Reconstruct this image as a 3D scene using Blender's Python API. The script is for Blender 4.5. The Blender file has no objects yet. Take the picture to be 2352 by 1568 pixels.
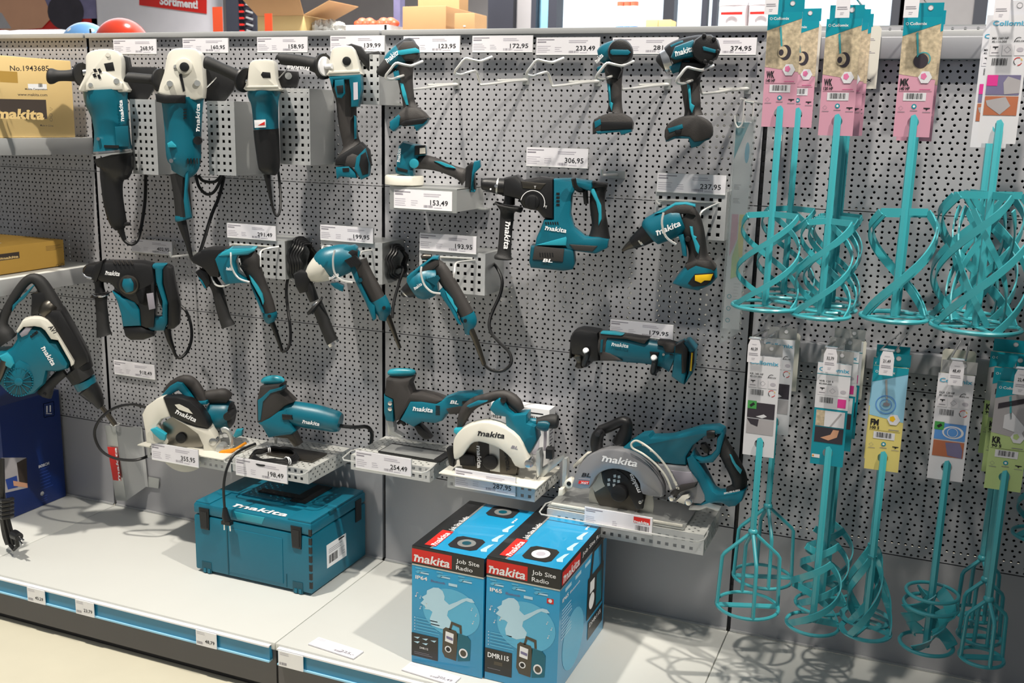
import bpy, bmesh, math, random
from mathutils import Vector, Matrix
from mathutils.geometry import tessellate_polygon
random.seed(7)
S = bpy.context.scene
COL = S.collection
# ---------------------------------------------------------------- camera
FPX = 2365.54
RM = Matrix(((0.92396612,-0.36875025,-0.10153754),(0.38173168,0.90561796,0.18476209),(0.02382316,-0.209474,0.97752396)))
CAM = Vector((1.38467,-2.45547,1.40187))
cd = bpy.data.cameras.new('camera'); cam = bpy.data.objects.new('camera', cd); COL.objects.link(cam)
cd.sensor_width = 36; cd.lens = FPX/2352*36; cd.clip_start = .05
cd.dof.use_dof = True; cd.dof.focus_distance = 2.35; cd.dof.aperture_fstop = 9.0
M4 = Matrix(((RM[0][0],RM[0][2],-RM[0][1],CAM.x),(RM[1][0],RM[1][2],-RM[1][1],CAM.y),(RM[2][0],RM[2][2],-RM[2][1],CAM.z),(0,0,0,1)))
cam.matrix_world = M4
S.camera = cam
# ---------------------------------------------------------------- light
S.view_settings.view_transform = 'Standard'; S.view_settings.look = 'None'
S.view_settings.gamma = 1; S.view_settings.use_curve_mapping = False
S.view_settings.exposure = 0.32
wd = bpy.data.worlds.new('world'); S.world = wd; wd.use_nodes = True
wn = wd.node_tree.nodes; bgn = wn['Background']
# bright daylight from the window side (+Y), dimmer hall elsewhere, lit ceiling overhead
_tc = wn.new('ShaderNodeTexCoord'); _sp = wn.new('ShaderNodeSeparateXYZ'); _wl = wd.node_tree.links
_wl.new(_tc.outputs['Generated'], _sp.inputs[0])
_m1 = wn.new('ShaderNodeMapRange'); _m1.inputs[1].default_value = .25; _m1.inputs[2].default_value = .6; _m1.inputs[3].default_value = .17; _m1.inputs[4].default_value = 1.5; _wl.new(_sp.outputs[1], _m1.inputs[0])
_m2 = wn.new('ShaderNodeMapRange'); _m2.inputs[1].default_value = .15; _m2.inputs[2].default_value = .6; _m2.inputs[3].default_value = 0; _m2.inputs[4].default_value = .17; _wl.new(_sp.outputs[2], _m2.inputs[0])
_ad = wn.new('ShaderNodeMath'); _ad.operation = 'ADD'; _wl.new(_m1.outputs[0], _ad.inputs[0]); _wl.new(_m2.outputs[0], _ad.inputs[1])
bgn.inputs[0].default_value = (0.92, 0.96, 1.0, 1); _wl.new(_ad.outputs[0], bgn.inputs[1])
def lamp(x, y, z, p, tx, ty, tz, r=.07, cone=75, colr=(1,.93,.82)):
    l = bpy.data.lights.new('ceiling_or_fill_spot', 'SPOT'); l.energy = p; l.shadow_soft_size = r
    l.spot_size = math.radians(cone); l.spot_blend = .5; l.color = colr
    o = bpy.data.objects.new('ceiling_or_fill_spot', l); COL.objects.link(o); o.location = (x,y,z)
    o.rotation_euler = (Vector((tx,ty,tz))-Vector((x,y,z))).to_track_quat('-Z','Y').to_euler()
lamp(-.75,-1.45,4.5, 580, -.6,-.2,.2, cone=42)
lamp(3.1,-1.35,4.5, 520, .0,-.2,.6, cone=52)
lamp(1.0,-1.75,4.3, 330, .95,0,2.0, cone=40)
lamp(-1.2,1.6,4.5, 900, -.6,3.2,1.5, .2, 110, (1,.97,.93))  # added fill spot, brightens the goods behind the display wall
lamp(2.6,1.6,4.5, 500, 2.0,3.2,1.5, .2, 110, (1,.97,.93))  # second added fill spot for the background, towards the windows
# ---------------------------------------------------------------- materials
def lin(c): return tuple(((v/255)/12.92 if v/255 <= .04045 else ((v/255+.055)/1.055)**2.4) for v in c)+(1,)
MATS = {}
def mk(name, rgb, rough=.5, metal=0, nz=.06, bump=0, bs=400, trans=0, emit=0, coat=0):
    m = bpy.data.materials.new(name); m.use_nodes = True; nt = m.node_tree; b = nt.nodes['Principled BSDF']
    b.inputs['Roughness'].default_value = rough; b.inputs['Metallic'].default_value = metal
    tc = nt.nodes.new('ShaderNodeTexCoord'); n = nt.nodes.new('ShaderNodeTexNoise'); n.inputs['Scale'].default_value = 9; n.inputs['Detail'].default_value = 3
    nt.links.new(tc.outputs['Object'], n.inputs['Vector'])
    mx = nt.nodes.new('ShaderNodeMix'); mx.data_type = 'RGBA'; c = lin(rgb)
    mx.inputs[6].default_value = tuple(min(1, v*(1+nz)) for v in c[:3])+(1,); mx.inputs[7].default_value = tuple(v*(1-nz) for v in c[:3])+(1,)
    nt.links.new(n.outputs['Fac'], mx.inputs[0]); nt.links.new(mx.outputs[2], b.inputs['Base Color'])
    if bump:
        n2 = nt.nodes.new('ShaderNodeTexNoise'); n2.inputs['Scale'].default_value = bs; nt.links.new(tc.outputs['Object'], n2.inputs['Vector'])
        bp = nt.nodes.new('ShaderNodeBump'); bp.inputs['Strength'].default_value = bump; bp.inputs['Distance'].default_value = .001
        nt.links.new(n2.outputs['Fac'], bp.inputs['Height']); nt.links.new(bp.outputs[0], b.inputs['Normal'])
    if trans:
        b.inputs['Transmission Weight'].default_value = trans; b.inputs['IOR'].default_value = 1.1
    if emit:
        b.inputs['Emission Color'].default_value = c; b.inputs['Emission Strength'].default_value = emit
    if coat: b.inputs['Coat Weight'].default_value = coat
    MATS[name] = m; return m
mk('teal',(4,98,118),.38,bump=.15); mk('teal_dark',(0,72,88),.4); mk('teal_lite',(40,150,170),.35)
mk('mixteal',(64,164,174),.3,coat=.5); mk('case_teal',(10,104,128),.42,bump=.1)
mk('black',(20,20,22),.42,bump=.2); mk('rubber',(30,30,31),.6,bump=.5,bs=900); mk('grey_rubber',(50,47,46),.55,bump=.5,bs=900)
mk('cream',(212,209,198),.38,nz=.03); mk('guard_grey',(150,150,154),.35,metal=.45); mk('white',(236,236,238),.55,nz=.02); mk('paper',(228,226,232),.7,nz=.02)
mk('steel',(200,200,200),.25,metal=1); mk('zinc',(196,198,196),.38,metal=.75,nz=.08); mk('darksteel',(90,86,80),.35,metal=.9)
mk('blade',(150,146,140),.28,metal=1); mk('chrome',(235,235,235),.12,metal=1); mk('wire',(225,225,222),.3,metal=.55)
mk('panel',(166,166,170),.42,metal=.25,nz=.03); mk('deck',(206,207,203),.5,nz=.02); mk('kick',(92,90,92),.5); mk('upright',(30,30,36),.5)
mk('rail',(172,173,174),.4,metal=.2); mk('bar',(150,151,156),.4,metal=.3)
mk('ink',(30,30,34),.6); mk('ink_grey',(140,136,146),.7); mk('ink_lite',(188,184,194),.7); mk('red',(214,38,30),.5); mk('orange',(240,150,20),.5)
mk('yellow',(235,190,20),.5); mk('blue_strip',(38,128,166),.3,coat=.4); mk('boxblue',(28,150,200),.35,coat=.5); mk('boxblue_lite',(92,182,220),.35); mk('box_white',(184,220,238),.4)
mk('boxblack',(24,24,26),.4,coat=.3); mk('navy',(8,40,104),.4); mk('navy_lite',(40,70,150),.5)
mk('kraft',(222,192,132),.7,nz=.05); mk('kraft_dark',(188,148,66),.75); mk('kraft_brown',(196,152,104),.75); mk('brownink',(60,50,44),.7)
mk('pink',(216,158,180),.5); mk('magenta',(224,60,150),.5); mk('rose',(228,124,170),.5); mk('cardteal',(10,148,168),.4); mk('collo_blue',(70,170,205),.5)
mk('cardyellow',(228,212,126),.5); mk('cardgreen',(186,208,140),.5); mk('cardwhite',(226,226,232),.5,nz=.02); mk('tan',(196,180,152),.6,nz=.75)
mk('darkpic',(56,50,60),.6,nz=.4); mk('greypic',(176,172,176),.6,nz=.25); mk('brickpic',(186,112,80),.6,nz=.3); mk('bluepic',(90,150,220),.5,nz=.3); mk('lightblue',(150,204,232),.5,nz=.15)
mk('skin',(214,160,128),.6); mk('green',(70,160,80),.5); mk('floor',(206,200,180),.55,nz=.05)
mk('wallwhite',(232,228,234),.7); mk('wallgrey',(160,156,156),.7); mk('darkpost',(54,56,66),.5); mk('purple',(122,116,152),.6,nz=.5)
mk('ball_blue',(120,180,240),.15,coat=.8); mk('ball_red',(226,62,28),.15,coat=.8); mk('orange_red',(240,90,50),.5); mk('salmon',(250,120,90),.5)
mk('plastic_bag',(190,188,180),.3,nz=.3); mk('tub',(240,232,232),.4); mk('led',(240,240,235),.3)
mk('acrylic',(235,240,240),.08,trans=.9); mk('glass',(235,245,255),.02,trans=1)
def noisetan():
    m = MATS['tan']; nt = m.node_tree
    for n in nt.nodes:
        if n.type == 'TEX_NOISE' and n.inputs['Scale'].default_value == 9: n.inputs['Scale'].default_value = 130; n.inputs['Detail'].default_value = 6
noisetan()
def perforated(name, base, kind):
    """sheet with punched holes; UV is in metres"""
    m = mk(name, base, .42, metal=.3, nz=.03); nt = m.node_tree; b = nt.nodes['Principled BSDF']; L = nt.links
    def N(op, a, bb=None, c=None):
        n = nt.nodes.new('ShaderNodeMath'); n.operation = op
        for i, v in enumerate((a, bb, c)):
            if v is None: continue
            if isinstance(v, (int, float)): n.inputs[i].default_value = v
            else: L.new(v, n.inputs[i])
        return n.outputs[0]
    uv = nt.nodes.new('ShaderNodeUVMap'); sp = nt.nodes.new('ShaderNodeSeparateXYZ'); L.new(uv.outputs[0], sp.inputs[0]); U, V = sp.outputs[0], sp.outputs[1]
    def cell(p, off, coord):
        return N('SUBTRACT', N('MULTIPLY', N('FRACT', N('DIVIDE', N('ADD', N('SUBTRACT', coord, off), p*.5), p)), p), p*.5)
    def circ(dx, dy): return N('SQRT', N('ADD', N('MULTIPLY', dx, dx), N('MULTIPLY', dy, dy)))
    if kind == 'wall':      # rows of 15 mm pitch alternate with rows of 25 mm pitch; v measured from the panel's lower edge
        dA = circ(cell(.015, .015, U), cell(.025, .005, V)); dB = circ(cell(.025, .020, U), cell(.025, .0175, V))
        d = N('MINIMUM', dA, dB); r = .0029
    elif kind == 'round':
        dA = circ(cell(.022, .011, U), cell(.022, .011, V)); dB = circ(cell(.022, .022, U), cell(.022, .022, V)); d = N('MINIMUM', dA, dB); r = .0028
    else:
        d = N('MAXIMUM', N('ABSOLUTE', cell(.0195, .0125, U)), N('ABSOLUTE', cell(.0195, .0125, V))); r = .0039
    mask = N('LESS_THAN', d, r)
    if kind == 'wall':
        inx = N('MULTIPLY', N('GREATER_THAN', U, .011), N('LESS_THAN', U, .979)); mask = N('MULTIPLY', mask, inx)
    else:   # keep a solid rim, second UV map carries size: use generated bounds instead
        g = nt.nodes.new('ShaderNodeTexCoord'); gs = nt.nodes.new('ShaderNodeSeparateXYZ')
        uv2 = nt.nodes.new('ShaderNodeUVMap'); uv2.uv_map = 'edge'; L.new(uv2.outputs[0], gs.inputs[0])
        mask = N('MULTIPLY', mask, N('MULTIPLY', N('MULTIPLY', N('GREATER_THAN', gs.outputs[0], .04), N('LESS_THAN', gs.outputs[0], .96)), N('MULTIPLY', N('GREATER_THAN', gs.outputs[1], .05), N('LESS_THAN', gs.outputs[1], .95))))
    ramp = nt.nodes.new('ShaderNodeMapRange'); ramp.inputs[1].default_value = r; ramp.inputs[2].default_value = r+.0012; L.new(d, ramp.inputs[0])
    bp = nt.nodes.new('ShaderNodeBump'); bp.inputs['Distance'].default_value = .001; bp.inputs['Strength'].default_value = .3; L.new(ramp.outputs[0], bp.inputs['Height']); L.new(bp.outputs[0], b.inputs['Normal'])
    tr = nt.nodes.new('ShaderNodeBsdfTransparent'); mx = nt.nodes.new('ShaderNodeMixShader'); out = nt.nodes['Material Output']
    L.new(mask, mx.inputs[0]); L.new(b.outputs[0], mx.inputs[1]); L.new(tr.outputs[0], mx.inputs[2]); L.new(mx.outputs[0], out.inputs[0])
perforated('perf_wall', (180,180,185), 'wall'); perforated('perf_gap_shade', (34,34,38), 'wall'); perforated('perf_round', (205,206,202), 'round'); perforated('perf_square', (192,194,196), 'square')
def dots(name, base, dot, sc, thr):
    m = mk(name, base, .2, coat=.5); nt = m.node_tree; b = nt.nodes['Principled BSDF']
    tc = nt.nodes.new('ShaderNodeTexCoord'); v = nt.nodes.new('ShaderNodeTexVoronoi'); v.inputs['Scale'].default_value = sc; nt.links.new(tc.outputs['Object'], v.inputs['Vector'])
    l = nt.nodes.new('ShaderNodeMath'); l.operation = 'LESS_THAN'; l.inputs[1].default_value = thr; nt.links.new(v.outputs['Distance'], l.inputs[0])
    mx = nt.nodes.new('ShaderNodeMix'); mx.data_type = 'RGBA'; mx.inputs[6].default_value = lin(base); mx.inputs[7].default_value = lin(dot)
    nt.links.new(l.outputs[0], mx.inputs[0]); nt.links.new(mx.outputs[2], b.inputs['Base Color'])
dots('ball_blue', (120,180,240), (250,250,250), 17, .28); dots('ball_red', (226,62,28), (250,250,250), 14, .28)
# ---------------------------------------------------------------- projection helpers (2352x1568 frame)
def ray(x, y): return RM @ Vector(((x-1176)/FPX, 1, -(y-784)/FPX))
def atY(x, y, Y):
    d = ray(x, y); return CAM + d*((Y-CAM.y)/d.y)
def atZ(x, y, Z):
    d = ray(x, y); return CAM + d*((Z-CAM.z)/d.z)
def atX(x, y, X):
    d = ray(x, y); return CAM + d*((X-CAM.x)/d.x)
def view(x0, y0, s):
    def f(*c): return [(x0+c[i]/s, y0+c[i+1]/s) for i in range(0, len(c), 2)]
    def g(*c): return [(x0+c[i]/s, y0+c[i+1]/s, c[i+2]/s) for i in range(0, len(c), 3)]
    f.r = g; f.s = s; return f
A = view(0,0,2.6133); B = view(540,50,2.6133); Cv = view(860,50,2.6133); D = view(1260,50,2.6133)
Fv = view(0,560,2.24); G = view(280,820,2.6133); H = view(760,820,2.6133); I = view(1220,900,4.3556)
J = view(900,1100,3.35); Nv = view(420,480,3.92); O = view(800,480,3.92); Q = view(1280,680,5.88); U = view(0,600,5.2267); Vv = view(0,860,3.4087)
PX = view(0,0,1)
# ---------------------------------------------------------------- mesh builder
class MB:
    def __init__(s): s.v = []; s.f = []; s.m = []; s.uv = {}; s.e = {}; s.mats = []
    def mi(s, m):
        if m not in s.mats: s.mats.append(m)
        return s.mats.index(m)
    def add(s, vs, fs, mat, uv=None):
        o = len(s.v); s.v += [Vector(v) for v in vs]; k = s.mi(mat)
        for i, f in enumerate(fs):
            if uv: s.uv[len(s.f)] = uv[i]
            s.f.append([o+j for j in f]); s.m.append(k)
        return s
    def box(s, a, b, mat, M=None):
        x0,y0,z0 = a; x1,y1,z1 = b
        vs = [Vector(p) for p in ((x0,y0,z0),(x1,y0,z0),(x1,y1,z0),(x0,y1,z0),(x0,y0,z1),(x1,y0,z1),(x1,y1,z1),(x0,y1,z1))]
        if M: vs = [M @ v for v in vs]
        return s.add(vs, [(0,3,2,1),(4,5,6,7),(0,1,5,4),(1,2,6,5),(2,3,7,6),(3,0,4,7)], mat)
    def sheet(s, o, u, v, w, h, mat, t=.0012):
        """thin sheet with metre UVs, o = lower-left corner"""
        o, u, v = Vector(o), Vector(u), Vector(v); n = u.cross(v).normalized()
        q = [o, o+u*w, o+u*w+v*h, o+v*h]; b = [p-n*t for p in q]
        uvq = [(0,0),(w,0),(w,h),(0,h)]
        s.add(q+b, [(0,1,2,3),(4,7,6,5)], mat, uv=[uvq, [uvq[0],uvq[3],uvq[2],uvq[1]]])
        return s.add(q+b, [(0,4,5,1),(1,5,6,2),(2,6,7,3),(3,7,4,0)], 'zinc' if not mat.startswith('perf_wall') and mat != 'perf_gap_shade' else 'panel')
    def tube(s, pts, r, mat, n=8, closed=False, caps=True):
        pts = [Vector(p) for p in pts]; rs = r if isinstance(r, (list, tuple)) else [r]*len(pts)
        rings = []; prev = None; N = len(pts)
        for i, p in enumerate(pts):
            a = pts[i-1] if (i or closed) else p; b = pts[(i+1) % N] if (i < N-1 or closed) else p
            d = (b-a).normalized()
            if prev is None:
                x = d.orthogonal().normalized()
            else:
                x = (prev - d*prev.dot(d))
                x = x.normalized() if x.length > 1e-6 else d.orthogonal().normalized()
            prev = x; y = d.cross(x)
            rings.append([p+(x*math.cos(2*math.pi*k/n)+y*math.sin(2*math.pi*k/n))*rs[i] for k in range(n)])
        return s.rings(rings, mat, closed, caps)
    def rings(s, rings, mat, closed=False, caps=True):
        n = len(rings[0]); vs = [p for r in rings for p in r]; fs = []; R = len(rings)
        for i in range(R if closed else R-1):
            for k in range(n):
                a = i*n+k; b = i*n+(k+1) % n; c = ((i+1) % R)*n+(k+1) % n; d = ((i+1) % R)*n+k; fs.append((a,b,c,d))
        if caps and not closed: fs += [tuple(range(n-1,-1,-1)), tuple((R-1)*n+k for k in range(n))]
        return s.add(vs, fs, mat)
    def cyl(s, a, b, r, mat, n=24, r2=None):
        a, b = Vector(a), Vector(b); return s.tube([a, b], [r, r2 if r2 is not None else r], mat, n)
    def ball(s, c, r, mat, sz=1, nu=20, nv=12):
        c = Vector(c); vs = []; fs = []
        for j in range(nv+1):
            t = math.pi*j/nv
            for i in range(nu):
                a = 2*math.pi*i/nu; vs.append(c+Vector((math.sin(t)*math.cos(a), math.sin(t)*math.sin(a), math.cos(t)*sz))*r)
        for j in range(nv):
            for i in range(nu): fs.append((j*nu+i, (j+1)*nu+i, (j+1)*nu+(i+1) % nu, j*nu+(i+1) % nu))
        return s.add(vs, fs, mat)
    def ribbon(s, pts, wd, w, t, mat):
        """flat bar along pts; wd = list of width directions"""
        rings = []; N = len(pts)
        for i, p in enumerate(pts):
            d = (pts[min(i+1,N-1)]-pts[max(i-1,0)]).normalized(); x = (wd[i]-d*wd[i].dot(d)).normalized(); y = d.cross(x)
            rings.append([p+x*w/2+y*t/2, p-x*w/2+y*t/2, p-x*w/2-y*t/2, p+x*w/2-y*t/2])
        return s.rings(rings, mat)
    def prism(s, pts, n, mat, bev=0, seg=2):
        """pts: 3D outline; extruded by vector n (front = pts+n)"""
        bm = bmesh.new(); n = Vector(n); pts = [Vector(p) for p in pts]
        a = [bm.verts.new(p) for p in pts]; b = [bm.verts.new(p+n) for p in pts]; k = len(pts)
        try: bm.faces.new(a); bm.faces.new(b[::-1])
        except ValueError: pass
        for i in range(k): bm.faces.new((a[i], b[i], b[(i+1) % k], a[(i+1) % k]))
        bmesh.ops.recalc_face_normals(bm, faces=bm.faces)
        if bev:
            caps = [f for f in bm.faces if len(f.verts) == k and k > 4 or abs(f.normal.dot(n.normalized())) > .9]
            es = list({e for f in caps for e in f.edges})
            bmesh.ops.bevel(bm, geom=es, offset=bev, offset_type='OFFSET', segments=seg, profile=.5, affect='EDGES', clamp_overlap=True)
        bm.verts.index_update()
        r = s.add([v.co.copy() for v in bm.verts], [[v.index for v in f.verts] for f in bm.faces], mat); bm.free(); return r
    def mesh(s, name, off):
        me = bpy.data.meshes.new(name); me.from_pydata([v-off for v in s.v], [], s.f)
        for m in s.mats: me.materials.append(MATS[m])
        me.polygons.foreach_set('material_index', s.m); me.polygons.foreach_set('use_smooth', [True]*len(s.f))
        if s.uv:
            ul = me.uv_layers.new(name='UVMap'); ed = me.uv_layers.new(name='edge')
            for fi, q in s.uv.items():
                p = me.polygons[fi]; mx = max(c[0] for c in q) or 1; my = max(c[1] for c in q) or 1
                for li, c in zip(p.loop_indices, q): ul.data[li].uv = c; ed.data[li].uv = (c[0]/mx, c[1]/my)
            me.uv_layers.active = ul; ul.active_render = True
        me.update(); me.validate(); me.set_sharp_from_angle(angle=math.radians(38)); return me
    def bounds(s):
        return (Vector([min(v[i] for v in s.v) for i in range(3)]), Vector([max(v[i] for v in s.v) for i in range(3)]))
# ---------------------------------------------------------------- lettering
TC = {}
def glyphs(txt, bold):
    k = (txt, bold)
    if k not in TC:
        c = bpy.data.curves.new('t', 'FONT'); c.body = txt; c.size = 1; c.resolution_u = 2; c.offset = bold; o = bpy.data.objects.new('t', c); COL.objects.link(o)
        bpy.context.view_layer.update()
        me = bpy.data.meshes.new_from_object(o.evaluated_get(bpy.context.evaluated_depsgraph_get()))
        vs = [(v.co.x, v.co.y) for v in me.vertices]; fs = [tuple(p.vertices) for p in me.polygons]
        bpy.data.objects.remove(o); bpy.data.curves.remove(c); bpy.data.meshes.remove(me)
        x0 = min(v[0] for v in vs); x1 = max(v[0] for v in vs)
        TC[k] = ([((x-x0)/(x1-x0), y/.73) for x, y in vs], fs, (x1-x0)/.73)
    return TC[k]
class Face:
    """flat drawing area: o = origin, u = right, v = down (metres), n = out"""
    def __init__(s, mb, o, u, v, n=None, sc=.001):
        s.mb = mb; s.o = Vector(o); s.u = Vector(u).normalized(); s.v = Vector(v).normalized(); s.n = Vector(n).normalized() if n is not None else s.v.cross(s.u).normalized(); s.sc = sc; s.k = 0
    def P(s, x, y, l=0): return s.o+s.u*(x*s.sc)+s.v*(y*s.sc)+s.n*(l*.00025)
    def poly(s, pts, mat, l=1): s.mb.add([s.P(x, y, l) for x, y in pts], [tuple(range(len(pts)))], mat)
    def rect(s, x, y, w, h, mat, l=1): s.poly([(x,y),(x,y+h),(x+w,y+h),(x+w,y)], mat, l)
    def disc(s, x, y, r, mat, l=1, n=24, ry=None): s.poly([(x+r*math.cos(-2*math.pi*i/n), y+(ry or r)*math.sin(-2*math.pi*i/n)) for i in range(n)], mat, l)
    def ring(s, x, y, r, w, mat, l=1, a0=0, a1=360, n=24):
        for i in range(n):
            p = math.radians(a0+(a1-a0)*i/n); q = math.radians(a0+(a1-a0)*(i+1)/n)
            s.poly([(x+r*math.cos(p),y+r*math.sin(p)),(x+r*math.cos(q),y+r*math.sin(q)),(x+(r-w)*math.cos(q),y+(r-w)*math.sin(q)),(x+(r-w)*math.cos(p),y+(r-w)*math.sin(p))], mat, l)
    def bars(s, x, y, w, h, mat='ink', l=1, n=14):
        rr = random.Random(int(x*7+y)); t = x
        for i in range(n):
            d = w/n*rr.choice((.3,.5,.7)); s.rect(t, y, d, h, mat, l); t += w/n
    def lines(s, x, y, w, n, dy, h, mat='ink_lite', l=1):
        rr = random.Random(int(x*3+y*5+n))
        for i in range(n): s.rect(x, y+i*dy, w*rr.uniform(.6,1), h, mat, l)
    def text(s, t, x, y, h, mat='ink', w=None, it=0, bold=.012, l=2, logo=False):
        g, fs, rw = glyphs(t, bold); w = w or rw*h
        s.mb.add([s.P(x+a*w+b*h*it, y-b*h, l) for a, b in g], fs, mat)
        if logo: s.mb.add([s.P(x+p*w+q*h*it, y-q*h, l) for p, q in ((-.03,.8),(-.03,.62),(.09,.62),(.09,.8))], [(0,1,2,3)], mat)
# ---------------------------------------------------------------- things
USED = set()
def props(o, label, cat, group):
    o['label'] = label; o['category'] = cat
    if group: o['group'] = group
    if label in USED and not group: print('DUP LABEL', label)
    USED.add(label)
class Thing:
    def __init__(s, name, label, cat, group=None): s.name, s.label, s.cat, s.group = name, label, cat, group; s.p = []
    def part(s, name, parent=None, label=None):
        mb = MB(); s.p.append((name, mb, parent, label)); return mb
    def done(s, single=False, kind=None):
        ps = [p for p in s.p if p[1].v]
        if not ps: return None
        lo = Vector([min(p[1].bounds()[0][i] for p in ps) for i in range(3)]); hi = Vector([max(p[1].bounds()[1][i] for p in ps) for i in range(3)])
        loc = Vector(((lo.x+hi.x)/2, (lo.y+hi.y)/2, lo.z))
        if single or len(ps) == 1:
            o = bpy.data.objects.new(s.name, ps[0][1].mesh(s.name, loc)); COL.objects.link(o); o.location = loc
            if kind == 'structure': o['kind'] = kind
            else: props(o, s.label, s.cat, s.group)
            return o
        r = bpy.data.objects.new(s.name, None); r.empty_display_size = .05; COL.objects.link(r); r.location = loc
        if kind == 'structure': r['kind'] = kind
        else: props(r, s.label, s.cat, s.group)
        objs = {}
        for name, mb, parent, lab in ps:
            o = bpy.data.objects.new(name, mb.mesh(name, loc)); COL.objects.link(o); objs[id(mb)] = o
            o.parent = objs[id(parent)] if parent is not None else r
            if lab: o['label'] = lab
        return r
def solid(name, mb, label, cat, group=None, kind=None):
    t = Thing(name, label, cat, group); t.p.append((name, mb, None, None)); return t.done(True, kind)
def dup(root, delta, label=None, group=None):
    def cp(o, par):
        c = o.copy(); COL.objects.link(c); c.parent = par
        for ch in list(o.children): cp(ch, c)
        return c
    r = cp(root, None); r.location = root.location+Vector(delta)
    if label: r['label'] = label; USED.add(label)
    if group: r['group'] = group
    return r
# ---------------------------------------------------------------- tracing plane for a tool
class Tool(Thing):
    def __init__(s, name, label, cat, ref, Y, yaw=None, group=None):
        super().__init__(name, label, cat, group)
        s.c = atY(ref[0], ref[1], Y)
        full = math.atan2(CAM.x-s.c.x, s.c.y-CAM.y)
        a = full*.8 if yaw is None else yaw
        s.n = Vector((math.sin(a), -math.cos(a), 0)); s.u = Vector((math.cos(a), math.sin(a), 0))
    def pt(s, x, y, w=0):
        d = ray(x, y); o = s.c+s.n*w; return CAM+d*((o-CAM).dot(s.n)/d.dot(s.n))
    def smooth(s, pts, k):
        if k < 2: return pts
        out = []; n = len(pts)
        for i in range(n):
            p0, p1, p2, p3 = pts[i-1], pts[i], pts[(i+1) % n], pts[(i+2) % n]
            for j in range(k):
                t = j/k
                out.append(tuple(.5*((2*p1[c])+(-p0[c]+p2[c])*t+(2*p0[c]-5*p1[c]+4*p2[c]-p3[c])*t*t+(-p0[c]+3*p1[c]-3*p2[c]+p3[c])*t**3) for c in (0,1)))
        return out
    def slab(s, mb, pts, w0, w1, mat, bev=.004, k=1):
        m = (w0+w1)/2; P = [s.pt(x, y, m)+s.n*(w0-m) for x, y in s.smooth(pts, k)]
        mb.prism(P, s.n*(w1-w0), mat, bev); return mb
    def loft(s, mb, pts, mat, sq=1, w=0, n=20, ex=1.0, k=3):
        """pts (x, y, halfwidth) in px; elliptical sections"""
        q = []
        for i in range(len(pts)-1):   # gentle resampling
            p0 = pts[max(i-1,0)]; p1 = pts[i]; p2 = pts[i+1]; p3 = pts[min(i+2,len(pts)-1)]
            for j in range(k):
                t = j/k; q.append(tuple(.5*((2*p1[c])+(-p0[c]+p2[c])*t+(2*p0[c]-5*p1[c]+4*p2[c]-p3[c])*t*t+(-p0[c]+3*p1[c]-3*p2[c]+p3[c])*t**3) for c in range(3)))
        q.append(pts[-1]); rings = []
        for i, (x, y, r) in enumerate(q):
            a = q[max(i-1,0)]; b = q[min(i+1,len(q)-1)]; dx, dy = b[0]-a[0], b[1]-a[1]; L = math.hypot(dx, dy) or 1
            c = s.pt(x, y, w); e = s.pt(x-dy/L*r, y+dx/L*r, w)-c; R = e.length; rings.append([])
            for t in range(n):
                ang = 2*math.pi*t/n; ca, sa = math.cos(ang), math.sin(ang)
                if ex != 1: ca = math.copysign(abs(ca)**ex, ca); sa = math.copysign(abs(sa)**ex, sa)
                rings[-1].append(c+e*ca+s.n*(R*sq*sa))
        return mb.rings(rings, mat)
    def disc(s, mb, x, y, r, w0, w1, mat, bev=0, n=28):
        c = s.pt(x, y, (w0+w1)/2); R = (s.pt(x+r, y, (w0+w1)/2)-c).length
        P = [c+s.n*(w0-(w0+w1)/2)+(s.u*math.cos(2*math.pi*i/n)+Vector((0,0,1))*math.sin(2*math.pi*i/n))*R for i in range(n)]
        mb.prism(P, s.n*(w1-w0), mat, bev); return mb
    def wire(s, mb, pts, r, mat='black', n=8, k=4, close=False):
        """pts (x, y, w) px + depth offset -> round cable, smoothed"""
        P = [s.pt(*p) for p in pts]; return mb.tube(spl(P, k), r, mat, n)
    def text(s, mb, t, p0, p1, h, mat='white', w=0, it=.22, bold=.03, logo=False):
        o = s.pt(*p0, w); e = s.pt(*p1, w); dx, dy = p1[0]-p0[0], p1[1]-p0[1]; L = math.hypot(dx, dy)
        up = s.pt(p0[0]+dy/L*h, p0[1]-dx/L*h, w)-o
        f = Face(mb, o, e-o, -up, s.n); f.text(t, 0, 0, up.length*1000, mat, (e-o).length*1000, it, bold, 1, logo)
def spl(P, k=4):
    P = [Vector(p) for p in P]; out = []
    for i in range(len(P)-1):
        p0 = P[max(i-1,0)]; p1 = P[i]; p2 = P[i+1]; p3 = P[min(i+2,len(P)-1)]
        for j in range(k):
            t = j/k; out.append(.5*((2*p1)+(p2-p0)*t+(2*p0-5*p1+4*p2-p3)*t*t+(3*p1-p0-3*p2+p3)*t**3))
    out.append(P[-1]); return out
def LOGO(T, parent, p0, p1, h, w, mat='white', name='logo', it=.22):
    mb = T.part(name, parent); T.text(mb, 'makita', p0, p1, h, mat, w, it, .022, True); return mb
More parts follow.
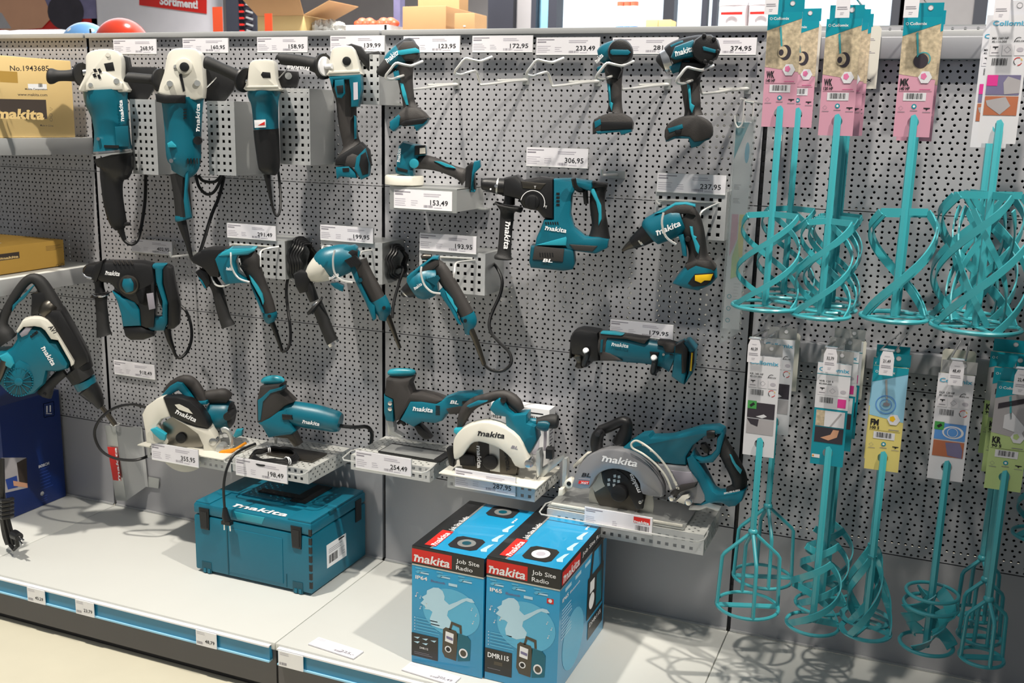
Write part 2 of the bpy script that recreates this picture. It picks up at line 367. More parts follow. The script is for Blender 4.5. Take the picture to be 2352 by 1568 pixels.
# ================================================================ setting
def st(name, a, b, mat): mb = MB(); mb.box(a, b, mat); return solid(name, mb, '', '', kind='structure')
st('floor', (-7,-5,-.1), (9,7.2,0), 'floor')
st('shade_wall_right', (2.03,-2.6,0), (2.13,.1,2.15), 'kick')  # unseen wall, added to shade the right end of the display
def wall_back():
    mb = MB(); Yb = 7.0
    def X(px, y=40): return atY(px, y, Yb).x
    for x0, x1, m in ((-7, X(905), 'wallgrey'), (X(905), X(1268), 'wallgrey'), (X(2085), X(2246), 'wallgrey')): mb.box((x0,Yb,0), (x1,Yb+.2,3.2), m)
    mb.box((X(1268),Yb,0), (X(2085),Yb+.2,.9), 'wallgrey'); mb.box((X(2246),Yb,0), (9,Yb+.2,.9), 'wallgrey')
    solid('wall_back', mb, '', '', kind='structure')
    k = 1
    for a, b in ((1268,2085),(2246,2500)):
        t = Thing('window_%d' % k, '', ''); k += 1
        fr = t.part('window_frame')
        for px in ([1272,1536,2060,2080] if a < 2000 else [2250,2480]):
            x = X(px); fr.box((x-.05,Yb-.02,.9), (x+.05,Yb+.12,3.2), 'darkpost')
        fr.box((X(a),Yb-.02,.85), (X(b),Yb+.12,.93), 'darkpost'); fr.box((X(a),Yb-.02,3.12), (X(b),Yb+.12,3.2), 'darkpost')
        g = t.part('window_pane'); g.box((X(a),Yb+.05,.93), (X(b),Yb+.056,3.12), 'glass')
        t.done(kind='structure')
wall_back()
# ================================================================ gondola
ZT = 1.622; ZD = .144
BAYN = {-2:'at the far left beside the stock boxes', -1:'behind the corded angle grinders and drills', 0:'behind the empty wire hooks and cordless tools', 1:'behind the turquoise mixing paddles'}
ROWN = ['top row', 'second row', 'third row']
for b in (-2,-1,0,1):
    bay = Thing('wall_bay', 'grey perforated wall section '+BAYN[b], 'display wall', 'perforated sections of the display wall')
    for r in range(3):
        z0 = ZT-.4*(r+1); mb = bay.part('perforated_panel'); mb.sheet((b+.005,0,z0), (1,0,0), (0,0,1), .990, .398, 'perf_wall')
        mb.box((b+.006,.001,z0), (b+.994,.012,z0+.003), 'panel'); mb.box((b+.006,.001,z0+.395), (b+.994,.012,z0+.398), 'panel')
    mb = bay.part('plain_panel', label='plain lower panel'); mb.box((b+.005,0,ZD+.004), (b+.995,.012,ZT-1.2-.003), 'panel'); mb.box((b+.005,-.006,ZD+.001), (b+.9955,0,ZD+.006), 'rail')
    for r in range(3):      # far side skin, coloured dark and partly solid so the holes look shaded
        mb = bay.part('rear_panel'); mb.sheet((b+.995,.075,ZT-.4*(r+1)), (-1,0,0), (0,0,1), .990, .398, 'perf_gap_shade' if r < 2 and b < 1 else 'upright')
    mb = bay.part('rear_panel'); mb.box((b+.0015,.074,ZD), (b+.9985,.0755,ZT-1.203), 'upright')
    mb = bay.part('top_rail', label='light grey top rail')
    if b < 1: mb.prism([(b+.004,-.014,ZT-.0115),(b+.996,-.014,ZT-.0115),(b+.996,.085,ZT-.0115),(b+.004,.085,ZT-.0115)], (0,0,.014), 'rail', .0015)
    else: mb.prism([(1.004,-.004,1.598),(1.996,-.004,1.598),(1.996,.085,1.598),(1.004,.085,1.598)], (0,0,.014), 'rail', .0015)
    bay.done()
    # base deck
    t = Thing('base_shelf', ['light grey base shelf under the navy box at the far left','light grey base shelf carrying the teal tool case','light grey base shelf carrying the two radio boxes','light grey base shelf in shade under the mixing paddles'][b+2], 'shelf', 'light grey base shelves along the display')
    d = t.part('deck'); d.prism([(b+.001,-.538,ZD-.02),(b+.999,-.538,ZD-.02),(b+.999,-.002,ZD-.02),(b+.001,-.002,ZD-.02)], (0,0,.02), 'deck', .0025)
    k = t.part('kick_plate', label='dark grey kick plate'); k.box((b+.003,-.532,.022), (b+.997,-.52,ZD-.02), 'kick'); k.box((b+.003,-.515,.0), (b+.997,-.49,.03), 'upright')
    pr = t.part('price_rail', label='blue price rail with clear edges')
    pr.box((b+.012,-.5445,.098), (b+.988,-.533,.136), 'blue_strip')
    pr.box((b+.012,-.549,.1335), (b+.988,-.533,.1375), 'white'); pr.box((b+.012,-.549,.094), (b+.988,-.533,.098), 'lightblue')
    t.done()
for X in (-1,0,1,2):
    t = Thing('slotted_upright', {-1:'dark slotted upright left of the corded grinders', 0:'dark slotted upright between the corded grinders and the cordless drivers', 1:'dark slotted upright left of the mixing paddles', 2:'dark slotted upright at the right end beyond the paddles'}[X], 'upright', 'dark uprights')
    m = t.part('post'); m.box((X-.016,.014,0), (X+.016,.062,ZT-.004), 'upright')
    m = t.part('slot_row')
    for i in range(58): m.box((X-.003,.0125,.2+i*.025), (X+.003,.0142,.2+i*.025+.014), 'black')
    t.done()
def beam(z0, z1, where):
    mb = MB(); mb.prism([(1.006,-.032,z0),(1.994,-.032,z0),(1.994,-.004,z0),(1.006,-.004,z0)], (0,0,z1-z0), 'bar', .003)
    solid('hook_bar', mb, 'grey horizontal hook bar carrying the %s row of mixing paddles' % where, 'bar')
beam(1.550, 1.597, 'upper'); beam(.868, .915, 'lower')
# ================================================================ left bay shelves and stock boxes
def bracket_shelf(z, dep, lab):
    t = Thing('steel_shelf', lab, 'shelf', 'steel shelves at the left end')
    p = t.part('shelf_board'); p.prism([(-1.99,-dep,z-.006),(-1.006,-dep,z-.006),(-1.006,-.004,z-.006),(-1.99,-.004,z-.006)], (0,0,.006), 'deck', .001)
    p = t.part('end_panel', label='grey end of the shelf'); p.prism([(-1.005,-.002,z),(-1.005,-dep,z),(-1.005,-dep,z-.045),(-1.005,-.002,z-.05)], (.004,0,0), 'rail', .001)
    p = t.part('front_edge'); p.box((-1.99,-dep-.004,z-.04), (-1.003,-dep,z+.001), 'rail'); t.done()
zs1 = atX(215,316,-1.0).z; zs2 = atX(200,612,-1.0).z
bracket_shelf(zs1, .45, 'grey steel shelf holding the large kraft box, upper of the two'); bracket_shelf(zs2, .45, 'grey steel shelf holding the ochre kraft box, lower of the two')
def krafts():
    c = atX(170, 311, -1.04); x1 = -1.075
    # large box, front face parallel to the wall
    y = -.335; p = atY(168, 309, y); w = .40; h = atY(182,126,y).z-zs1
    x1 = min(p.x, -1.012); x0 = x1-w
    t = Thing('cardboard_box', 'large kraft cardboard box with black lettering on upper steel shelf', 'box', 'kraft boxes')
    m = t.part('carton'); m.prism([(x0,y,zs1+.001),(x1,y,zs1+.001),(x1,-.06,zs1+.001),(x0,-.06,zs1+.001)], (0,0,h), 'kraft', .002)
    pr = t.part('print', m); f = Face(pr, (x0,y,zs1+h), (1,0,0), (0,0,-1)); S_ = h*1000
    W_ = w*1000
    def xx(px): return (atY(px,220,y).x-x0)*1000
    def yy(py): return (zs1+h-atY(100,py,y).z)*1000
    f.text('No.1943685', xx(28), yy(163), 14, 'brownink', w=xx(117)-xx(28)); f.rect(xx(66), yy(193), xx(109)-xx(66), 15, 'white'); f.bars(xx(90), yy(191), 14, 10, 'ink', 2)
    f.text('Makita Corporation', xx(59), yy(207), 5, 'brownink', w=xx(110)-xx(59)); f.text('www.makita.com', xx(41), yy(221), 8, 'brownink', w=xx(109)-xx(41))
    f.rect(xx(-30), yy(229), xx(105)-xx(-30), yy(273)-yy(229), 'brownink'); f.text('makita', xx(-14), yy(274), 26, 'kraft', w=xx(98)-xx(-14), it=.2, bold=.04, logo=True)
    f.ring(xx(115), yy(250), 6, 1, 'brownink', n=3); f.ring(xx(114), yy(264), 5, 1, 'brownink'); f.ring(xx(114), yy(274), 5, 1, 'brownink'); f.text('Made in China', xx(88), yy(290), 5, 'brownink', w=xx(118)-xx(88))
    f2 = Face(t.part('side_print', m), (x1,y,zs1+h), (0,1,0), (0,0,-1)); f2.rect(20, 40, 60, 30, 'kraft_dark')
    t.done()
    # ochre box: visible face looks to +X
    x = -1.06; a = atX(150, 627, x); y1 = a.y; y0 = atX(0, 652, x).y-.05; z0 = zs2+.003; h = atX(150,549,x).z-z0
    t = Thing('cardboard_box', 'ochre kraft carton with white shipping label on lower steel shelf', 'box', 'kraft boxes')
    m = t.part('carton'); m.prism([(x-.3,y0,z0),(x,y0,z0),(x,y1,z0),(x-.3,y1,z0)], (0,0,h), 'kraft_dark', .002)
    pr = t.part('print', m)
    def q(px, py): p_ = atX(px, py, x); return ((p_.y-y0)*1000, (z0+h-p_.z)*1000)
    f = Face(pr, (x,y0,z0+h), (0,1,0), (0,0,-1), (1,0,0))
    a_, b_ = q(-20, 592), q(44, 580); f.rect(a_[0], q(20,581)[1], b_[0]-a_[0], q(20,596)[1]-q(20,581)[1], 'brownink'); f.text('makita', q(0,590)[0], q(20,594)[1], 7, 'kraft', w=q(42,590)[0]-q(0,590)[0], it=.2, bold=.04, logo=True)
    f.lines(q(105,570)[0], q(105,566)[1], q(144,570)[0]-q(105,570)[0], 4, 4, .8, 'brownink'); f.ring(q(132,611)[0], q(132,611)[1], 6, 1, 'brownink'); f.ring(q(143,609)[0], q(143,609)[1], 6, 1, 'brownink')
    f.lines(q(100,620)[0], q(100,620)[1], 20, 2, 3, 1, 'brownink')
    f = Face(t.part('shipping_label', m, 'white shipping label'), (x-.3,y0,z0+h), (1,0,0), (0,1,0), (0,0,1)); f.rect(60, 40, 170, 90, 'white'); f.lines(70,50,100,6,8,2,'ink_lite',2)
    t.done()
krafts()
def bosch():
    x = -1.2; y1 = atX(151,1131,x).y; y0 = atX(36,1176,x).y-.03; z0 = ZD+.001; h = atX(138,893,x).z-z0
    t = Thing('navy_box', 'tall navy blue cardboard box standing at the left end of base shelf', 'box')
    m = t.part('carton'); m.prism([(x-.34,y0,z0),(x,y0,z0),(x,y1,z0),(x-.34,y1,z0)], (0,0,h), 'navy', .002)
    pr = t.part('print', m); f = Face(pr, (x,y0,z0+h), (0,1,0), (0,0,-1), (1,0,0))
    def q(X_, Y_): p_ = atX(X_/3.4087, 860+Y_/3.4087, x); return ((p_.y-y0)*1000, (z0+h-p_.z)*1000)
    def R(X0, Y0, X1, Y1, mat, l=1): a = q(X0,Y0); b = q(X1,Y0); c = q(X1,Y1); d = q(X0,Y1); f.poly([a,d,c,b], mat, l)
    a = q(340,232); b = q(418,212); c = q(424,318); d = q(348,332)
    for p, r in ((a,b),(b,c),(c,d),(d,a)):
        n = Vector((r[1]-p[1], p[0]-r[0], 0)).normalized(); f.poly([p, r, (r[0]+n.x*2, r[1]+n.y*2), (p[0]+n.x*2, p[1]+n.y*2)][::-1], 'white'); f.poly([p, r, (r[0]+n.x*2, r[1]+n.y*2), (p[0]+n.x*2, p[1]+n.y*2)], 'white')
    R(362,245,372,298,'white'); R(388,240,398,292,'white'); R(360,303,405,308,'white')
    f.text('BOSCH', *q(303,732), 9, 'white', w=q(384,705)[0]-q(303,732)[0], bold=.03); p = q(308,745); f.lines(p[0],p[1],55,7,11,2,'navy_lite'); f.lines(p[0],p[1]+84,25,4,8,2,'navy_lite')
    R(10,715,207,650,'greypic'); 
    f.poly([q(10,715),q(20,930),q(215,885),q(207,650)], 'greypic', 2); f.poly([q(130,690),q(150,850),q(215,885),q(207,650)], 'brownink', 3); f.poly([q(40,820),q(60,900),q(140,880),q(130,790)], 'navy_lite', 4); f.poly([q(100,830),q(105,870),q(215,885),q(212,850)], 'skin', 5)
    f.disc(*q(330,930), 7, 'white')
    t.done()
bosch()
# ================================================================ price tags
def tag(price, x0, y0, x1, y1, Y, lab, kind='wide', parent=None, blank=False, tilt=0):
    a = atY((x0+x1)/2, (y0+y1)/2, Y); w = abs(atY(x1,(y0+y1)/2,Y).x-atY(x0,(y0+y1)/2,Y).x); h = abs(atY((x0+x1)/2,y0,Y).z-atY((x0+x1)/2,y1,Y).z)
    o = a+Vector((-w/2,0,h/2)); mb = MB(); mb.box((o.x,Y,o.z-h), (o.x+w,Y+.0018,o.z), 'paper')
    f = Face(mb, (o.x,Y,o.z), (1,0,0), (0,0,-1)); W, Hh = w*1000, h*1000
    if kind == 'wide':
        f.rect(0, Hh*.93, W, Hh*.07, 'white'); f.rect(W*.02, Hh*.10, W*.27, Hh*.05, 'ink_grey'); f.rect(W*.02, Hh*.22, W*.14, Hh*.07, 'ink_grey')
        f.lines(W*.02, Hh*.48, W*.22, 4, Hh*.11, Hh*.035); f.lines(W*.3, Hh*.55, W*.12, 3, Hh*.11, Hh*.03); f.lines(W*.52, Hh*.16, W*.36, 2, Hh*.1, Hh*.05)
        f.text(price, W*.635, Hh*.74, Hh*.27, 'ink', w=W*.3, bold=.008); f.bars(W*.52, Hh*.76, W*.16, Hh*.13, 'ink_grey', n=12); f.lines(W*.7, Hh*.86, W*.18, 1, 1, Hh*.035)
    elif kind == 'small':
        f.lines(W*.06, Hh*.12, W*.4, 2, Hh*.11, Hh*.05); f.bars(W*.06, Hh*.72, W*.28, Hh*.16, 'ink_grey', n=9)
        if price: f.text(price, W*.38, Hh*.68, Hh*.24, 'ink', w=W*.5)
    elif kind == 'red':
        f.rect(W*.02, Hh*.08, W*.25, Hh*.05, 'ink_grey'); f.rect(W*.02, Hh*.18, W*.14, Hh*.05, 'ink_grey'); f.lines(W*.02, Hh*.5, W*.2, 4, Hh*.1, Hh*.03); f.lines(W*.42, Hh*.55, W*.08, 4, Hh*.1, Hh*.03)
        f.rect(W*.73, Hh*.08, W*.24, Hh*.36, 'red'); f.text('makita', W*.735, Hh*.43, Hh*.17, 'white', w=W*.22, it=.2, bold=.035, logo=True, l=3); f.bars(W*.76, Hh*.55, W*.2, Hh*.34, 'ink', n=16)
    # holder lip behind the card
    mb.box((o.x-.001,Y+.0018,o.z-h-.002), (o.x+w+.001,Y+.004,o.z+.001), 'zinc')
    return solid('price_tag', mb, lab, 'price tag', 'price tags')
GT = [('268,95',260,90,358,124,-.05,'white price tag reading 268,95 on top rail, leftmost'),('160,95',419,88,523,121,-.05,'white price tag reading 160,95 on the top rail'),('158,95',590,85,705,120,-.05,'white price tag reading 158,95 on the top rail'),
('139,99',758,82,882,118,-.05,'white price tag reading 139,99 on the top rail'),('123,95',926,83,1055,120,-.03,'white price tag reading 123,95 beside a cordless driver'),('172,95',1084,82,1222,120,-.03,'white price tag reading 172,95 above an empty hook'),
('233,49',1231,86,1376,126,-.03,'white price tag reading 233,49 above an empty hook'),('281,49',1406,86,1556,124,-.03,'white price tag reading 281,4 partly hidden by a driver'),('374,95',1579,87,1736,126,-.03,'white price tag reading 374,95 right of the big impact driver'),
('306,95',1208,340,1349,384,-.03,'white price tag reading 306,95 above the cordless rotary hammer'),('237,95',1508,400,1666,444,-.125,'white price tag reading 237,95 above the screwdriver with long nose'),
('402,95',302,552,394,582,-.03,'white price tag reading 402,95 above the corded rotary hammer'),('291,49',521,516,632,549,-.125,'white price tag reading 291,49 on square-holed bracket'),('199,95',735,520,856,555,-.125,'white price tag reading 199,95 on square-holed bracket'),
('193,95',963,539,1093,579,-.125,'white price tag reading 193,95 on square-holed bracket'),('179,95',1400,740,1545,774,-.02,'white price tag reading 179,95 behind the multi tool'),('918,49',262,833,354,865,-.01,'white price tag reading 918 low on the left wall')]
for g in GT: tag(*g)
def railtag(price, px, py, w, lab):
    a = atY(px, py, -.551); t = MB(); x0 = a.x-w/2; t.box((x0,-.5525,.0955), (x0+w,-.550,.136), 'white'); f = Face(t, (x0,-.5525,.136), (1,0,0), (0,0,-1)); W = w*1000
    f.lines(W*.06,4,W*.45,2,4,1.2); f.bars(W*.05,29,W*.3,7,'ink_grey',n=9)
    if price: f.text(price, W*.45, 30, 9, 'ink', w=W*.47)
    solid('price_tag', t, lab, 'price tag', 'price tags')
railtag('45,29', 83, 1362, .062, 'small white price tag reading 45,29 in the blue rail'); railtag('23,79', 195, 1393, .062, 'small white price tag reading 23,79 in the blue rail')
railtag('48,79', 474, 1465, .062, 'small white price tag reading 48,79 in the blue rail'); railtag('', 668, 1516, .07, 'small white price tag without price beside the rail joint')
def loose(price, p, rz, lab):
    a = atZ(*p, ZD+.001); mb = MB(); mb.box((-.068,-.02,0), (.068,.02,.003), 'paper'); f = Face(mb, (-.068,.02,.003), (1,0,0), (0,-1,0), (0,0,1))
    f.lines(4,6,30,2,5,1); f.bars(72,28,22,6,'ink_grey'); f.text(price, 88, 30, 9, 'ink_grey', w=40)
    M = Matrix.Translation(a) @ Matrix.Rotation(rz, 4, 'Z'); mb.v = [M @ v for v in mb.v]; solid('price_tag', mb, lab, 'price tag', 'price tags')
loose('225,-', (771,1489), math.radians(-6), 'loose white price card lying on base shelf edge'); loose('205,49', (990,1548), math.radians(-5), 'loose white price card lying below the left radio box')
# ================================================================ background beyond the wall
YB = 2.6; ZB = atY(1000,82,YB).z
mb = MB(); mb.box((-3.2,YB-.3,ZB-.05), (5,YB+.5,ZB), 'rail'); mb.box((-3.2,YB+.47,0), (5,YB+.5,ZB-.05), 'rail'); mb.box((-3.2,YB-.3,0), (5,YB-.27,.12), 'rail'); solid('storage_shelf', mb, 'long steel storage shelf behind the display wall, loaded with boxes', 'shelf')
def bgx(px, Y): return atY(px, 60, Y).x
def bgz(py, Y, px=900): return atY(px, py, Y).z
def bbox(name, x0, x1, ytop, Y, dep, mat, lab, cat, group=None, extra=None):
    t = Thing(name, lab, cat, group); m = t.part('body'); a, b = bgx(x0,Y), bgx(x1,Y); zt = bgz(ytop, Y, (x0+x1)/2)
    m.prism([(a,Y,ZB),(b,Y,ZB),(b,Y+dep,ZB),(a,Y+dep,ZB)], (0,0,zt-ZB), mat, .003)
    if extra: extra(t, a, b, Y, zt, dep)
    return t.done()
def flaps(t, a, b, Y, zt, dep):
    m = t.part('flap'); m.prism([(a,Y,zt),(b,Y,zt),(b+.02,Y-.08,zt+.10),(a-.06,Y-.08,zt+.10)], (0,.004,0), 'kraft_brown'); m = t.part('flap'); m.prism([(b,Y,zt),(b,Y+dep,zt),(b+.16,Y+dep,zt+.07),(b+.16,Y,zt+.07)], (0,0,.004), 'kraft_brown')
bbox('open_carton', 592, 698, 36, 2.45, .3, 'kraft', 'open kraft carton with raised flaps on the storage shelf', 'box', extra=flaps)
def wlab(t, a, b, Y, zt, dep): m = t.part('label_sticker'); m.box((a+.05,Y-.002,ZB+.03), (b-.05,Y,zt-.06), 'white')
bbox('carton', 925, 1024, 14, 2.5, .35, 'kraft_brown', 'plain brown carton on the storage shelf', 'box'); bbox('carton', 960, 1054, -8, 3.0, .12, 'kraft_brown', 'brown carton half hidden behind the plain brown one', 'box')
bbox('carton', 1044, 1090, 30, 2.45, .15, 'kraft_brown', 'small brown carton with white label next to the dark post', 'box', extra=wlab)
for x0, x1, lb in ((795,844,'left'),(845,893,'right')):
    t = Thing('tray', 'white tray of orange packs, the %s one on the storage shelf' % lb, 'tray', 'white trays'); a, b = bgx(x0,2.5), bgx(x1,2.5); m = t.part('tray_body'); m.box((a,2.5,ZB), (b,2.8,ZB+.05), 'white')
    for i in range(5): m = t.part('orange_pack'); m.ball((a+(b-a)*(.15+.17*i), 2.6, ZB+.065+.012*(i % 2)) , .028, 'salmon' if i % 2 else 'orange_red', .7, 10, 6)
    t.done()
for i, (px, r) in enumerate(((738,.05),(759,.05),(779,.042))):
    m = MB(); c = Vector((bgx(px,2.55), 2.55, ZB)); rr = random.Random(i)
    m.ball(c+Vector((0,0,r*.75)), r, 'plastic_bag', .8, 22, 14); m.v = [c+(v-c)*(1+.18*rr.uniform(-1,1)) for v in m.v]; m.v = [Vector((v.x,v.y,max(v.z,ZB+.001))) for v in m.v]
    solid('plastic_bag', m, ['crumpled clear plastic bag touching the open carton','crumpled clear plastic bag in the middle of the bag row','small crumpled plastic bag beside the white trays'][i], 'bag', 'plastic bags')
def post(x0, x1, Y, mat, lab, name='rack_post', top=2.9):
    Y = max(Y, 3.25)
    m = MB(); a, b = bgx(x0,Y), bgx(x1,Y); m.box((a,Y,0), (b,Y+.06,top), mat); rr = 0
    solid(name, m, lab, 'post')
post(520,547,3.1,'darkpost','dark steel rack post right of the white poster'); post(904,919,3.2,'purple','slim grey blue rack post between trays and carton'); post(1120,1178,3.4,'darkpost','wide dark column beside the small brown carton','column')
post(1178,1222,3.45,'wallgrey','wide grey column beside the dark one','column'); post(1219,1230,3.1,'darkpost','narrow dark rack post left of the light blue pane'); post(1258,1277,3.1,'darkpost','dark rack post at the left edge of bright window')
post(1609,1621,3.1,'darkpost','left of the two slim posts in front of bright window'); post(1633,1644,3.1,'darkpost','right of the two slim posts in front of bright window')
m = MB(); m.box((bgx(1228,3.3),3.3,1.0), (bgx(1262,3.3),3.32,2.8), 'lightblue'); solid('blue_sheet', m, 'light blue sheet behind the narrow rack posts', 'sheet')
for x0, x1, y0, lb in ((489,511,16,'right of the white poster'),(608,625,31,'in front of the open carton')):
    m = MB(); a, b = bgx(x0,2.2), bgx(x1,2.2); m.box((a,2.2,0), (b,2.203,bgz(y0,2.2,x0)), 'orange_red'); solid('marker_strip', m, 'upright orange strip '+lb, 'strip')
t = Thing('hanging_strip', 'dark post with red and silver clips hanging in a row', 'clip strip'); m = t.part('strip'); m.box((bgx(560,3.3),3.3,0), (bgx(590,3.3),3.33,2.8), 'darkpost')
for i in range(9):
    z = bgz(75,3.3,565)+i*.04; c = t.part('clip'); c.tube([(bgx(562,3.26),3.26,z),(bgx(571,3.26),3.24,z+.008),(bgx(582,3.26),3.26,z-.004)], .007, 'steel', 6); c.box((bgx(552,3.26),3.25,z), (bgx(560,3.26),3.27,z+.012), 'red')
t.done()
for i, px in enumerate((1425,1440,1455)):
    m = MB(); a = bgx(px,2.6); m.cyl((a,2.6,ZB), (a,2.6,ZB+.13), .022, 'tub', 16); m.cyl((a,2.6,ZB+.13), (a,2.6,ZB+.15), .02, 'salmon', 16); m.cyl((a,2.6,ZB+.02), (a,2.6,ZB+.035), .0225, 'bluepic', 16); solid('can', m, '%s white can with red lid in front of the bright window' % ('leftmost','middle','rightmost')[i], 'can', 'white cans')
for x0, x1, lb in ((1483,1511,'left'),(1512,1541,'right')): bbox('small_carton', x0, x1, 45, 2.6, .1, 'kraft', '%s small kraft box in front of bright window' % lb, 'box', 'small kraft boxes')
for px, lb in ((1686,'left'),(1752,'right')):
    t = Thing('plastic_tub', 'white plastic tub with red print, the %s one before the window' % lb, 'tub', 'white tubs'); a = bgx(px,2.7); m = t.part('tub_body'); m.cyl((a,2.7,ZB), (a,2.7,ZB+.13), .07, 'tub', 32, .073); m = t.part('lid'); m.cyl((a,2.7,ZB+.13), (a,2.7,ZB+.15), .076, 'white', 32)
    m = t.part('print'); m.box((a-.05,2.618,ZB+.085), (a+.05,2.622,ZB+.097), 'red'); t.done()
for px, py, r, mt, lb in ((199,88,.098,'ball_blue','glossy blue ball with white dots behind the display wall'),(281,93,.105,'ball_red','glossy red ball with white dots behind the display wall')):
    m = MB(); c = atY(px, py+8, .9); c.z = atY(281,101,.9).z-.105+r; m.ball(c, r, mt, .95, 32, 20); solid('dotted_ball', m, lb, 'ball')
m = MB(); m.box((-3.0,.72,0), (-.2,1.1,atY(281,101,.9).z-.106), 'rail'); solid('display_shelf', m, 'low grey shelf carrying the dotted balls behind the wall', 'shelf')
def posters():
    Y = 3.6
    def b(x0, y0, x1, y1, mat, dy, mb): a = atY(x0,y1,Y); c = atY(x1,y0,Y); mb.box((a.x,Y-dy-.004,a.z), (c.x,Y-dy,c.z), mat)
    t = Thing('photo_poster', 'colour photo poster with red bottom edge on the far left', 'poster'); m = t.part('poster_board'); b(-180,-200,210,72,'red',0,m)
    p = t.part('printed_picture'); b(-180,-200,210,50,'purple',.006,p); f = Face(p, atY(0,0,Y)+Vector((0,-.012,0)), (1,0,0), (0,0,-1)); k = (atY(100,0,Y)-atY(0,0,Y)).length*10
    f.poly([(-60*k,-100*k),(-60*k,40*k),(20*k,52*k),(95*k,48*k),(120*k,30*k),(100*k,-10*k),(60*k,-100*k)], 'skin'); f.disc(150*k,22*k,40*k,'darkpic',2,ry=30*k); f.poly([(-60*k,10*k),(-60*k,48*k),(25*k,48*k),(5*k,22*k)], 'greypic', 3); t.done()
    t = Thing('white_poster', 'white poster board with a red lettered sign', 'poster'); m = t.part('poster_board'); b(213,-200,505,76,'wallwhite',0,m)
    s = t.part('red_sign', m); a = [atY(x,y,Y)+Vector((0,-.01,0)) for x, y in ((322,-60),(322,12),(477,32),(477,-50))]; s.add(a, [(0,1,2,3)], 'red'); f = Face(s, atY(370,10,Y)+Vector((0,-.014,0)), atY(458,20,Y)-atY(370,10,Y), (0,0,-1), (0,-1,0)); w = (atY(458,20,Y)-atY(370,10,Y)).length*1000; f.text('Sortiment!', 0, 0, w*.16, 'white', w=w, bold=.04); t.done()
posters()
# ================================================================ angle grinders (hang head up)
def side_handle(T, pts, fl, par=None, w=0, flw=.012, sq=1):
    h = T.part('side_handle', par, 'black rubber side handle'); T.loft(h, pts, 'rubber', 1, w, 20)
    x, y, rx, ry, ang = fl; x /= 2.6133; y /= 2.6133; rx /= 2.6133; ry /= 2.6133   # thin round flange seen nearly edge on
    f = T.part('flange', h); ca, sa = math.cos(ang), math.sin(ang)
    c = T.pt(x, y, w); a = (T.pt(x+rx*ca*4, y+rx*sa*4, w)-c).normalized(); R = (T.pt(x-ry*sa, y+ry*ca, w)-c).length
    ax = (a*.8+T.n*.6).normalized(); f.tube([c-ax*.004, c-ax*.002, c+ax*.003, c+ax*.006], [R*.55, R, R*.97, R*.5], 'black', 28)
    return h
# --- first grinder
T = Tool('angle_grinder', 'large corded angle grinder with black rear grip, leftmost on the wall', 'angle grinder', (245,250), -.17, group='hanging angle grinders')
m = T.part('motor_housing', label='teal motor housing'); T.loft(m, A.r(633,540,136, 637,590,132, 650,640,122, 662,700,112, 672,780,108, 675,850,112, 678,905,120), 'teal', .95)
T.slab(m, A(690,760,770,755,778,880,700,880), .043, .052, 'teal', .002); T.slab(m, A(625,870,715,872,712,890,625,885), .046,.0535,'black',0); T.disc(m, 592/2.6133, 833/2.6133, 4, .03,.05,'steel')
hd = T.part('gear_housing', label='cream metal gear head'); T.slab(hd, A(530,345,560,312,620,300,700,305,738,345,745,400,745,470,772,520,775,552,640,556,520,552,488,545,498,510,530,440), -.042,.042,'cream',.016,2)
T.slab(hd, A(560,440,640,430,700,470,740,500,740,540,520,545,520,500), .02,.052,'cream',.006)
T.disc(hd, 652/2.6133, 330/2.6133, 5, .02,.045,'cream'); T.disc(hd, 703/2.6133, 488/2.6133, 6.5, .03,.054,'zinc'); T.disc(hd, 548/2.6133, 510/2.6133, 5, .03,.055,'zinc')
v = T.part('vent', hd); T.slab(v, A(625,382,680,372,692,425,640,430), .03,.0435,'black',.002)
for q in ((558,415,575,412,585,432,568,436),(585,415,600,410,612,432,597,438),(555,445,572,440,582,460,565,465),(583,450,598,445,608,470,595,475)): T.slab(v, A(*q), .05,.0535,'black',0)
r = T.part('ring_seal', label='ribbed ring'); T.loft(r, A.r(677,900,122,678,912,123), 'steel', .95, k=1); T.loft(r, A.r(678,915,122,679,925,122), 'zinc', .95, k=1)
h = T.part('rear_grip', label='black rear grip'); T.loft(h, A.r(680,926,121,690,970,114,690,1020,104,675,1060,78,672,1110,66,678,1190,62,695,1280,58,712,1340,50,722,1375,30), 'black', .8, ex=.85)
T.slab(h, A(700,920,800,930,802,1000,780,1050,700,1060), -.03,.03,'black',.01); T.slab(T.part('trigger', h), A(735,1290,748,1330,783,1335,780,1352,740,1356,725,1330), -.012,.012,'black',.003)
side_handle(T, A.r(283,458,30,295,458,46,320,457,46,350,455,34,400,454,33,440,452,37,458,450,37), (492,447,14,72,0), w=.02)
T.loft(hd, A.r(500,437,22,545,432,22), 'steel', 1, .02)
g = T.part('disc_guard', label='black disc guard'); T.slab(g, A(730,330,780,345,790,400,850,402,940,404,940,470,925,540,880,605,780,605,735,560), -.055,-.03,'black',.004)
LOGO(T, m, (746/2.6133,727/2.6133), (733/2.6133,600/2.6133), 9, .051, it=.2)
c = T.part('cable', label='black power cable'); T.wire(c, [(722/2.6133,1375/2.6133,0),(745/2.6133,1440/2.6133,0),(790/2.6133,1466/2.6133,0),(830/2.6133,1430/2.6133,-.02),(858/2.6133,1300/2.6133,-.04),(872/2.6133,1180/2.6133,-.06),(874/2.6133,1050/2.6133,-.08)], .0048); T.loft(c, A.r(718,1355,26,732,1400,18,748,1440,14), 'black')
T.done()
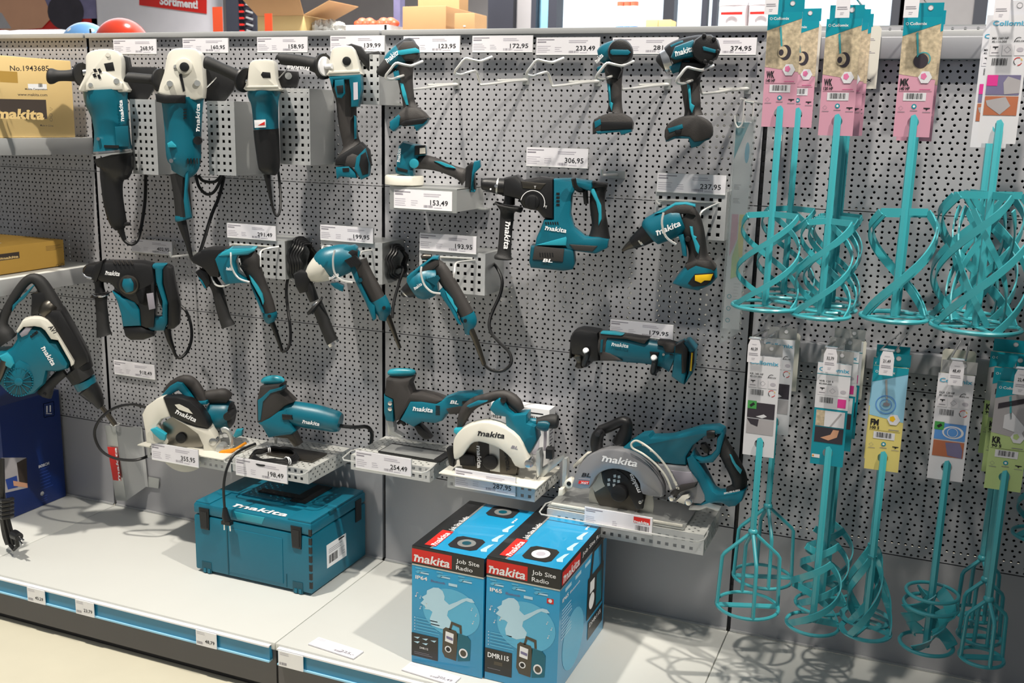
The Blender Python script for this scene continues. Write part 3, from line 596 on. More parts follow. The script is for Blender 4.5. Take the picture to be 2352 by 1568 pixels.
# --- second grinder
T = Tool('angle_grinder', 'corded angle grinder with black collar and long teal tail, second from left', 'angle grinder', (420,250), -.17, group='hanging angle grinders')
m = T.part('motor_housing', label='teal motor housing'); T.loft(m, A.r(1095,585,131, 1097,650,122, 1098,720,116, 1100,800,110, 1102,900,108, 1106,960,102, 1100,1005,88, 1080,1045,58), 'teal', .9)
T.loft(m, A.r(1100,1290,50,1102,1310,53,1104,1320,50), 'teal', .8); T.slab(m, A(1118,1040,1140,1020,1128,1140,1152,1300,1120,1310,1108,1200), -.012,.03,'teal',.003)
T.slab(m, A(1005,860,1030,845,1058,870,1062,885,1010,885), .03,.045,'teal_lite',.003); T.disc(m, 1188/2.6133, 843/2.6133, 10, .02,.037,'black'); T.disc(m, 1031/2.6133, 964/2.6133, 5, .02,.045,'steel')
for i in range(5): T.slab(m, A(1125+i*18,950,1132+i*18,950,1134+i*18,982,1127+i*18,982), .03,.044-.003*i,'black',0)
for i in range(4): T.slab(m, A(1103,655+i*17,1122,653+i*17,1122,660+i*17,1103,662+i*17), .03,.047,'black',0)
hd = T.part('gear_housing', label='cream metal gear head'); T.slab(hd, A(1015,350,1040,308,1085,295,1180,298,1218,340,1230,430,1228,590,1130,592,1050,585,958,562,968,530,1000,440), -.045,.045,'cream',.017,2)
T.disc(hd, 1110/2.6133, 398/2.6133, 19, .03,.056,'cream',.003); T.disc(T.part('lock_button', hd), 1108/2.6133, 402/2.6133, 11, .05,.062,'black',.002); T.disc(hd, 1023/2.6133, 503/2.6133, 7, .03,.055,'zinc'); T.disc(hd, 1187/2.6133, 500/2.6133, 7, .03,.052,'zinc')
T.slab(hd, A(1075,450,1090,440,1100,480,1112,545,1100,550,1085,490), .04,.0475,'black',0); T.slab(hd, A(1045,390,1070,385,1068,405,1042,408), .04,.0475,'rail',0)
T.slab(T.part('collar', label='black collar band'), A(950,563,1010,572,1130,572,1130,622,1000,622,955,612), -.05,.052,'black',.005)
h = T.part('rear_grip', label='black rear grip'); T.loft(h, A.r(1078,1040,58,1082,1080,55,1090,1150,52,1098,1230,51,1104,1300,52), 'rubber', .8)
side_handle(T, A.r(755,462,28,765,465,30,800,468,32,850,472,31,900,476,31,940,480,30), (968,485,12,76,0), w=.03)
g = T.part('disc_guard', label='black disc guard'); T.slab(g, A(1225,360,1255,400,1330,420,1420,470,1405,540,1350,605,1230,610), -.055,-.03,'black',.004)
T.wire(g, [(1215/2.6133,550/2.6133,-.025),(1300/2.6133,465/2.6133,-.025)], .002, 'steel')
LOGO(T, m, (1198/2.6133,788/2.6133), (1200/2.6133,622/2.6133), 10, .043, it=.2)
c = T.part('cable', label='black power cable'); T.loft(c, A.r(1088,1320,30,1105,1380,25,1125,1450,18,1148,1540,11,1160,1565,9), 'black'); z = 2.6133
T.wire(c, [(1160/z,1565/z,0),(1185/z,1545/z,-.01),(1215/z,1470/z,-.02),(1270/z,1290/z,-.05),(1315/z,1180/z,-.07),(1345/z,1060/z,-.09)], .0048)
T.wire(c, [(1175/z,1050/z,-.09),(1195/z,1120/z,-.08),(1240/z,1165/z,-.08),(1285,1150,-.08) if 0 else (1285/z,1150/z,-.08),(1320/z,1090/z,-.08),(1340/z,1050/z,-.09)], .0045); T.wire(c, [(1190/z,1050/z,-.1),(1220/z,1085/z,-.1),(1290/z,1090/z,-.1),(1330/z,1050/z,-.1)], .0045)
T.done()
# --- third grinder (view B)
T = Tool('angle_grinder', 'slim corded angle grinder with red and white sticker, third from left', 'angle grinder', (610,240), -.16, group='hanging angle grinders'); z = 2.6133
m = T.part('motor_housing', label='teal motor housing'); T.loft(m, B.r(173,415,98,173,440,98,177,475,86,180,520,80,184,600,76,186,645,76), 'teal', .95)
hd = T.part('gear_housing', label='cream metal gear head'); T.slab(hd, B(95,270,115,238,160,230,235,234,250,280,256,350,272,395,272,415,76,415,72,385,86,340), -.038,.038,'cream',.014,2); T.slab(hd, B(76,388,268,385,270,398,76,400), -.04,.041,'cream',.003)
T.slab(T.part('vent', hd), B(155,318,165,300,212,304,216,338,168,338), .03,.0395,'black',.002)
h = T.part('rear_grip', label='black rear housing'); T.loft(h, B.r(186,645,77,190,700,76,197,780,72,203,850,68,206,890,60,203,915,40), 'black', .9)
st_ = T.part('sticker', m, 'white sticker with red wedge'); T.slab(st_, B(115,590,183,586,185,633,118,636), .033,.0375,'white',0); T.slab(st_, B(137,622,178,598,178,620), .0375,.038,'red',0)
side_handle(T, A.r(1225,372,28,1235,374,38,1260,382,38,1330,412,35,1400,443,37,1432,460,38), (1468,480,20,76,.35), w=.03)
T.loft(hd, A.r(1475,487,14,1510,490,14), 'steel', 1, .03)
g = T.part('disc_guard', label='black disc guard'); T.slab(g, B(250,290,380,300,385,345,372,394,272,396,262,350), -.05,-.028,'black',.004); T.disc(g, 540+320/z, 50+325/z, 8, -.03,-.026,'zinc'); T.wire(g, [(540+258/z,50+345/z,-.02),(540+315/z,50+282/z,-.02)], .002, 'steel')
c = T.part('cable', label='black power cable'); T.loft(c, B.r(190,912,22,200,970,16,215,1060,10), 'black'); T.wire(c, [(540+213/z,50+1050/z,0),(540+232/z,50+1135/z,0),(540+255/z,50+1165/z,0),(540+272/z,50+1110/z,-.02),(540+270/z,50+1000/z,-.04),(540+258/z,50+890/z,-.05)], .0036)
T.done()
# --- cordless grinder
T = Tool('angle_grinder', 'cordless angle grinder without battery, rightmost of the cream headed ones', 'angle grinder', (800,200), -.15, group='hanging angle grinders')
hd = T.part('gear_housing', label='cream metal gear head'); T.slab(hd, B(583,200,600,160,640,150,705,150,728,190,742,230,758,300,758,325,570,330,570,300), -.036,.036,'cream',.013,2)
T.slab(hd, B(572,300,755,292,758,308,572,316), -.037,.039,'cream',.002); T.disc(T.part('lock_button', hd), 540+671/z, 50+236/z, 10, .03,.04,'black',.002)
m = T.part('motor_housing', label='black rubber body with teal shoulders'); T.loft(m, B.r(665,330,95,668,370,94,668,420,82,668,470,64,672,560,58,682,650,54,695,715,52,705,750,62,712,790,95,715,840,106,712,870,100), 'grey_rubber', .75)
sh = T.part('shoulder_panel', m, 'teal shoulder'); T.slab(sh, B(570,332,762,318,766,400,745,510,703,512,702,430,690,350,600,352,592,395), -.02,.0385,'teal',.004)
sw = T.part('switch', m, 'teal slide switch'); T.slab(sw, B(598,350,655,345,662,430,640,460,612,455,598,400), .03,.043,'teal',.004); T.slab(sw, B(608,385,648,380,650,425,615,430), .04,.048,'black',.002)
T.slab(m, B(710,365,736,362,738,465,712,470), .035,.0395,'ink_lite',0); T.slab(m, B(715,560,728,570,730,700,718,705), .01,.028,'teal',.001)
bs = T.part('battery_mount', label='teal and black battery mount'); T.slab(bs, B(606,820,650,790,760,720,808,770,818,850,806,880,730,870,690,862,606,860), -.03,.03,'black',.008); T.slab(bs, B(612,870,690,865,728,905,735,935,640,925,618,943), -.03,.035,'teal',.004); T.slab(bs, B(735,810,790,755,815,850,806,925,762,945,722,880), -.03,.036,'teal',.005); T.slab(bs, B(755,800,785,780,802,850,800,910,765,920,745,860), .03,.0385,'black',.002); T.slab(bs, B(645,878,685,876,685,898,648,900), .03,.0365,'black',0)
hh = T.part('side_handle', label='black side handle with white and black flange'); T.loft(hh, B.r(258,228,20,268,222,32,300,225,36,360,232,38,430,245,40,480,258,46,498,262,50), 'rubber', 1, .02); c = T.pt(540+530/z,50+268/z,.02); ax = (T.u*.75+T.n*.55).normalized()
fl = T.part('flange', hh, 'white and black flange'); fl.tube([c-ax*.006,c-ax*.003,c+ax*.004],[.014,.032,.031],'black',28); fl.tube([c+ax*.004,c+ax*.007],[.024,.022],'white',28); fl.tube([c+ax*.006,c+ax*.03],[.006,.006],'white',12)
LOGO(T, hh, (540+447/z,50+272/z), (540+313/z,50+262/z), 10, .055, it=.2)
g = T.part('disc_guard', label='black disc guard'); T.slab(g, B(640,155,700,132,760,150,790,190,862,176,880,200,868,290,825,332,762,240,720,200), -.045,-.02,'black',.004); T.disc(g, 540+822/z, 50+210/z, 6, -.02,-.016,'zinc'); T.done()
# ================================================================ wire hooks with cradle
def hook(dx, dy, lab, grp='double wire hooks'):
    t = Thing('wire_hook', lab, 'hook', grp); m = t.part('wire')
    K = [(915,350,-.005),(820,358,-.05),(655,378,-.13),(636,368,-.135),(612,300,-.15),(575,300,-.19),(520,318,-.22),(482,305,-.235),(510,262,-.235),(545,222,-.23),(585,228,-.225),(630,237,-.21),(660,228,-.195),(705,210,-.17)]
    P = [atY(860+(x+dx)/z, 50+(y+dy)/z, Y) for x, y, Y in K]; m.tube(spl(P, 3), .0032, 'wire', 8)
    m = t.part('prong'); m.tube([atY(860+(735+dx)/z,50+(351+dy)/z,-.085), atY(860+(912+dx)/z,50+(345+dy)/z,-.003)], .0026, 'wire', 8); a = atY(860+(912+dx)/z,50+(348+dy)/z,0); m.box((a.x-.008,-.006,a.z-.012),(a.x+.008,-.0001,a.z+.012),'zinc'); t.done()
hook(-416, 27, 'pale wire hook holding the leftmost small impact driver'); hook(0, 0, 'empty pale wire hook, left of the two'); hook(430, 8, 'empty pale wire hook, right of the two'); hook(850, 27, 'pale wire hook holding the middle impact driver'); hook(1310+20, 53, 'pale wire hook holding the largest impact driver')
# ================================================================ impact drivers
T = Tool('impact_driver', 'small cordless driver tilted left with grey foot, leftmost of three', 'driver', (930,190), -.16, group='cordless drivers on the hooks')
m = T.part('motor_housing', label='black and teal motor body'); T.loft(m, Cv.r(92,252,48,110,235,58,140,215,66,170,195,70), 'teal', 1); T.loft(m, Cv.r(165,198,72,200,178,76,232,165,74,250,158,62,258,155,40), 'black', 1)
cp = T.part('end_cap', m, 'dark end cap with teal band'); T.slab(cp, Cv(150,150,175,118,235,115,268,150,272,205,240,235,180,230,148,190), .0,.034,'grey_rubber',.01); T.slab(cp, Cv(140,175,250,158,270,170,272,188,250,190,165,202,140,200), .01,.0365,'teal_lite',.002)
n = T.part('nose', label='black rubber nose'); T.loft(n, Cv.r(25,318,14,32,310,28,55,292,40,80,270,46,95,255,48), 'rubber', 1)
lp = T.part('logo', m); T.text(lp, 'makita', (860+78/z,50+248/z), (860+150/z,50+190/z), 13, 'white', .036, .2, .022, True)
h = T.part('handle', label='grey rubber handle'); T.loft(h, Cv.r(180,250,60,182,300,52,186,350,45,196,420,40,208,490,38,222,525,50), 'grey_rubber', .85); T.slab(h, Cv(155,368,175,372,192,430,206,500,192,500,170,440), .0,.0215,'teal_lite',.002); T.slab(h, Cv(115,300,150,290,160,350,125,350), -.01,.015,'teal',.003)
ft = T.part('foot', label='dark foot with teal rails'); T.slab(ft, Cv(150,548,195,508,262,512,305,545,333,578,300,608,160,618,112,598), -.034,.034,'grey_rubber',.011); T.slab(ft, Cv(100,600,152,556,165,572,155,628,120,657,100,640), -.03,.036,'teal',.004); T.slab(ft, Cv(160,625,300,600,330,580,315,610,258,655,245,625,200,625), -.03,.035,'teal',.003); T.slab(ft, Cv(190,590,310,575,330,585,300,612,180,628,160,612), -.03,.0365,'black',.003); T.done()
T = Tool('impact_driver', 'cordless driver with round black end facing out, middle of three', 'driver', (1410,190), -.17, group='cordless drivers on the hooks')
m = T.part('motor_housing', label='teal and black motor body'); T.loft(m, D.r(300,205,36,320,200,52,350,192,64,390,185,72,420,182,72), 'teal', 1, -.01)
T.loft(m, D.r(292,285,14,315,285,24,345,280,24), 'teal', 1, -.01); T.slab(m, D(345,240,430,250,445,290,420,350,380,345,350,300), -.02,.022,'black',.008)
cp = T.part('end_cap', m, 'black end cap with teal bar'); T.disc(cp, 1260+432/z, 50+183/z, 75/z, -.01,.042,'black',.009); T.slab(cp, D(370,172,382,165,478,168,494,184,478,200,382,200,370,190), .04,.0445,'teal',.002)
T.text(T.part('logo', m), 'makita', (1260+290/z,50+250/z), (1260+330/z,50+205/z), 10, 'white', .036, .2, .022, True)
h = T.part('handle', label='grey rubber handle'); T.loft(h, D.r(392,270,60,392,320,52,396,380,44,398,450,41,400,510,42,398,545,52), 'grey_rubber', .85); T.slab(h, D(352,372,370,378,374,480,388,490,380,536,366,500,360,430), .0,.0225,'teal_lite',.002)
ft = T.part('foot', label='dark foot with teal rails'); T.slab(ft, D(280,585,330,560,370,548,450,548,495,575,510,608,505,645,400,652,300,662,270,675,270,612), -.036,.036,'grey_rubber',.01); T.slab(ft, D(285,655,330,650,400,645,505,635,500,660,440,680,430,660,300,674), -.03,.035,'teal',.003); T.slab(ft, D(276,600,312,582,318,615,280,640), .02,.038,'teal',.002); T.slab(ft, D(318,600,505,598,508,642,400,648,318,652), -.03,.0375,'black',.003); T.done()
T = Tool('impact_driver', 'largest cordless impact driver with silver ring and makita-style white lettering, rightmost of three'.replace('makita-style ',''), 'driver', (1590,190), -.17, group='cordless drivers on the hooks')
m = T.part('motor_housing', label='teal and black motor body'); T.loft(m, D.r(735,225,80,770,205,88,830,185,92,900,172,92,930,168,90), 'black', 1, -.02); T.slab(m, D(733,215,758,150,868,108,895,150,880,208,762,228), .01,.032,'teal',.008)
T.loft(m, D.r(735,290,26,770,275,30,820,262,34,850,258,30), 'teal', 1, 0); T.loft(m, D.r(728,292,18,750,286,22), 'steel', 1, 0); T.loft(m, D.r(735,152,12,780,132,13,810,122,12), 'teal', 1, .0); T.slab(m, D(800,240,960,250,930,300,880,370,820,350,780,320), -.02,.02,'black',.008)
n = T.part('nose', label='black nose with silver ring'); T.loft(n, D.r(690,250,72,705,245,76,735,235,80), 'steel', 1, -.02); T.loft(n, D.r(672,268,40,680,262,62,700,252,72), 'rubber', 1, -.02)
cp = T.part('end_cap', m, 'black end cap with teal bar'); T.disc(cp, 1260+945/z, 50+165/z, 88/z, .0,.046,'black',.01,10); T.slab(cp, D(922,150,935,148,1005,168,1005,185,995,188,930,172), .045,.049,'teal',.002)
for x, y in ((935,85),(995,105),(1015,180),(975,245),(940,240)): T.disc(cp, 1260+x/z, 50+y/z, 5, .02,.05,'black',.002)
LOGO(T, m, (1260+762/z,50+208/z), (1260+870/z,50+175/z), 14, .0345)
h = T.part('handle', label='grey rubber handle'); T.loft(h, D.r(850,330,65,852,400,56,860,470,52,866,530,50,870,565,60), 'grey_rubber', .85); T.slab(h, D(832,370,852,385,858,490,878,505,862,550,848,520,840,440), .0,.028,'teal_lite',.002)
ft = T.part('foot', label='wide dark foot with teal rails'); T.slab(ft, D(705,652,735,605,790,575,850,562,920,570,975,608,987,660,970,700,880,722,850,690,760,690,712,716), -.05,.05,'grey_rubber',.014,2); T.slab(ft, D(715,640,805,612,810,640,725,668), .03,.052,'teal',.003); T.slab(ft, D(760,650,800,645,795,675,765,672), .03,.0535,'black',.002); T.slab(ft, D(706,690,760,682,850,680,960,690,980,670,968,705,940,715,905,745,860,755,845,700,760,700,712,720), -.045,.047,'teal_dark',.003); T.done()
# ================================================================ cordless polisher on its little shelf
t = Thing('display_bracket', 'small zinc shelf bracket carrying the cordless tool with cream pad', 'bracket'); a = atY(896,427,-.16); b = atY(1050,440,-.16); m = t.part('plate'); zt = a.z
m.box((a.x,-.16,zt-.0015),(b.x,-.002,zt),'zinc'); m.box((a.x,-.1615,zt-.058),(b.x,-.16,zt),'zinc'); m = t.part('side_plate'); m.box((b.x-.0015,-.16,zt-.055),(b.x,-.002,zt),'zinc'); m.box((b.x-.03,-.03,zt-.058),(b.x+.02,-.002,zt-.055),'zinc'); t.done()
tag('153,49', 904,437,1037,481, -.163, 'white price tag with blue handwriting reading 153,49 on the small zinc shelf')
T = Tool('cordless_polisher', 'cordless tool with cream felt pad standing on small zinc shelf', 'power tool', (960,370), -.11)
cc = T.pt(860+180/z, 50+925/z); p = T.part('felt_pad', label='cream round pad'); p.tube([(cc.x,cc.y,zt+.002),(cc.x,cc.y,zt+.004),(cc.x,cc.y,zt+.022),(cc.x,cc.y,zt+.026)], [.046,.049,.049,.046], 'cream', 40)
hd = T.part('head', label='teal head'); T.slab(hd, Cv(152,742,178,716,250,735,308,745,312,798,268,806,245,850,240,928,135,908,140,830), -.03,.03,'teal',.01); T.slab(hd, Cv(130,870,200,890,240,880,240,928,135,905), -.03,.0315,'teal_dark',.004); T.slab(hd, Cv(135,872,200,888,198,905,138,890), .03,.0335,'black',.001); T.disc(hd, 860+238/z, 50+850/z, 11, .02,.036,'teal_lite',.003)
T.slab(T.part('lamp_window', hd), Cv(245,742,306,740,310,795,242,800), .02,.034,'black',.003); T.slab(T.part('lens', hd), Cv(272,758,305,755,306,790,272,792), .033,.0355,'cream',0)
T.text(T.part('logo', hd), 'makita', (860+152/z,50+842/z), (860+160/z,50+760/z), 8, 'white', .0315, .2, .022, True)
h = T.part('handle', label='black rubber handle'); T.loft(h, Cv.r(240,838,44,280,840,44,330,846,42,400,865,37,470,895,34,520,915,40,555,935,58), 'grey_rubber', .9); T.slab(h, Cv(360,835,400,838,470,865,490,880,430,870), .0,.0175,'teal_lite',.001)
bm_ = T.part('battery_mount', label='black and teal battery mount'); T.slab(bm_, Cv(552,870,580,842,600,850,612,1005,575,1022,545,1000), -.03,.03,'black',.006); T.slab(bm_, Cv(600,838,635,830,640,870,605,905,592,1000,612,1005,605,1020,580,1016,588,900), -.03,.0315,'teal',.003); T.done()
# ================================================================ cordless rotary hammer
T = Tool('rotary_hammer', 'cordless rotary hammer with black side grip and teal D-shaped body, in the middle', 'rotary hammer', (1270,500), -.15)
ck = T.part('chuck', label='black chuck'); T.loft(ck, Cv.r(642,975,28,655,975,36,690,978,42,740,985,48,790,992,52), 'black', 1); T.disc(ck, 860+733/z, 50+984/z, 4, .0,.0195,'chrome'); T.disc(ck, 860+700/z, 50+1003/z, 2, .0,.018,'white'); T.loft(ck, Cv.r(735,986,50,745,987,50), 'zinc', 1, k=1)
gb = T.part('gear_housing', label='black gear housing'); T.slab(gb, Cv(785,935,860,918,890,950,1000,928,1080,938,1080,1182,1020,1172,985,1130,900,1112,870,1060,780,1040), -.032,.032,'black',.01); T.slab(gb, Cv(880,955,1035,968,1000,1010,890,1000), .02,.0345,'darksteel',.004)
d = T.part('mode_dial', gb, 'round black selector dial'); T.disc(d, 860+948/z, 50+1082/z, 17, .02,.042,'black',.003); T.slab(d, Cv(930,1048,968,1048,968,1120,930,1120), .04,.048,'black',.002)
cw = T.pt(860+950/z,50+1085/z,.035); f = Face(d, cw, T.u, (0,0,-1), T.n); f.ring(0,0,29,1.6,'white',2,190,380)
f.text('T',2,-33,6,'white'); f.text('T',29,12,6,'white')
h = T.part('side_handle', label='black side handle'); T.loft(h, Cv.r(815,1010,34,812,1060,32,808,1095,36), 'black', 1); T.loft(h, Cv.r(806,1104,86,805,1110,88,802,1118,70,798,1140,44,795,1180,42,788,1260,39,782,1350,40,778,1395,44,774,1415,56,773,1425,52), 'rubber', .9); LOGO(T, h, (860+788/z,50+1198/z), (860+776/z,50+1362/z), 14, .0165)
bd = T.part('motor_housing', label='teal motor housing'); T.slab(bd, Cv(1078,940,1200,938,1310,955,1312,985,1300,1012,1250,1000,1215,985,1190,1040,1180,1150,1200,1230,1265,1285,1350,1285,1410,1300,1402,1350,1330,1385,1160,1362,1150,1342,968,1342,978,1290,1000,1240,1022,1180,1078,1180), -.03,.03,'teal',.008)
for i in range(6): T.slab(bd, Cv(1025+i*14,1200,1032+i*14,1200,1036+i*14,1216,1029+i*14,1216), .028,.031,'black',0)
for i in range(4): T.slab(bd, Cv(1092,1025+i*22,1112,1025+i*22,1112,1038+i*22,1092,1038+i*22), .028,.031,'black',0)
T.slab(bd, Cv(1170,1335,1340,1345,1310,1378,1200,1370), .028,.033,'grey_rubber',.002); T.slab(bd, Cv(970,1340,1150,1290,1155,1300,1150,1342), .028,.033,'teal_lite',.002)
bt = T.part('battery_base', label='teal base with grey plate'); T.slab(bt, Cv(945,1338,1150,1350,1200,1362,1208,1440,1195,1476,1140,1485,945,1466,935,1430), -.035,.034,'teal_dark',.007); T.slab(bt, Cv(962,1345,1140,1362,1132,1440,950,1425), .03,.037,'grey_rubber',.002)
for i in range(6): T.slab(bt, Cv(990+i*15,1385,997+i*15,1386,1000+i*15,1412,993+i*15,1410), .036,.0375,'black',0)
T.text(bt, 'BL', (860+1010/z,50+1440/z), (860+1068/z,50+1444/z), 8, 'white', .038, .3)
LOGO(T, bd, (860+1022/z,50+1248/z), (860+1150/z,50+1266/z), 11, .0315)
hn = T.part('handle', label='black rear handle with teal insert'); T.loft(hn, Cv.r(1352,965,52,1350,985,48,1340,1040,46,1338,1100,46,1345,1160,46,1352,1210,48,1352,1260,56,1350,1295,66), 'rubber', .9); T.slab(hn, Cv(1265,965,1310,955,1400,970,1400,990,1290,1000), -.022,.022,'black',.006); T.slab(hn, Cv(1285,995,1320,1000,1362,1100,1365,1180,1345,1225,1345,1150,1330,1080), .0,.022,'teal_lite',.003)
T.slab(T.part('trigger', hn), Cv(1248,990,1280,1000,1285,1090,1258,1095,1252,1040), -.012,.012,'black',.004); T.wire(T.part('belt_hook', label='black hook with white tip'), [(860+1195/z,50+940/z,.05),(860+1205/z,50+985/z,.045),(860+1230/z,50+1010/z,.03),(860+1262/z,50+1005/z,0)], .006, 'black'); T.done()
def peg(x, y, Y, lab, px=0, py=0, L=.03):
    m = MB(); a = atY(x, y, Y); m.tube([a, Vector((a.x+.002,-.003,a.z-.003))], .0032, 'wire', 8); m.tube([a, a+Vector((0,-.002,.014))], .0032, 'wire', 8); m.box((a.x-.022,-.006,a.z-.012),(a.x+.022,-.0001,a.z+.006),'zinc'); solid('peg_hook', m, lab, 'hook', 'single peg hooks')
peg(1383, 402, -.12, 'single pale peg hook behind the cordless rotary hammer'); peg(392, 590, -.1, 'single pale peg hook behind the corded rotary hammer')
# ================================================================ brackets with square holes + wire fork
def sqbracket(x0, y0, x1, y1, Y, lab, side=True, coil=None, kind='perf_square'):
    t = Thing('display_bracket', lab, 'bracket', 'square-holed zinc brackets'); xc, yc = (x0+x1)/2, (y0+y1)/2
    a = atY(x0, yc, Y).x; b = atY(x1, yc, Y).x; zt = atY(xc, y0, Y).z; zb = atY(xc, y1, Y).z
    m = t.part('front_plate', label='front plate with square holes'); m.sheet((a,Y,zb), (1,0,0), (0,0,1), b-a, zt-zb, kind)
    m = t.part('side_plate'); m.box((b-.0012,Y+.0014,zb),(b,-.002,zt),'zinc'); m.box((a,Y+.0014,zt-.0012),(b-.0013,-.002,zt),'zinc'); m.box((a,Y+.0014,zb),(b-.0013,-.002,zb+.0012),'zinc'); m.box((a,Y+.0014,zb+.0013),(a+.0012,-.002,zt-.0013),'zinc'); m.box((a+.0013,-.0035,zb+.0013),(b-.0013,-.002,zt-.0013),'kick'); m.box((b,-.012,zb),(b+.02,-.002,zb+.006),'zinc'); t.done(); return (a, b, zb, zt)  # left, bottom and dark back plates are added to shade the bracket's inside
sqbracket(302,228,360,400, -.13, 'square-holed zinc bracket behind the leftmost grinder'); sqbracket(478,232,540,402, -.13, 'square-holed zinc bracket behind the second grinder')
sqbracket(642,203,712,378, -.12, 'square-holed zinc bracket behind the slim grinder with the sticker'); sqbracket(828,125,871,240, -.11, 'zinc bracket behind the cordless grinder')
B12 = sqbracket(527,549,655,636, -.12, 'square-holed zinc bracket holding the corded drill with ribbed grip'); B13 = sqbracket(738,553,878,647, -.12, 'square-holed zinc bracket holding the corded drill with cream nose')
B14 = sqbracket(963,577,1114,672, -.12, 'square-holed zinc bracket holding the corded screwdriver'); B10 = sqbracket(1503,437,1667,548, -.12, 'square-holed bracket holding the cordless screwdriver with long nose')
def fork(P, lab, r=.0026):
    t = Thing('wire_fork', lab, 'hook', 'wire forks')
    for k, pl in enumerate(P): m = t.part('wire'); m.tube(spl([atY(x, y, Y) for x, y, Y in pl], 4), r, 'wire', 8)
    t.done()
nx = lambda x: 420+x/3.92; ny = lambda y: 480+y/3.92
fork([[(nx(700),ny(520),-.19),(nx(700),ny(390),-.17),(nx(760),ny(355),-.145),(nx(865),ny(340),-.122)],[(nx(795),ny(338),-.121),(nx(500),ny(318),-.121),(nx(430),ny(325),-.13),(nx(432),ny(400),-.25),(nx(440),ny(520),-.26),(nx(500),ny(620),-.255),(nx(600),ny(657),-.25)],[(nx(255),ny(600),-.25),(nx(290),ny(675),-.255),(nx(350),ny(695),-.25),(nx(420),ny(672),-.24)]], 'pale wire fork around the corded drill with ribbed grip')
fork([[(nx(1255),ny(490),-.19),(nx(1255),ny(350),-.15),(nx(1300),ny(335),-.125),(nx(1420),ny(345),-.122)],[(nx(1368),ny(370),-.26),(nx(1352),ny(450),-.265),(nx(1365),ny(570),-.265),(nx(1430),ny(640),-.26),(nx(1530),ny(660),-.25)],[(827,587,-.18),(831,578,-.16),(853,574,-.122)]], 'pale wire fork around the corded drill with cream nose')
ox = lambda x: 800+x/3.92; oy = lambda y: 480+y/3.92
fork([[(ox(660),oy(518),-.25),(ox(655),oy(580),-.255),(ox(685),oy(680),-.255),(ox(750),oy(745),-.25),(ox(830),oy(760),-.24)],[(ox(945),oy(650),-.19),(ox(955),oy(570),-.19),(ox(965),oy(495),-.17),(ox(1010),oy(475),-.15),(ox(1140),oy(460),-.122)],[(ox(830),oy(430),-.122),(ox(1120),oy(445),-.122)]], 'pale wire fork around the corded screwdriver')
fork([[(1260+690/z,50+1145/z,-.26),(1260+680/z,50+1210/z,-.265),(1260+705/z,50+1290/z,-.26),(1260+765/z,50+1335/z,-.25)],[(1260+670/z,50+1100/z,-.15),(1260+675/z,50+1068/z,-.125),(1260+1020/z,50+1085/z,-.123)],[(1260+905/z,50+1225/z,-.19),(1260+912/z,50+1150/z,-.17),(1260+960/z,50+1115/z,-.15),(1260+1022/z,50+1088/z,-.123)]], 'pale wire fork around the cordless screwdriver')
# ================================================================ screwdrivers / drills
T = Tool('cordless_screwdriver', 'cordless screwdriver with long black nose and yellow battery contacts', 'screwdriver', (1550,560), -.2)
n = T.part('nose', label='long nose with steel tip'); T.loft(n, D.r(443,1375,8,470,1352,18,505,1332,30), 'darksteel', 1); T.loft(n, D.r(503,1333,34,530,1315,44,565,1292,54,600,1268,62), 'black', 1); T.loft(n, D.r(540,1310,47,552,1302,50), 'steel', 1, k=1)
m = T.part('motor_housing', label='teal motor housing'); T.loft(m, D.r(598,1272,62,615,1260,86,660,1238,92,710,1215,96,760,1190,95,800,1175,80), 'teal', .9)
tp = T.part('top_hook', label='grey crest with teal rim'); T.slab(tp, D(655,1180,700,1130,760,1095,820,1088,870,1098,884,1130,885,1160,840,1150,780,1150,700,1185), -.024,.026,'grey_rubber',.007); T.slab(tp, D(640,1150,700,1120,760,1085,830,1082,882,1095,884,1108,820,1096,765,1102,705,1138), -.02,.022,'teal_lite',.003)
h = T.part('handle', label='grey rubber handle with teal strip'); T.loft(h, D.r(820,1165,76,845,1200,74,868,1260,68,885,1320,60,895,1370,56,900,1410,62,905,1440,80), 'grey_rubber', .7); T.slab(h, D(848,1225,866,1228,872,1280,890,1290,884,1300,908,1345,900,1390,885,1370,872,1320,855,1270), .0,.0275,'teal_lite',.002); T.slab(h, D(780,1280,810,1270,825,1330,830,1405,805,1400,795,1330), -.01,.022,'teal',.003); T.disc(h, 1260+838/z, 50+1300/z, 7, .0,.0255,'black',.002)
ft = T.part('foot', label='teal foot with yellow contact'); T.slab(ft, PX(1546,648,1560,628,1578,606,1600,594,1632,596,1646,612,1648,634,1634,650,1604,664,1572,658), -.03,.03,'teal',.01); T.slab(ft, PX(1574,606,1600,592,1632,595,1646,612,1640,620,1600,610,1580,620), -.03,.031,'grey_rubber',.006)
ct = T.part('battery_contact', ft, 'yellow battery contact'); T.slab(ct, PX(1580,650,1596,628,1640,625,1642,638,1622,655,1592,658), .02,.0315,'black',.002); T.slab(ct, PX(1596,632,1638,629,1632,644,1618,644,1610,650,1596,644), .031,.034,'yellow',.001)
LOGO(T, m, (1260+652/z,50+1283/z), (1260+795/z,50+1222/z), 14, .0335); T.done()
T = Tool('corded_drill', 'corded drill with black front, ribbed side grip and sky-teal top', 'drill', (560,640), -.2, group='corded drills')
gb = T.part('gear_housing', label='black gear housing'); T.slab(gb, Nv(180,362,260,345,330,345,430,340,350,420,340,600,260,590,205,520,110,470,92,430,120,400,180,380), -.035,.03,'black',.01); T.loft(gb, Nv.r(120,440,28,160,440,40,210,430,62,260,440,80,320,470,95,360,500,95), 'black', .9)
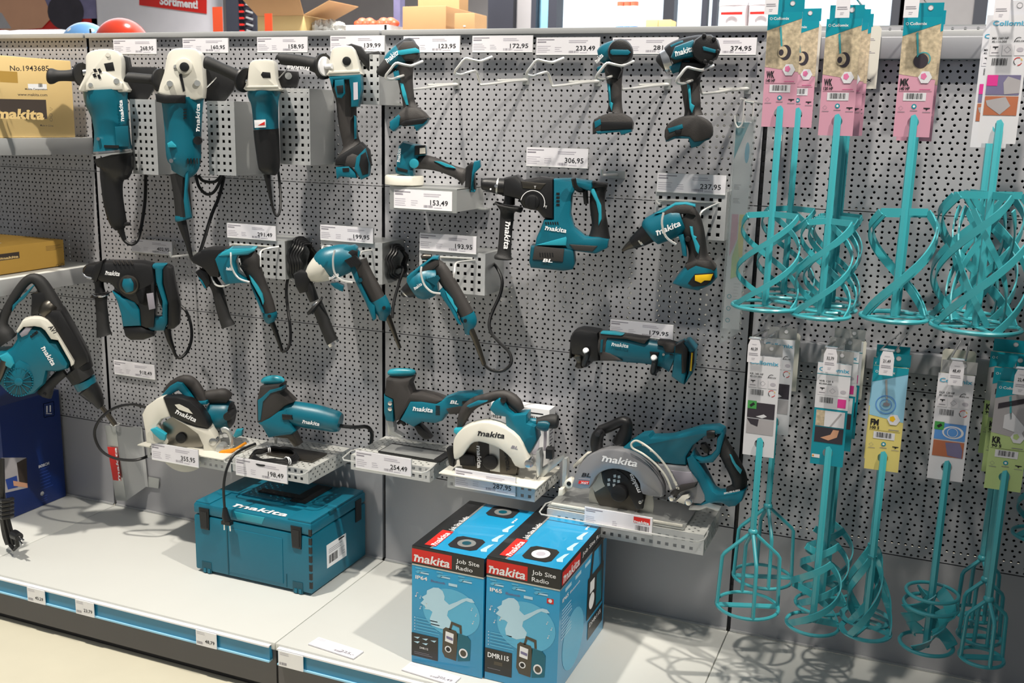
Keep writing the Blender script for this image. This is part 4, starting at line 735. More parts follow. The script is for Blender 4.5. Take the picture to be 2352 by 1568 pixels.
m = T.part('motor_housing', label='teal motor housing'); T.slab(m, Nv(305,440,335,395,400,350,480,342,600,340,664,345,660,365,600,400,505,408,485,460,505,560,590,628,600,650,520,650,400,662,365,620,335,530), -.03,.035,'teal',.008); T.slab(m, Nv(330,415,370,375,430,348,664,344,655,366,590,392,440,408), -.02,.037,'teal_lite',.004)
mg = T.part('rear_cover', label='grey rear cover'); T.loft(mg, Nv.r(520,430,70,560,430,90,600,470,100,625,530,88,650,590,76,680,660,70,710,730,67,740,800,64,765,870,62,780,930,62), 'grey_rubber', .75)
for i in range(4): T.slab(mg, Nv(512+i*12,508+i*12,548+i*12,505+i*12,550+i*12,510+i*12,514+i*12,514+i*12), .026,.0335,'black',0)
T.slab(mg, Nv(600,590,630,620,680,690,720,760,735,830,725,860,705,800,660,720,620,650), .0,.026,'teal_lite',.002); T.slab(mg, Nv(605,640,640,700,690,800,730,900,740,935,715,925,680,840,620,700), -.01,.018,'teal',.002)
e = T.part('cable_end', mg, 'teal handle end'); T.loft(e, Nv.r(782,930,66,786,960,66,790,995,56,800,1020,32), 'teal', .8); T.disc(e, nx(780), ny(962), 4, .01,.019,'black')
s = T.part('side_handle', label='black ribbed side handle'); T.loft(s, Nv.r(240,600,48,270,650,50,310,720,52,335,820,54,360,920,54,385,1000,56,402,1035,62,408,1052,66), 'rubber', .9); T.slab(s, Nv(120,560,170,530,240,560,260,660,215,715,170,640), -.02,.02,'black',.006); T.slab(s, Nv(140,600,180,640,215,705,200,710,165,650), .0,.022,'teal',.002)
cb = T.part('cable', label='black power cable'); T.loft(cb, Nv.r(800,1018,27,830,1090,23,865,1190,19,895,1282,15), 'black'); T.wire(cb, [(nx(895),ny(1280),0),(nx(935),ny(1268),0),(nx(965),ny(1200),-.02),(nx(968),ny(1080),-.03),(nx(945),ny(900),-.05),(nx(932),ny(740),-.06),(nx(950),ny(610),-.06),(nx(1000),ny(530),-.07)], .0042)
LOGO(T, m, (nx(388),ny(548)), (nx(440),ny(552)), 8, .0365); T.done()
def coil(cx, cy, X, ry, rz, n, lab, r=.0042):
    t = Thing('cable_coil', lab, 'cable', 'coiled cables inside brackets')
    for k in range(n):
        m = t.part('loop'); q = ry-.004*k; c = Vector((X+.006*k+.006, cx, cy)); m.tube([c+Vector((.004*math.sin(6*a*math.pi/14),q*math.cos(a*math.pi/14),(rz-.004*k)*math.sin(a*math.pi/14))) for a in range(28)], r, 'black', 8, True)
    t.done()
coil(-.065, (B12[2]+B12[3])/2, B12[1]+.004, .052, .058, 5, 'black cable coil beside the bracket of the drill with ribbed grip'); coil(-.065, (B13[2]+B13[3])/2, B13[1]+.004, .045, .045, 3, 'black cable coil beside the bracket of the drill with cream nose')
T = Tool('corded_drill', 'corded drill with cream nose and long black side handle', 'drill', (790,620), -.2, group='corded drills')
n = T.part('gear_housing', label='cream gear nose'); T.loft(n, PX.r(709,634,14,718,629,22,733,620,30,748,611,35), 'cream', .9)
m = T.part('motor_housing', label='teal motor housing'); T.loft(m, PX.r(740,614,31,752,606,37,772,600,37,795,594,34,812,592,27,824,594,16), 'teal', .9); T.slab(m, PX(776,648,790,655,788,668,770,660,760,650), -.01,.02,'teal',.003)
tp = T.part('top_hook', label='teal crest with dark side'); T.slab(tp, PX(742,592,765,576,795,566,815,562,822,568,820,582,800,598,782,598,779,588,756,596), -.02,.024,'teal',.006); T.slab(tp, PX(781,588,810,572,822,575,822,588,800,600,785,598), .0,.027,'black',.003)
for i in range(6): T.slab(m, [(792+i*4.2,597-i*2.0),(796+i*4.2,595-i*2.0),(811+i*4.2,611-i*1.5),(808+i*4.2,614-i*1.5)], .02,.0425-.001*i,'black',0)
h = T.part('handle', label='grey rubber handle'); T.loft(h, PX.r(822,600,22,832,622,20,845,645,19,858,668,18.5,868,688,18), 'grey_rubber', .8); T.slab(h, PX(803,610,818,606,828,645,850,690,862,700,864,730,858,735,840,690,820,650), -.015,.018,'teal',.004)
e = T.part('cable_end', h, 'teal handle end'); T.loft(e, PX.r(868,686,20,876,702,20,880,714,19,880,726,13,878,735,8), 'teal', .8); T.disc(e, 882, 706, 4, .01,.0235,'black'); T.disc(h, 828, 642, 5, .0,.022,'teal_dark')
s = T.part('side_handle', label='black side handle'); T.slab(s, PX(676,628,690,620,712,624,715,640,708,668,690,672,680,655), -.02,.015,'black',.006); T.loft(s, PX.r(706,648,12,715,672,12,722,690,11), 'black', 1); T.loft(s, PX.r(724,694,10,726,697,12), 'steel', 1, k=1); T.loft(s, PX.r(722,700,25,725,703,27,729,706,16), 'rubber', .9, k=1); T.loft(s, PX.r(728,700,14,740,728,14,752,758,14,764,786,14), 'rubber', 1); T.loft(s, PX.r(763,784,14,767,790,14.5), 'steel', 1, k=1)
cb = T.part('cable', label='grey power cable'); T.loft(cb, PX.r(889,722,7,900,750,6,912,782,4.5,919,799,4), 'darksteel'); T.wire(cb, [(901,730,-.03),(903,705,-.04),(908,680,-.05),(918,645,-.06),(926,618,-.07),(915,613,-.08),(895,625,-.09)], .004)
T.text(T.part('logo', m), 'makita', (757,643), (779,632), 8, 'white', .0405, .2, .022, True); T.done()
T = Tool('corded_screwdriver', 'corded screwdriver with short black nose and looped grey cable', 'screwdriver', (1010,650), -.2)
n = T.part('nose', label='black nose'); T.loft(n, PX.r(924,679,5,928,675,9,932,671,14,945,664,19,955,658,22), 'black', 1); T.loft(n, PX.r(929,674,13,931,672,14), 'steel', 1, k=1)
m = T.part('motor_housing', label='teal motor housing'); T.loft(m, PX.r(948,663,26,958,657,34,975,650,37,992,644,35,1005,642,28), 'teal', .9)
for i in range(6): T.slab(m, [(978+i*4.8,640-i*2.4+i*1.2),(981+i*4.8,638-i*2.4+i*1.2),(1003+i*1.5,652-i*1.0-i*1.5),(1001+i*1.5,655-i*1.0-i*1.5)], .02,.0365,'teal_dark',0)
tp = T.part('top_hook', label='black crest with teal rim'); T.slab(tp, PX(968,608,980,598,1000,590,1009,592,1010,606,1000,616,985,622,970,640,950,648), -.02,.022,'grey_rubber',.006); T.slab(tp, PX(936,634,950,622,975,602,995,588,1008,588,1009,594,995,596,978,608,962,622,958,645,944,654), -.018,.024,'teal',.005); T.loft(tp, PX.r(968,592,5,975,590,7,990,590,7), 'darksteel', 1)
h = T.part('handle', label='grey rubber handle'); T.loft(h, PX.r(998,608,16,1010,618,18,1025,640,18,1042,668,17,1058,696,17,1072,722,17), 'grey_rubber', .85); T.slab(h, PX(1008,668,1016,660,1028,672,1045,700,1052,730,1060,745,1052,742,1035,710,1018,685), .0,.0185,'teal',.002); T.slab(h, PX(1024,668,1040,686,1044,698,1051,708,1050,716,1040,700,1028,680), .0,.0205,'teal_lite',.001)
e = T.part('cable_end', h, 'teal handle end'); T.loft(e, PX.r(1072,722,18.5,1078,738,18,1076,752,12,1074,768,6), 'teal', .8); T.disc(e, 1069, 735, 4, .0,.0225,'black')
cb = T.part('cable', label='grey power cable with clear sleeve'); T.loft(cb, PX.r(1078,750,8,1090,775,7,1102,808,6,1112,837,5), 'darksteel'); T.wire(cb, [(ox(x),oy(y),w) for x, y, w in ((1215,1395,0),(1290,1450,0),(1390,1455,0),(1465,1390,0),(1450,1290,-.01),(1360,1200,-.02),(1285,1110,-.03),(1270,1020,-.04),(1300,920,-.05),(1370,760,-.06),(1385,640,-.07),(1340,530,-.09),(1270,450,-.11))], .0042)
T.text(T.part('logo', m), 'makita', (953,666), (970,654), 8, 'white', .0365, .2, .022, True); T.done()
# ================================================================ multi tool
T = Tool('multi_tool', 'cordless multi tool lying across two white-tipped pegs', 'multi tool', (1450,800), -.1, yaw=.1)
hd = T.part('head', label='black angled head'); T.slab(hd, Q(205,540,225,480,260,440,340,418,470,432,590,455,600,560,600,850,470,862,400,820,345,775,215,762,200,650), -.032,.032,'black',.014); T.slab(hd, Q(185,820,200,540,222,500,218,600,212,820), -.02,.02,'black',.002); T.loft(hd, Q.r(500,650,188,560,655,196,600,658,196,680,668,188), 'grey_rubber', .75, k=2)
cl = T.part('blade_clamp', label='steel blade clamp'); T.loft(cl, Q.r(300,770,95,300,800,90,305,825,70,310,850,62,310,890,50,308,920,58,308,945,68,308,965,50), 'darksteel', 1); T.loft(cl, Q.r(300,765,92,300,790,88), 'zinc', 1, k=1)
m = T.part('motor_housing', label='teal housing'); T.loft(m, Q.r(640,665,190,800,690,182,1000,716,176,1200,742,166,1400,775,168,1500,795,185,1590,830,205), 'teal', .72, ex=.8)
rb = T.part('rubber_cover', m, 'grey rubber top cover'); T.slab(rb, Q(585,470,700,480,900,510,1250,560,1200,625,1100,600,960,560,700,545,660,720,740,745,830,800,900,850,600,850), -.02,.026,'grey_rubber',.004); T.slab(rb, Q(1370,590,1500,600,1625,640,1590,740,1480,735,1440,650,1370,635), -.02,.028,'grey_rubber',.004)
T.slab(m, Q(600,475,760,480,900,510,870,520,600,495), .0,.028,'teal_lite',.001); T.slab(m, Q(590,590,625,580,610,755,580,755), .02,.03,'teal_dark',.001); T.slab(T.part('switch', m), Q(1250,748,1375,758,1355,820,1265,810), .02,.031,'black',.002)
T.disc(m, 1280+1438/5.88, 680+783/5.88, 3, .02,.03,'steel'); T.slab(m, Q(1520,780,1570,785,1570,792,1520,788), .02,.031,'black',0)
bt = T.part('battery_mount', label='teal battery mount with yellow contact'); T.slab(bt, Q(1605,645,1700,600,1790,700,1770,1020,1740,1155,1680,1130,1565,1040,1590,900), -.04,.036,'teal',.008); T.slab(bt, Q(1610,650,1700,605,1780,700,1750,1010,1690,1025,1690,760,1600,745), .0,.038,'black',.003)
T.slab(bt, Q(1740,590,1780,582,1880,690,1850,1000,1740,1155,1790,1000,1810,720,1720,640), -.04,.03,'teal',.004); T.slab(bt, Q(1800,750,1850,740,1850,900,1820,1000,1780,1005), .02,.0325,'black',.002); T.slab(bt, Q(1812,760,1832,765,1815,1010,1790,1008), .03,.0345,'yellow',.001)
LOGO(T, m, (1280+730/5.88,680+668/5.88), (1280+958/5.88,680+697/5.88), 9, .0285); T.done()
for x0, y0, x1, y1, lb in ((385,735,455,855,'left'),(1305,832,1368,955,'right')):
    t = Thing('peg_hook', 'black peg with white tip under the multi tool, '+lb+' one', 'hook', 'white tipped pegs'); a = atY(1280+x1/5.88,680+y1/5.88,-.075); b = atY(1280+x0/5.88,680+y0/5.88,-.155); m = t.part('arm'); m.tube(spl([Vector((a.x+.004,-.003,a.z+.004)), a, Vector((a.x,-.125,a.z-.002)), b+Vector((0,.012,-.012)), b], 4), .0075, 'black', 12)
    m = t.part('tip', label='white tip'); m.tube([b, b+(b-a).normalized()*.005], [.0078,.006], 'white', 12); t.done()
# ================================================================ corded rotary hammer at left
T = Tool('rotary_hammer', 'corded rotary hammer with round teal dial and teal D handle', 'rotary hammer', (320,680), -.2); zf = 2.24
def fp(x, y): return (x/zf, 560+y/zf)
gb = T.part('gear_housing', label='black gear housing'); T.slab(gb, Fv(450,105,500,95,560,85,740,88,792,100,805,180,805,300,760,330,700,300,640,262,575,195,530,190,500,170,450,170,432,140), -.035,.03,'black',.01); T.loft(gb, Fv.r(428,135,12,445,135,28,470,135,34,520,135,42,560,138,48), 'black', 1)
for i in range(5): T.slab(gb, Fv(580+i*22,86,590+i*22,84,600+i*22,104,594+i*22,106), .02,.034,'grey_rubber',.001)
T.wire(gb, [fp(428,148)+(.02,),fp(440,168)+(.03,),fp(462,175)+(.034,),fp(482,172)+(.034,)], .003, 'chrome')
d = T.part('mode_dial', gb, 'teal dial with silver ring'); x, y = fp(663,210); T.disc(d, x, y, 57/zf, .01,.036,'black',.003); T.disc(d, x, y, 52/zf, .03,.039,'darksteel',.003); T.disc(d, x, y, 41/zf, .03,.044,'black',.003); T.loft(d, [(fp(655,178)[0],fp(655,178)[1],9),(x-2,y,14),(fp(668,245)[0],fp(668,245)[1],9)], 'teal', .5, .042)
m = T.part('motor_housing', label='teal lower housing'); T.slab(m, Fv(585,235,640,268,700,292,725,330,732,412,640,416,630,350,612,290), -.03,.034,'teal',.007); T.slab(m, Fv(640,415,732,412,760,425,800,440,800,465,745,485,680,486,652,465), -.035,.032,'black',.012); T.slab(m, Fv(690,230,800,180,808,300,800,420,760,425,732,412,725,330), -.03,.03,'black',.006); T.slab(m, Fv(755,255,790,250,800,330,768,338), .02,.033,'ink_grey',.001)
hn = T.part('handle', label='D handle, teal front and black back'); T.slab(hn, Fv(762,112,800,100,862,100,840,130,838,200,866,300,866,400,850,440,775,442,765,400,790,372,838,370,838,290,806,190,800,128), -.016,.024,'teal',.006); T.slab(hn, Fv(838,106,868,104,890,118,905,200,930,310,926,408,900,430,860,436,866,400,868,300,842,200), -.022,.022,'black',.008); T.disc(hn, *fp(778,417), 8, .0,.028,'teal_dark',.002); T.slab(T.part('trigger', hn), Fv(800,210,820,225,835,290,838,330,822,300), -.01,.01,'black',.003)
s = T.part('side_handle', label='black side handle'); T.loft(s, Fv.r(505,170,26,512,220,24,515,248,28), 'black', 1); T.loft(s, Fv.r(517,255,46,518,262,54,520,268,40), 'black', 1, k=1); T.loft(s, Fv.r(520,270,34,520,300,31,526,360,32,530,420,34,534,455,38,537,470,42), 'rubber', .9); T.slab(s, Fv(470,170,500,100,540,78,530,120,505,190), -.02,.037,'black',.004)
T.wire(s, [fp(478,258)+(.015,),fp(490,266)+(.02,),fp(518,271)+(.026,),fp(545,265)+(.022,),fp(560,258)+(.01,)], .0022, 'chrome')
c = T.part('cable', label='black power cable'); T.loft(c, Fv.r(858,430,20,872,490,15,892,540,10), 'black'); T.wire(c, [fp(x,y)+(w,) for x, y, w in ((888,530,0),(905,575,0),(930,585,0),(965,550,-.01),(985,490,-.03),(983,420,-.04),(960,350,-.06),(925,315,-.08))], .0045)
LOGO(T, gb, fp(540,158), fp(614,165), 11, .031); T.done()
# ================================================================ demolition hammer, far left
T = Tool('demolition_hammer', 'big corded demolition hammer with white band, pointing down to a bracket', 'demolition hammer', (110,780), -.30)
zu = 5.2267
def up(x, y): return (x/zu, 600+y/zu)
m = T.part('motor_housing', label='teal motor housing'); T.slab(m, U(235,835,300,770,430,760,520,770,600,860,640,920,720,935,862,1180,842,1250,720,1282,600,1282,565,1430,440,1545,300,1580,100,1510,0,1400,-60,1250,-60,1060,100,1050,180,1000,240,900), -.06,.05,'teal',.018)
T.loft(m, [(*up(330,1180),38),(*up(250,1330),42),(*up(215,1430),40),(*up(205,1470),34)], 'teal', 1.0, .01); T.slab(m, U(0,1130,90,1090,150,1140,180,1220,140,1280,60,1240), .03,.06,'teal_lite',.006)
g = T.part('fan_grille', m, 'round teal fan grille'); gx, gy = up(225,1445); T.disc(g, gx, gy, 33, .03,.054,'teal_dark',.003); T.disc(g, gx, gy, 10, .05,.059,'teal',.002)
for i in range(14):
    a = 2*math.pi*i/14; T.slab(g, [(gx+9*math.cos(a-.08),gy+9*math.sin(a-.08)),(gx+31*math.cos(a-.025),gy+31*math.sin(a-.025)),(gx+31*math.cos(a+.025),gy+31*math.sin(a+.025)),(gx+9*math.cos(a+.08),gy+9*math.sin(a+.08))], .05,.057,'teal',0)
for i in range(36):
    a = 2*math.pi*i/36; T.slab(g, [(gx+r_*math.cos(a+q),gy+r_*math.sin(a+q)) for r_, q in ((31,-.05),(34,-.05),(34,.05),(31,.05))], .05,.056,'teal',0)
b = T.part('barrel', label='black barrel'); T.loft(b, [(*up(590,560),20),(*up(680,700),27),(*up(760,850),27),(*up(860,1010),27),(*up(950,1180),27),(*up(985,1290),27)], 'black', 1.1); T.slab(b, U(560,640,640,560,760,560,900,800,1060,1100,1080,1180,960,1270,900,1260,880,1160,640,760), -.045,.04,'black',.014); T.loft(b, [(*up(520,640),16),(*up(590,560),22),(*up(640,500),16)], 'darksteel', 1, .01)
wb = T.part('white_band', label='white band with black letters'); T.slab(wb, U(215,815,290,690,400,660,500,662,580,690,640,750,720,880,905,1180,900,1215,868,1238,855,1180,712,925,630,912,560,810,510,770,430,757,300,768,235,840), .0,.0555,'cream',.003)
T.text(wb, 'AVT', up(575,790), up(655,880), 11, 'ink', .057, .25, .03)
hn = T.part('handle', label='black loop handle with teal insert'); T.loft(hn, [(*up(90,960),24),(*up(30,860),24),(*up(15,760),17),(*up(50,660),12),(*up(130,500),11),(*up(230,340),11),(*up(320,235),11),(*up(400,205),12),(*up(480,250),15),(*up(560,370),17),(*up(640,520),19),(*up(700,640),20)], 'rubber', 1, 0, ex=.9); T.slab(hn, U(160,520,200,480,400,285,420,280,300,440,210,510,150,600), .0,.022,'teal',.002); T.slab(hn, U(390,380,560,340,650,500,600,540,480,620,380,640,390,480), -.02,.02,'black',.006); T.slab(hn, U(250,850,330,770,400,780,350,860,280,890), .0,.053,'ink_grey',.003)
c = T.part('collar', label='black collar with teal ring'); T.loft(c, [(*up(905,1270),30),(*up(960,1340),30),(*up(1000,1410),29)], 'rubber', 1.05); T.loft(c, [(*up(1010,1420),27),(*up(1030,1470),26),(*up(1045,1500),25)], 'teal', 1.05); T.loft(c, [(450/zf,560+735/zf,25),(475/zf,560+765/zf,22),(500/zf,560+800/zf,16),(516/zf,560+832/zf,10),(520/zf,560+838/zf,6)], 'black', 1.05)
bt = T.part('chisel', label='dark steel chisel'); T.loft(bt, [(515/zf,560+828/zf,5),(560/zf,560+885/zf,6),(592/zf,560+930/zf,6)], 'darksteel', .8)
s = T.part('side_handle', label='black side handle'); T.loft(s, [(330/zf,560+655/zf,12),(290/zf,560+690/zf,12),(258/zf,560+725/zf,12),(240/zf,560+752/zf,17),(228/zf,560+778/zf,18)], 'rubber', 1, .01); T.disc(s, 228/zf, 560+774/zf, 4, .02,.052,'black')
cb = T.part('cable', label='grey power cable'); T.loft(cb, [(*up(60,1190),10),(*up(25,1300),9),(*up(-10,1400),7),(*up(-60,1500),6)], 'darksteel', 1, .05)
for i in range(4): T.slab(m, U(360+i*22,890-i*16,375+i*22,880-i*16,395+i*22,905-i*16,380+i*22,915-i*16), .045,.052,'black',0)
LOGO(T, m, up(490,1040), up(625,1255), 12, .0515); T.done()
t = Thing('hammer_bracket', 'upright zinc bracket with red and white strip holding the chisel tip', 'bracket')
def vp(x, y, Y): return atY(x/3.4087, 860+y/3.4087, Y)
m = t.part('front_strip', label='zinc front strip'); P = [vp(815,395,-.075),vp(905,405,-.075),vp(988,990,-.06),vp(905,985,-.06)]; m.prism(P, (0,.003,0), 'zinc', .0008)
pr = t.part('logo', m, 'red sign with white letters'); P = [vp(840,565,-.0765),vp(910,572,-.0765),vp(948,832,-.0765),vp(885,825,-.0765)]; pr.prism(P, (0,.0008,0), 'red'); a, b_ = vp(908,832,-.078), vp(878,572,-.078); f = Face(pr, vp(945,832,-.078), vp(912,572,-.078)-vp(945,832,-.078), -(vp(900,820,-.078)-vp(945,832,-.078)), (0,-1,0)); L = (vp(912,572,-.078)-vp(945,832,-.078)).length*1000; f.text('makita', 0, 0, 10, 'white', L, .2, .022, logo=True)
m = t.part('side_plate', label='bent zinc side plates'); m.prism([vp(908,410,-.072),vp(1110,410,-.006),vp(1150,870,-.006),vp(985,985,-.058)], (.002,0,0), 'rail', 0); m.prism([vp(1045,405,-.02),vp(1110,410,-.008),vp(1160,880,-.008),vp(1075,865,-.02)], (0,.002,0), 'rail'); m.prism([vp(1160,800,-.006),vp(1245,815,-.006),vp(1240,890,-.006),vp(1160,880,-.006)], (0,.002,0), 'zinc')
r = t.part('ring', label='wire ring'); c0 = vp(900,388,-.07); r.tube([c0+Vector((.014*math.cos(a*math.pi/8), .014*math.sin(a*math.pi/8), 0)) for a in range(16)], .0018, 'wire', 6, True); t.done()
t = Thing('cable_bundle', 'bundled black cable with two-pin plug hanging at the far left', 'cable')
m = t.part('bundle'); rr = random.Random(3)
for k in range(7):
    x = -20+k*14; pts = [(x*.3+2,660),(x*.25+8,800),(10+x*.3,960),(20+x*.6,1100),(45+x*.8,1250),(70+x*.7,1330)]; m.tube(spl([vp(px, py, -.42-.008*(k % 3)) for px, py in pts], 4), .0048, 'black', 8)
w = t.part('tie'); 
for i in range(5): w.tube([vp(-5,985+i*32,-.44),vp(30,992+i*32,-.455),vp(70,982+i*32,-.45),vp(95,975+i*32,-.43)], .007, 'black', 8)
p = t.part('plug', label='black plug with metal pins'); a = vp(105,1265,-.44); b_ = vp(150,1270,-.45); p.tube([vp(80,1330,-.44),vp(110,1368,-.44),vp(138,1340,-.44),vp(130,1260,-.44)], .006, 'black', 8); p.tube([vp(110,1250,-.44), b_], [.014,.012], 'black', 12); p.tube([b_, vp(190,1300,-.455)], .0026, 'chrome', 8); p.tube([vp(140,1285,-.44), vp(178,1330,-.455)], .0026, 'chrome', 8); t.done()
# ================================================================ trays carrying the saws
def tray(x0, x1, ytop, Y, h, lab, lip=True, kind='perf_round', xr=None, rail=True):
    a = atY(x0, ytop, Y); b = atY(x1, ytop, Y); zt = a.z; X0, X1 = a.x, b.x
    t = Thing('perforated_tray', lab, 'tray', 'perforated zinc trays')
    m = t.part('top_plate', label='perforated top'); m.sheet((X0,Y,zt), (1,0,0), (0,1,0), X1-X0, -Y-.003, kind, .0012)
    m = t.part('front_plate'); m.sheet((X0,Y-.001,zt-h), (1,0,0), (0,0,1), X1-X0, h, 'perf_square')
    m = t.part('side_plate'); m.sheet((X1,Y,zt-h), (0,1,0), (0,0,1), -Y-.003, h-.0015, 'perf_round')
    if rail:
        m = t.part('guard_wire', label='pale guard wire'); e = .012; m.tube([(X0+.003,Y+.05,zt+.004),(X0-e,Y+.02,zt+.003),(X0-e,Y-.022,zt-.004),(X0-.004,Y-.03,zt-.006),(X1-.008,Y-.03,zt-.006),(X1+.004,Y-.022,zt-.002),(X1+.006,Y,zt+.002),(X1+.004,Y+.02,zt+.004)], .0022, 'wire', 8)
    t.done(); return X0, X1, zt
t1 = tray(338, 530, 1024, -.20, .034, 'perforated zinc tray under the circular saw with silver and black guard, leftmost', rail=False)
t2 = tray(534, 708, 1040+9, -.216, .040, 'perforated zinc tray with coiled cable above the teal tool case'); t3 = tray(806, 988, 1044, -.19, .040, 'perforated zinc tray under the cordless jigsaw')
t4 = tray(1028, 1230, 1088, -.19, .036, 'perforated zinc tray under the silver circular saw', rail=False); t5 = tray(1257, 1622, 1167, -.185, .050, 'wide perforated zinc tray under the rear handle saw')
tag('355,95', 348,1025,454,1064, -.222, 'white price tag reading 355,95 under the leftmost circular saw'); tag('198,49', 541,1060,658,1100, -.25, 'white price tag reading 198,49 above the teal tool case')
tag('254,49', 816,1044,943,1084, -.225, 'white price tag reading 254,49 under the cordless jigsaw'); tag('287,95', 1044,1086,1183,1128, -.196, 'white price tag reading 287,95 under the silver circular saw'); tag('', 1341,1176,1497,1216, -.211, 'wide white tag with small red sign under the rear handle saw', 'red')
def plate(T, mb, x0, y0, x1, y1, Y0, Y1, th, mat):
    a, b = atY(x0,y0,Y0), atY(x1,y1,Y0); z = min(a.z, b.z) if mat is None else (a.z+b.z)/2
    mb.prism([(a.x,Y0,z),(b.x,Y0,z),(b.x,Y1,z),(a.x,Y1,z)], (0,0,th), mat, .001); return z
# --- saw 1
T = Tool('circular_saw', 'corded circular saw with cream guard, black arc and orange lever', 'circular saw', (430,990), -.17, yaw=.35)
bp = T.part('base_plate', label='cream base plate'); zb1 = t1[2]+.002; a = atY(315,1012,-.215); b = atY(512,1047,-.215); bp.prism([(a.x,-.215,zb1),(b.x,-.215,zb1),(b.x,-.06,zb1),(a.x,-.06,zb1)], (0,0,.004), 'cream', .001)
bl = T.part('blade', label='steel blade'); bx, by = 280+355/z, 820+485/z; T.disc(bl, bx, by, 52, .0,.003,'blade',0,48); T.disc(T.part('blade_hub', bl), bx, by, 12, .003,.012,'black',.002)
lg = T.part('lower_guard', label='pale lower blade guard'); T.disc(lg, 280+372/z, 820+545/z, 57, -.006,-.002,'cream',.001,48)
gd = T.part('upper_guard', label='cream blade guard'); T.slab(gd, G(160,505,152,430,134,335,160,285,225,240,262,230,305,345,250,362,222,400,235,440,275,500,275,516), -.012,.026,'cream',.005); T.slab(gd, G(305,340,400,392,460,410,540,422,572,470,590,560,545,588,505,562,500,515,470,450,400,398,340,365), -.012,.026,'cream',.005); T.slab(gd, G(262,232,340,228,420,250,480,300,520,360,535,400,530,418,460,402,305,345), -.014,.03,'black',.006); T.loft(gd, G.r(145,340,14,220,258,14,330,238,14,430,262,14,505,340,14,545,430,14), 'cream', 1.2, -.012)
LOGO(T, gd, (280+318/z,820+335/z), (280+440/z,820+390/z), 11, .0315); T.slab(gd, G(318,285,345,282,400,310,425,340,390,330,340,312), .029,.0315,'cream',0)
lv = T.part('lever', label='teal lever'); T.slab(lv, G(175,430,205,420,240,440,268,460,262,495,235,492,195,455), .02,.038,'teal_lite',.003); T.slab(T.part('bevel_lever', label='orange lever'), G(568,578,600,560,680,545,740,508,750,520,700,550,650,580,590,595), .03,.042,'orange',.003); T.slab(T.part('depth_lever', label='light blue lever'), G(672,470,690,432,728,430,725,465,690,480), -.01,.01,'teal_lite',.003)
hn = T.part('handle', label='black and teal rear handle'); T.loft(hn, G.r(255,215,14,290,175,22,340,145,28,390,140,34,430,165,34,465,215,32,490,262,28), 'grey_rubber', .9, -.03); T.slab(hn, G(245,225,300,165,340,142,375,148,410,200,450,260,520,255,520,275,440,285,390,230,350,190,290,228), -.045,-.006,'teal',.005); T.loft(hn, G.r(470,250,20,500,238,34,560,235,42,610,232,44,645,250,34), 'grey_rubber', .9, -.04)
mt = T.part('motor_housing', label='teal motor'); T.loft(mt, G.r(500,340,50,530,345,80,580,345,84,630,345,84,655,345,78), 'teal', 1, -.05); T.loft(mt, G.r(655,345,76,668,345,60), 'black', 1, -.05, k=1); T.disc(mt, 280+650/z, 820+342/z, 9, -.05,.006,'black')
bk = T.part('bracket', label='zinc pivot bracket'); T.loft(bk, G.r(600,440,16,620,435,18,645,455,14,660,500,14,655,540,12), 'zinc', .6, .0); T.disc(bk, 280+555/z, 820+500/z, 9, .0,.03,'steel',.002); T.disc(bk, 280+600/z, 820+540/z, 10, .0,.035,'zinc',.002)
cb = T.part('cable', label='looped black cable'); T.wire(cb, [(x/3.4087,860+y/3.4087,w) for x, y, w in ((1165,265,-.03),(1100,245,-.02),(1020,232,0),(900,260,0),(800,330,0),(745,420,0),(748,510,0),(800,600,0),(900,655,0),(1040,670,0),(1130,650,-.02),(1200,615,-.05))], .0042); T.done()
# --- jigsaw with cable
T = Tool('jigsaw', 'corded jigsaw with dark head and barrel motor beside the left circular saw', 'jigsaw', (680,930), -.13, yaw=.2)
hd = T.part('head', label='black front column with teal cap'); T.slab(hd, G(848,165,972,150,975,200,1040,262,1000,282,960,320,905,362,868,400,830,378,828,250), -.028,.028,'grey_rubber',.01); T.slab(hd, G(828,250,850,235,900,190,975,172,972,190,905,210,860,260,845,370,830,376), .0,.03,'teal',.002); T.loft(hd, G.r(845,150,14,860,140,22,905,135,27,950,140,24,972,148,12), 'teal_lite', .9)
m = T.part('motor_housing', label='teal motor barrel'); T.loft(m, G.r(950,330,40,1000,330,64,1060,340,70,1120,352,72,1180,362,70,1240,376,66,1290,388,62,1312,392,52), 'teal', .9); T.slab(m, G(835,378,905,350,960,310,1010,300,1040,400,1060,430,1040,450,960,460,900,470,860,400), -.026,.03,'teal',.008); T.slab(m, G(965,340,1025,345,1028,372,968,372), .02,.0345,'black',.002)
for i in range(3): T.slab(m, G(1195+i*12,378,1202+i*12,380,1198+i*12,408,1191+i*12,406), .015,.0265,'black',0)
LOGO(T, m, (280+1082/z,820+395/z), (280+1184/z,820+412/z), 9, .0325)
ft = T.part('foot_plate', label='dark foot plate'); zj = t2[2]+.002; a = atY(612,1003,-.165); b = atY(716,1020,-.165); ft.prism([(a.x,-.165,zj),(b.x,-.165,zj),(b.x,-.09,zj),(a.x,-.09,zj)], (0,0,.006), 'darksteel', .001); T.slab(ft, G(880,395,920,390,960,430,1040,450,1075,520,1050,528,1010,480,930,470,900,440), -.02,.02,'darksteel',.004); T.slab(ft, G(915,400,935,400,930,520,918,520), -.004,.0,'steel',0)
cb = T.part('cable', label='black cable sleeve'); T.wire(cb, [(280+x/z,820+y/z,w) for x, y, w in ((1300,412,0),(1400,420,0),(1470,418,-.01),(1500,455,-.03),(1495,520,-.05))], .0055); T.done()
t = Thing('cable_coil', 'coil of black cable with white ties on perforated tray, plug hanging down', 'cable'); c0 = atZ(280+915/z, 820+592/z, t2[2]+.012)
m = t.part('loop')
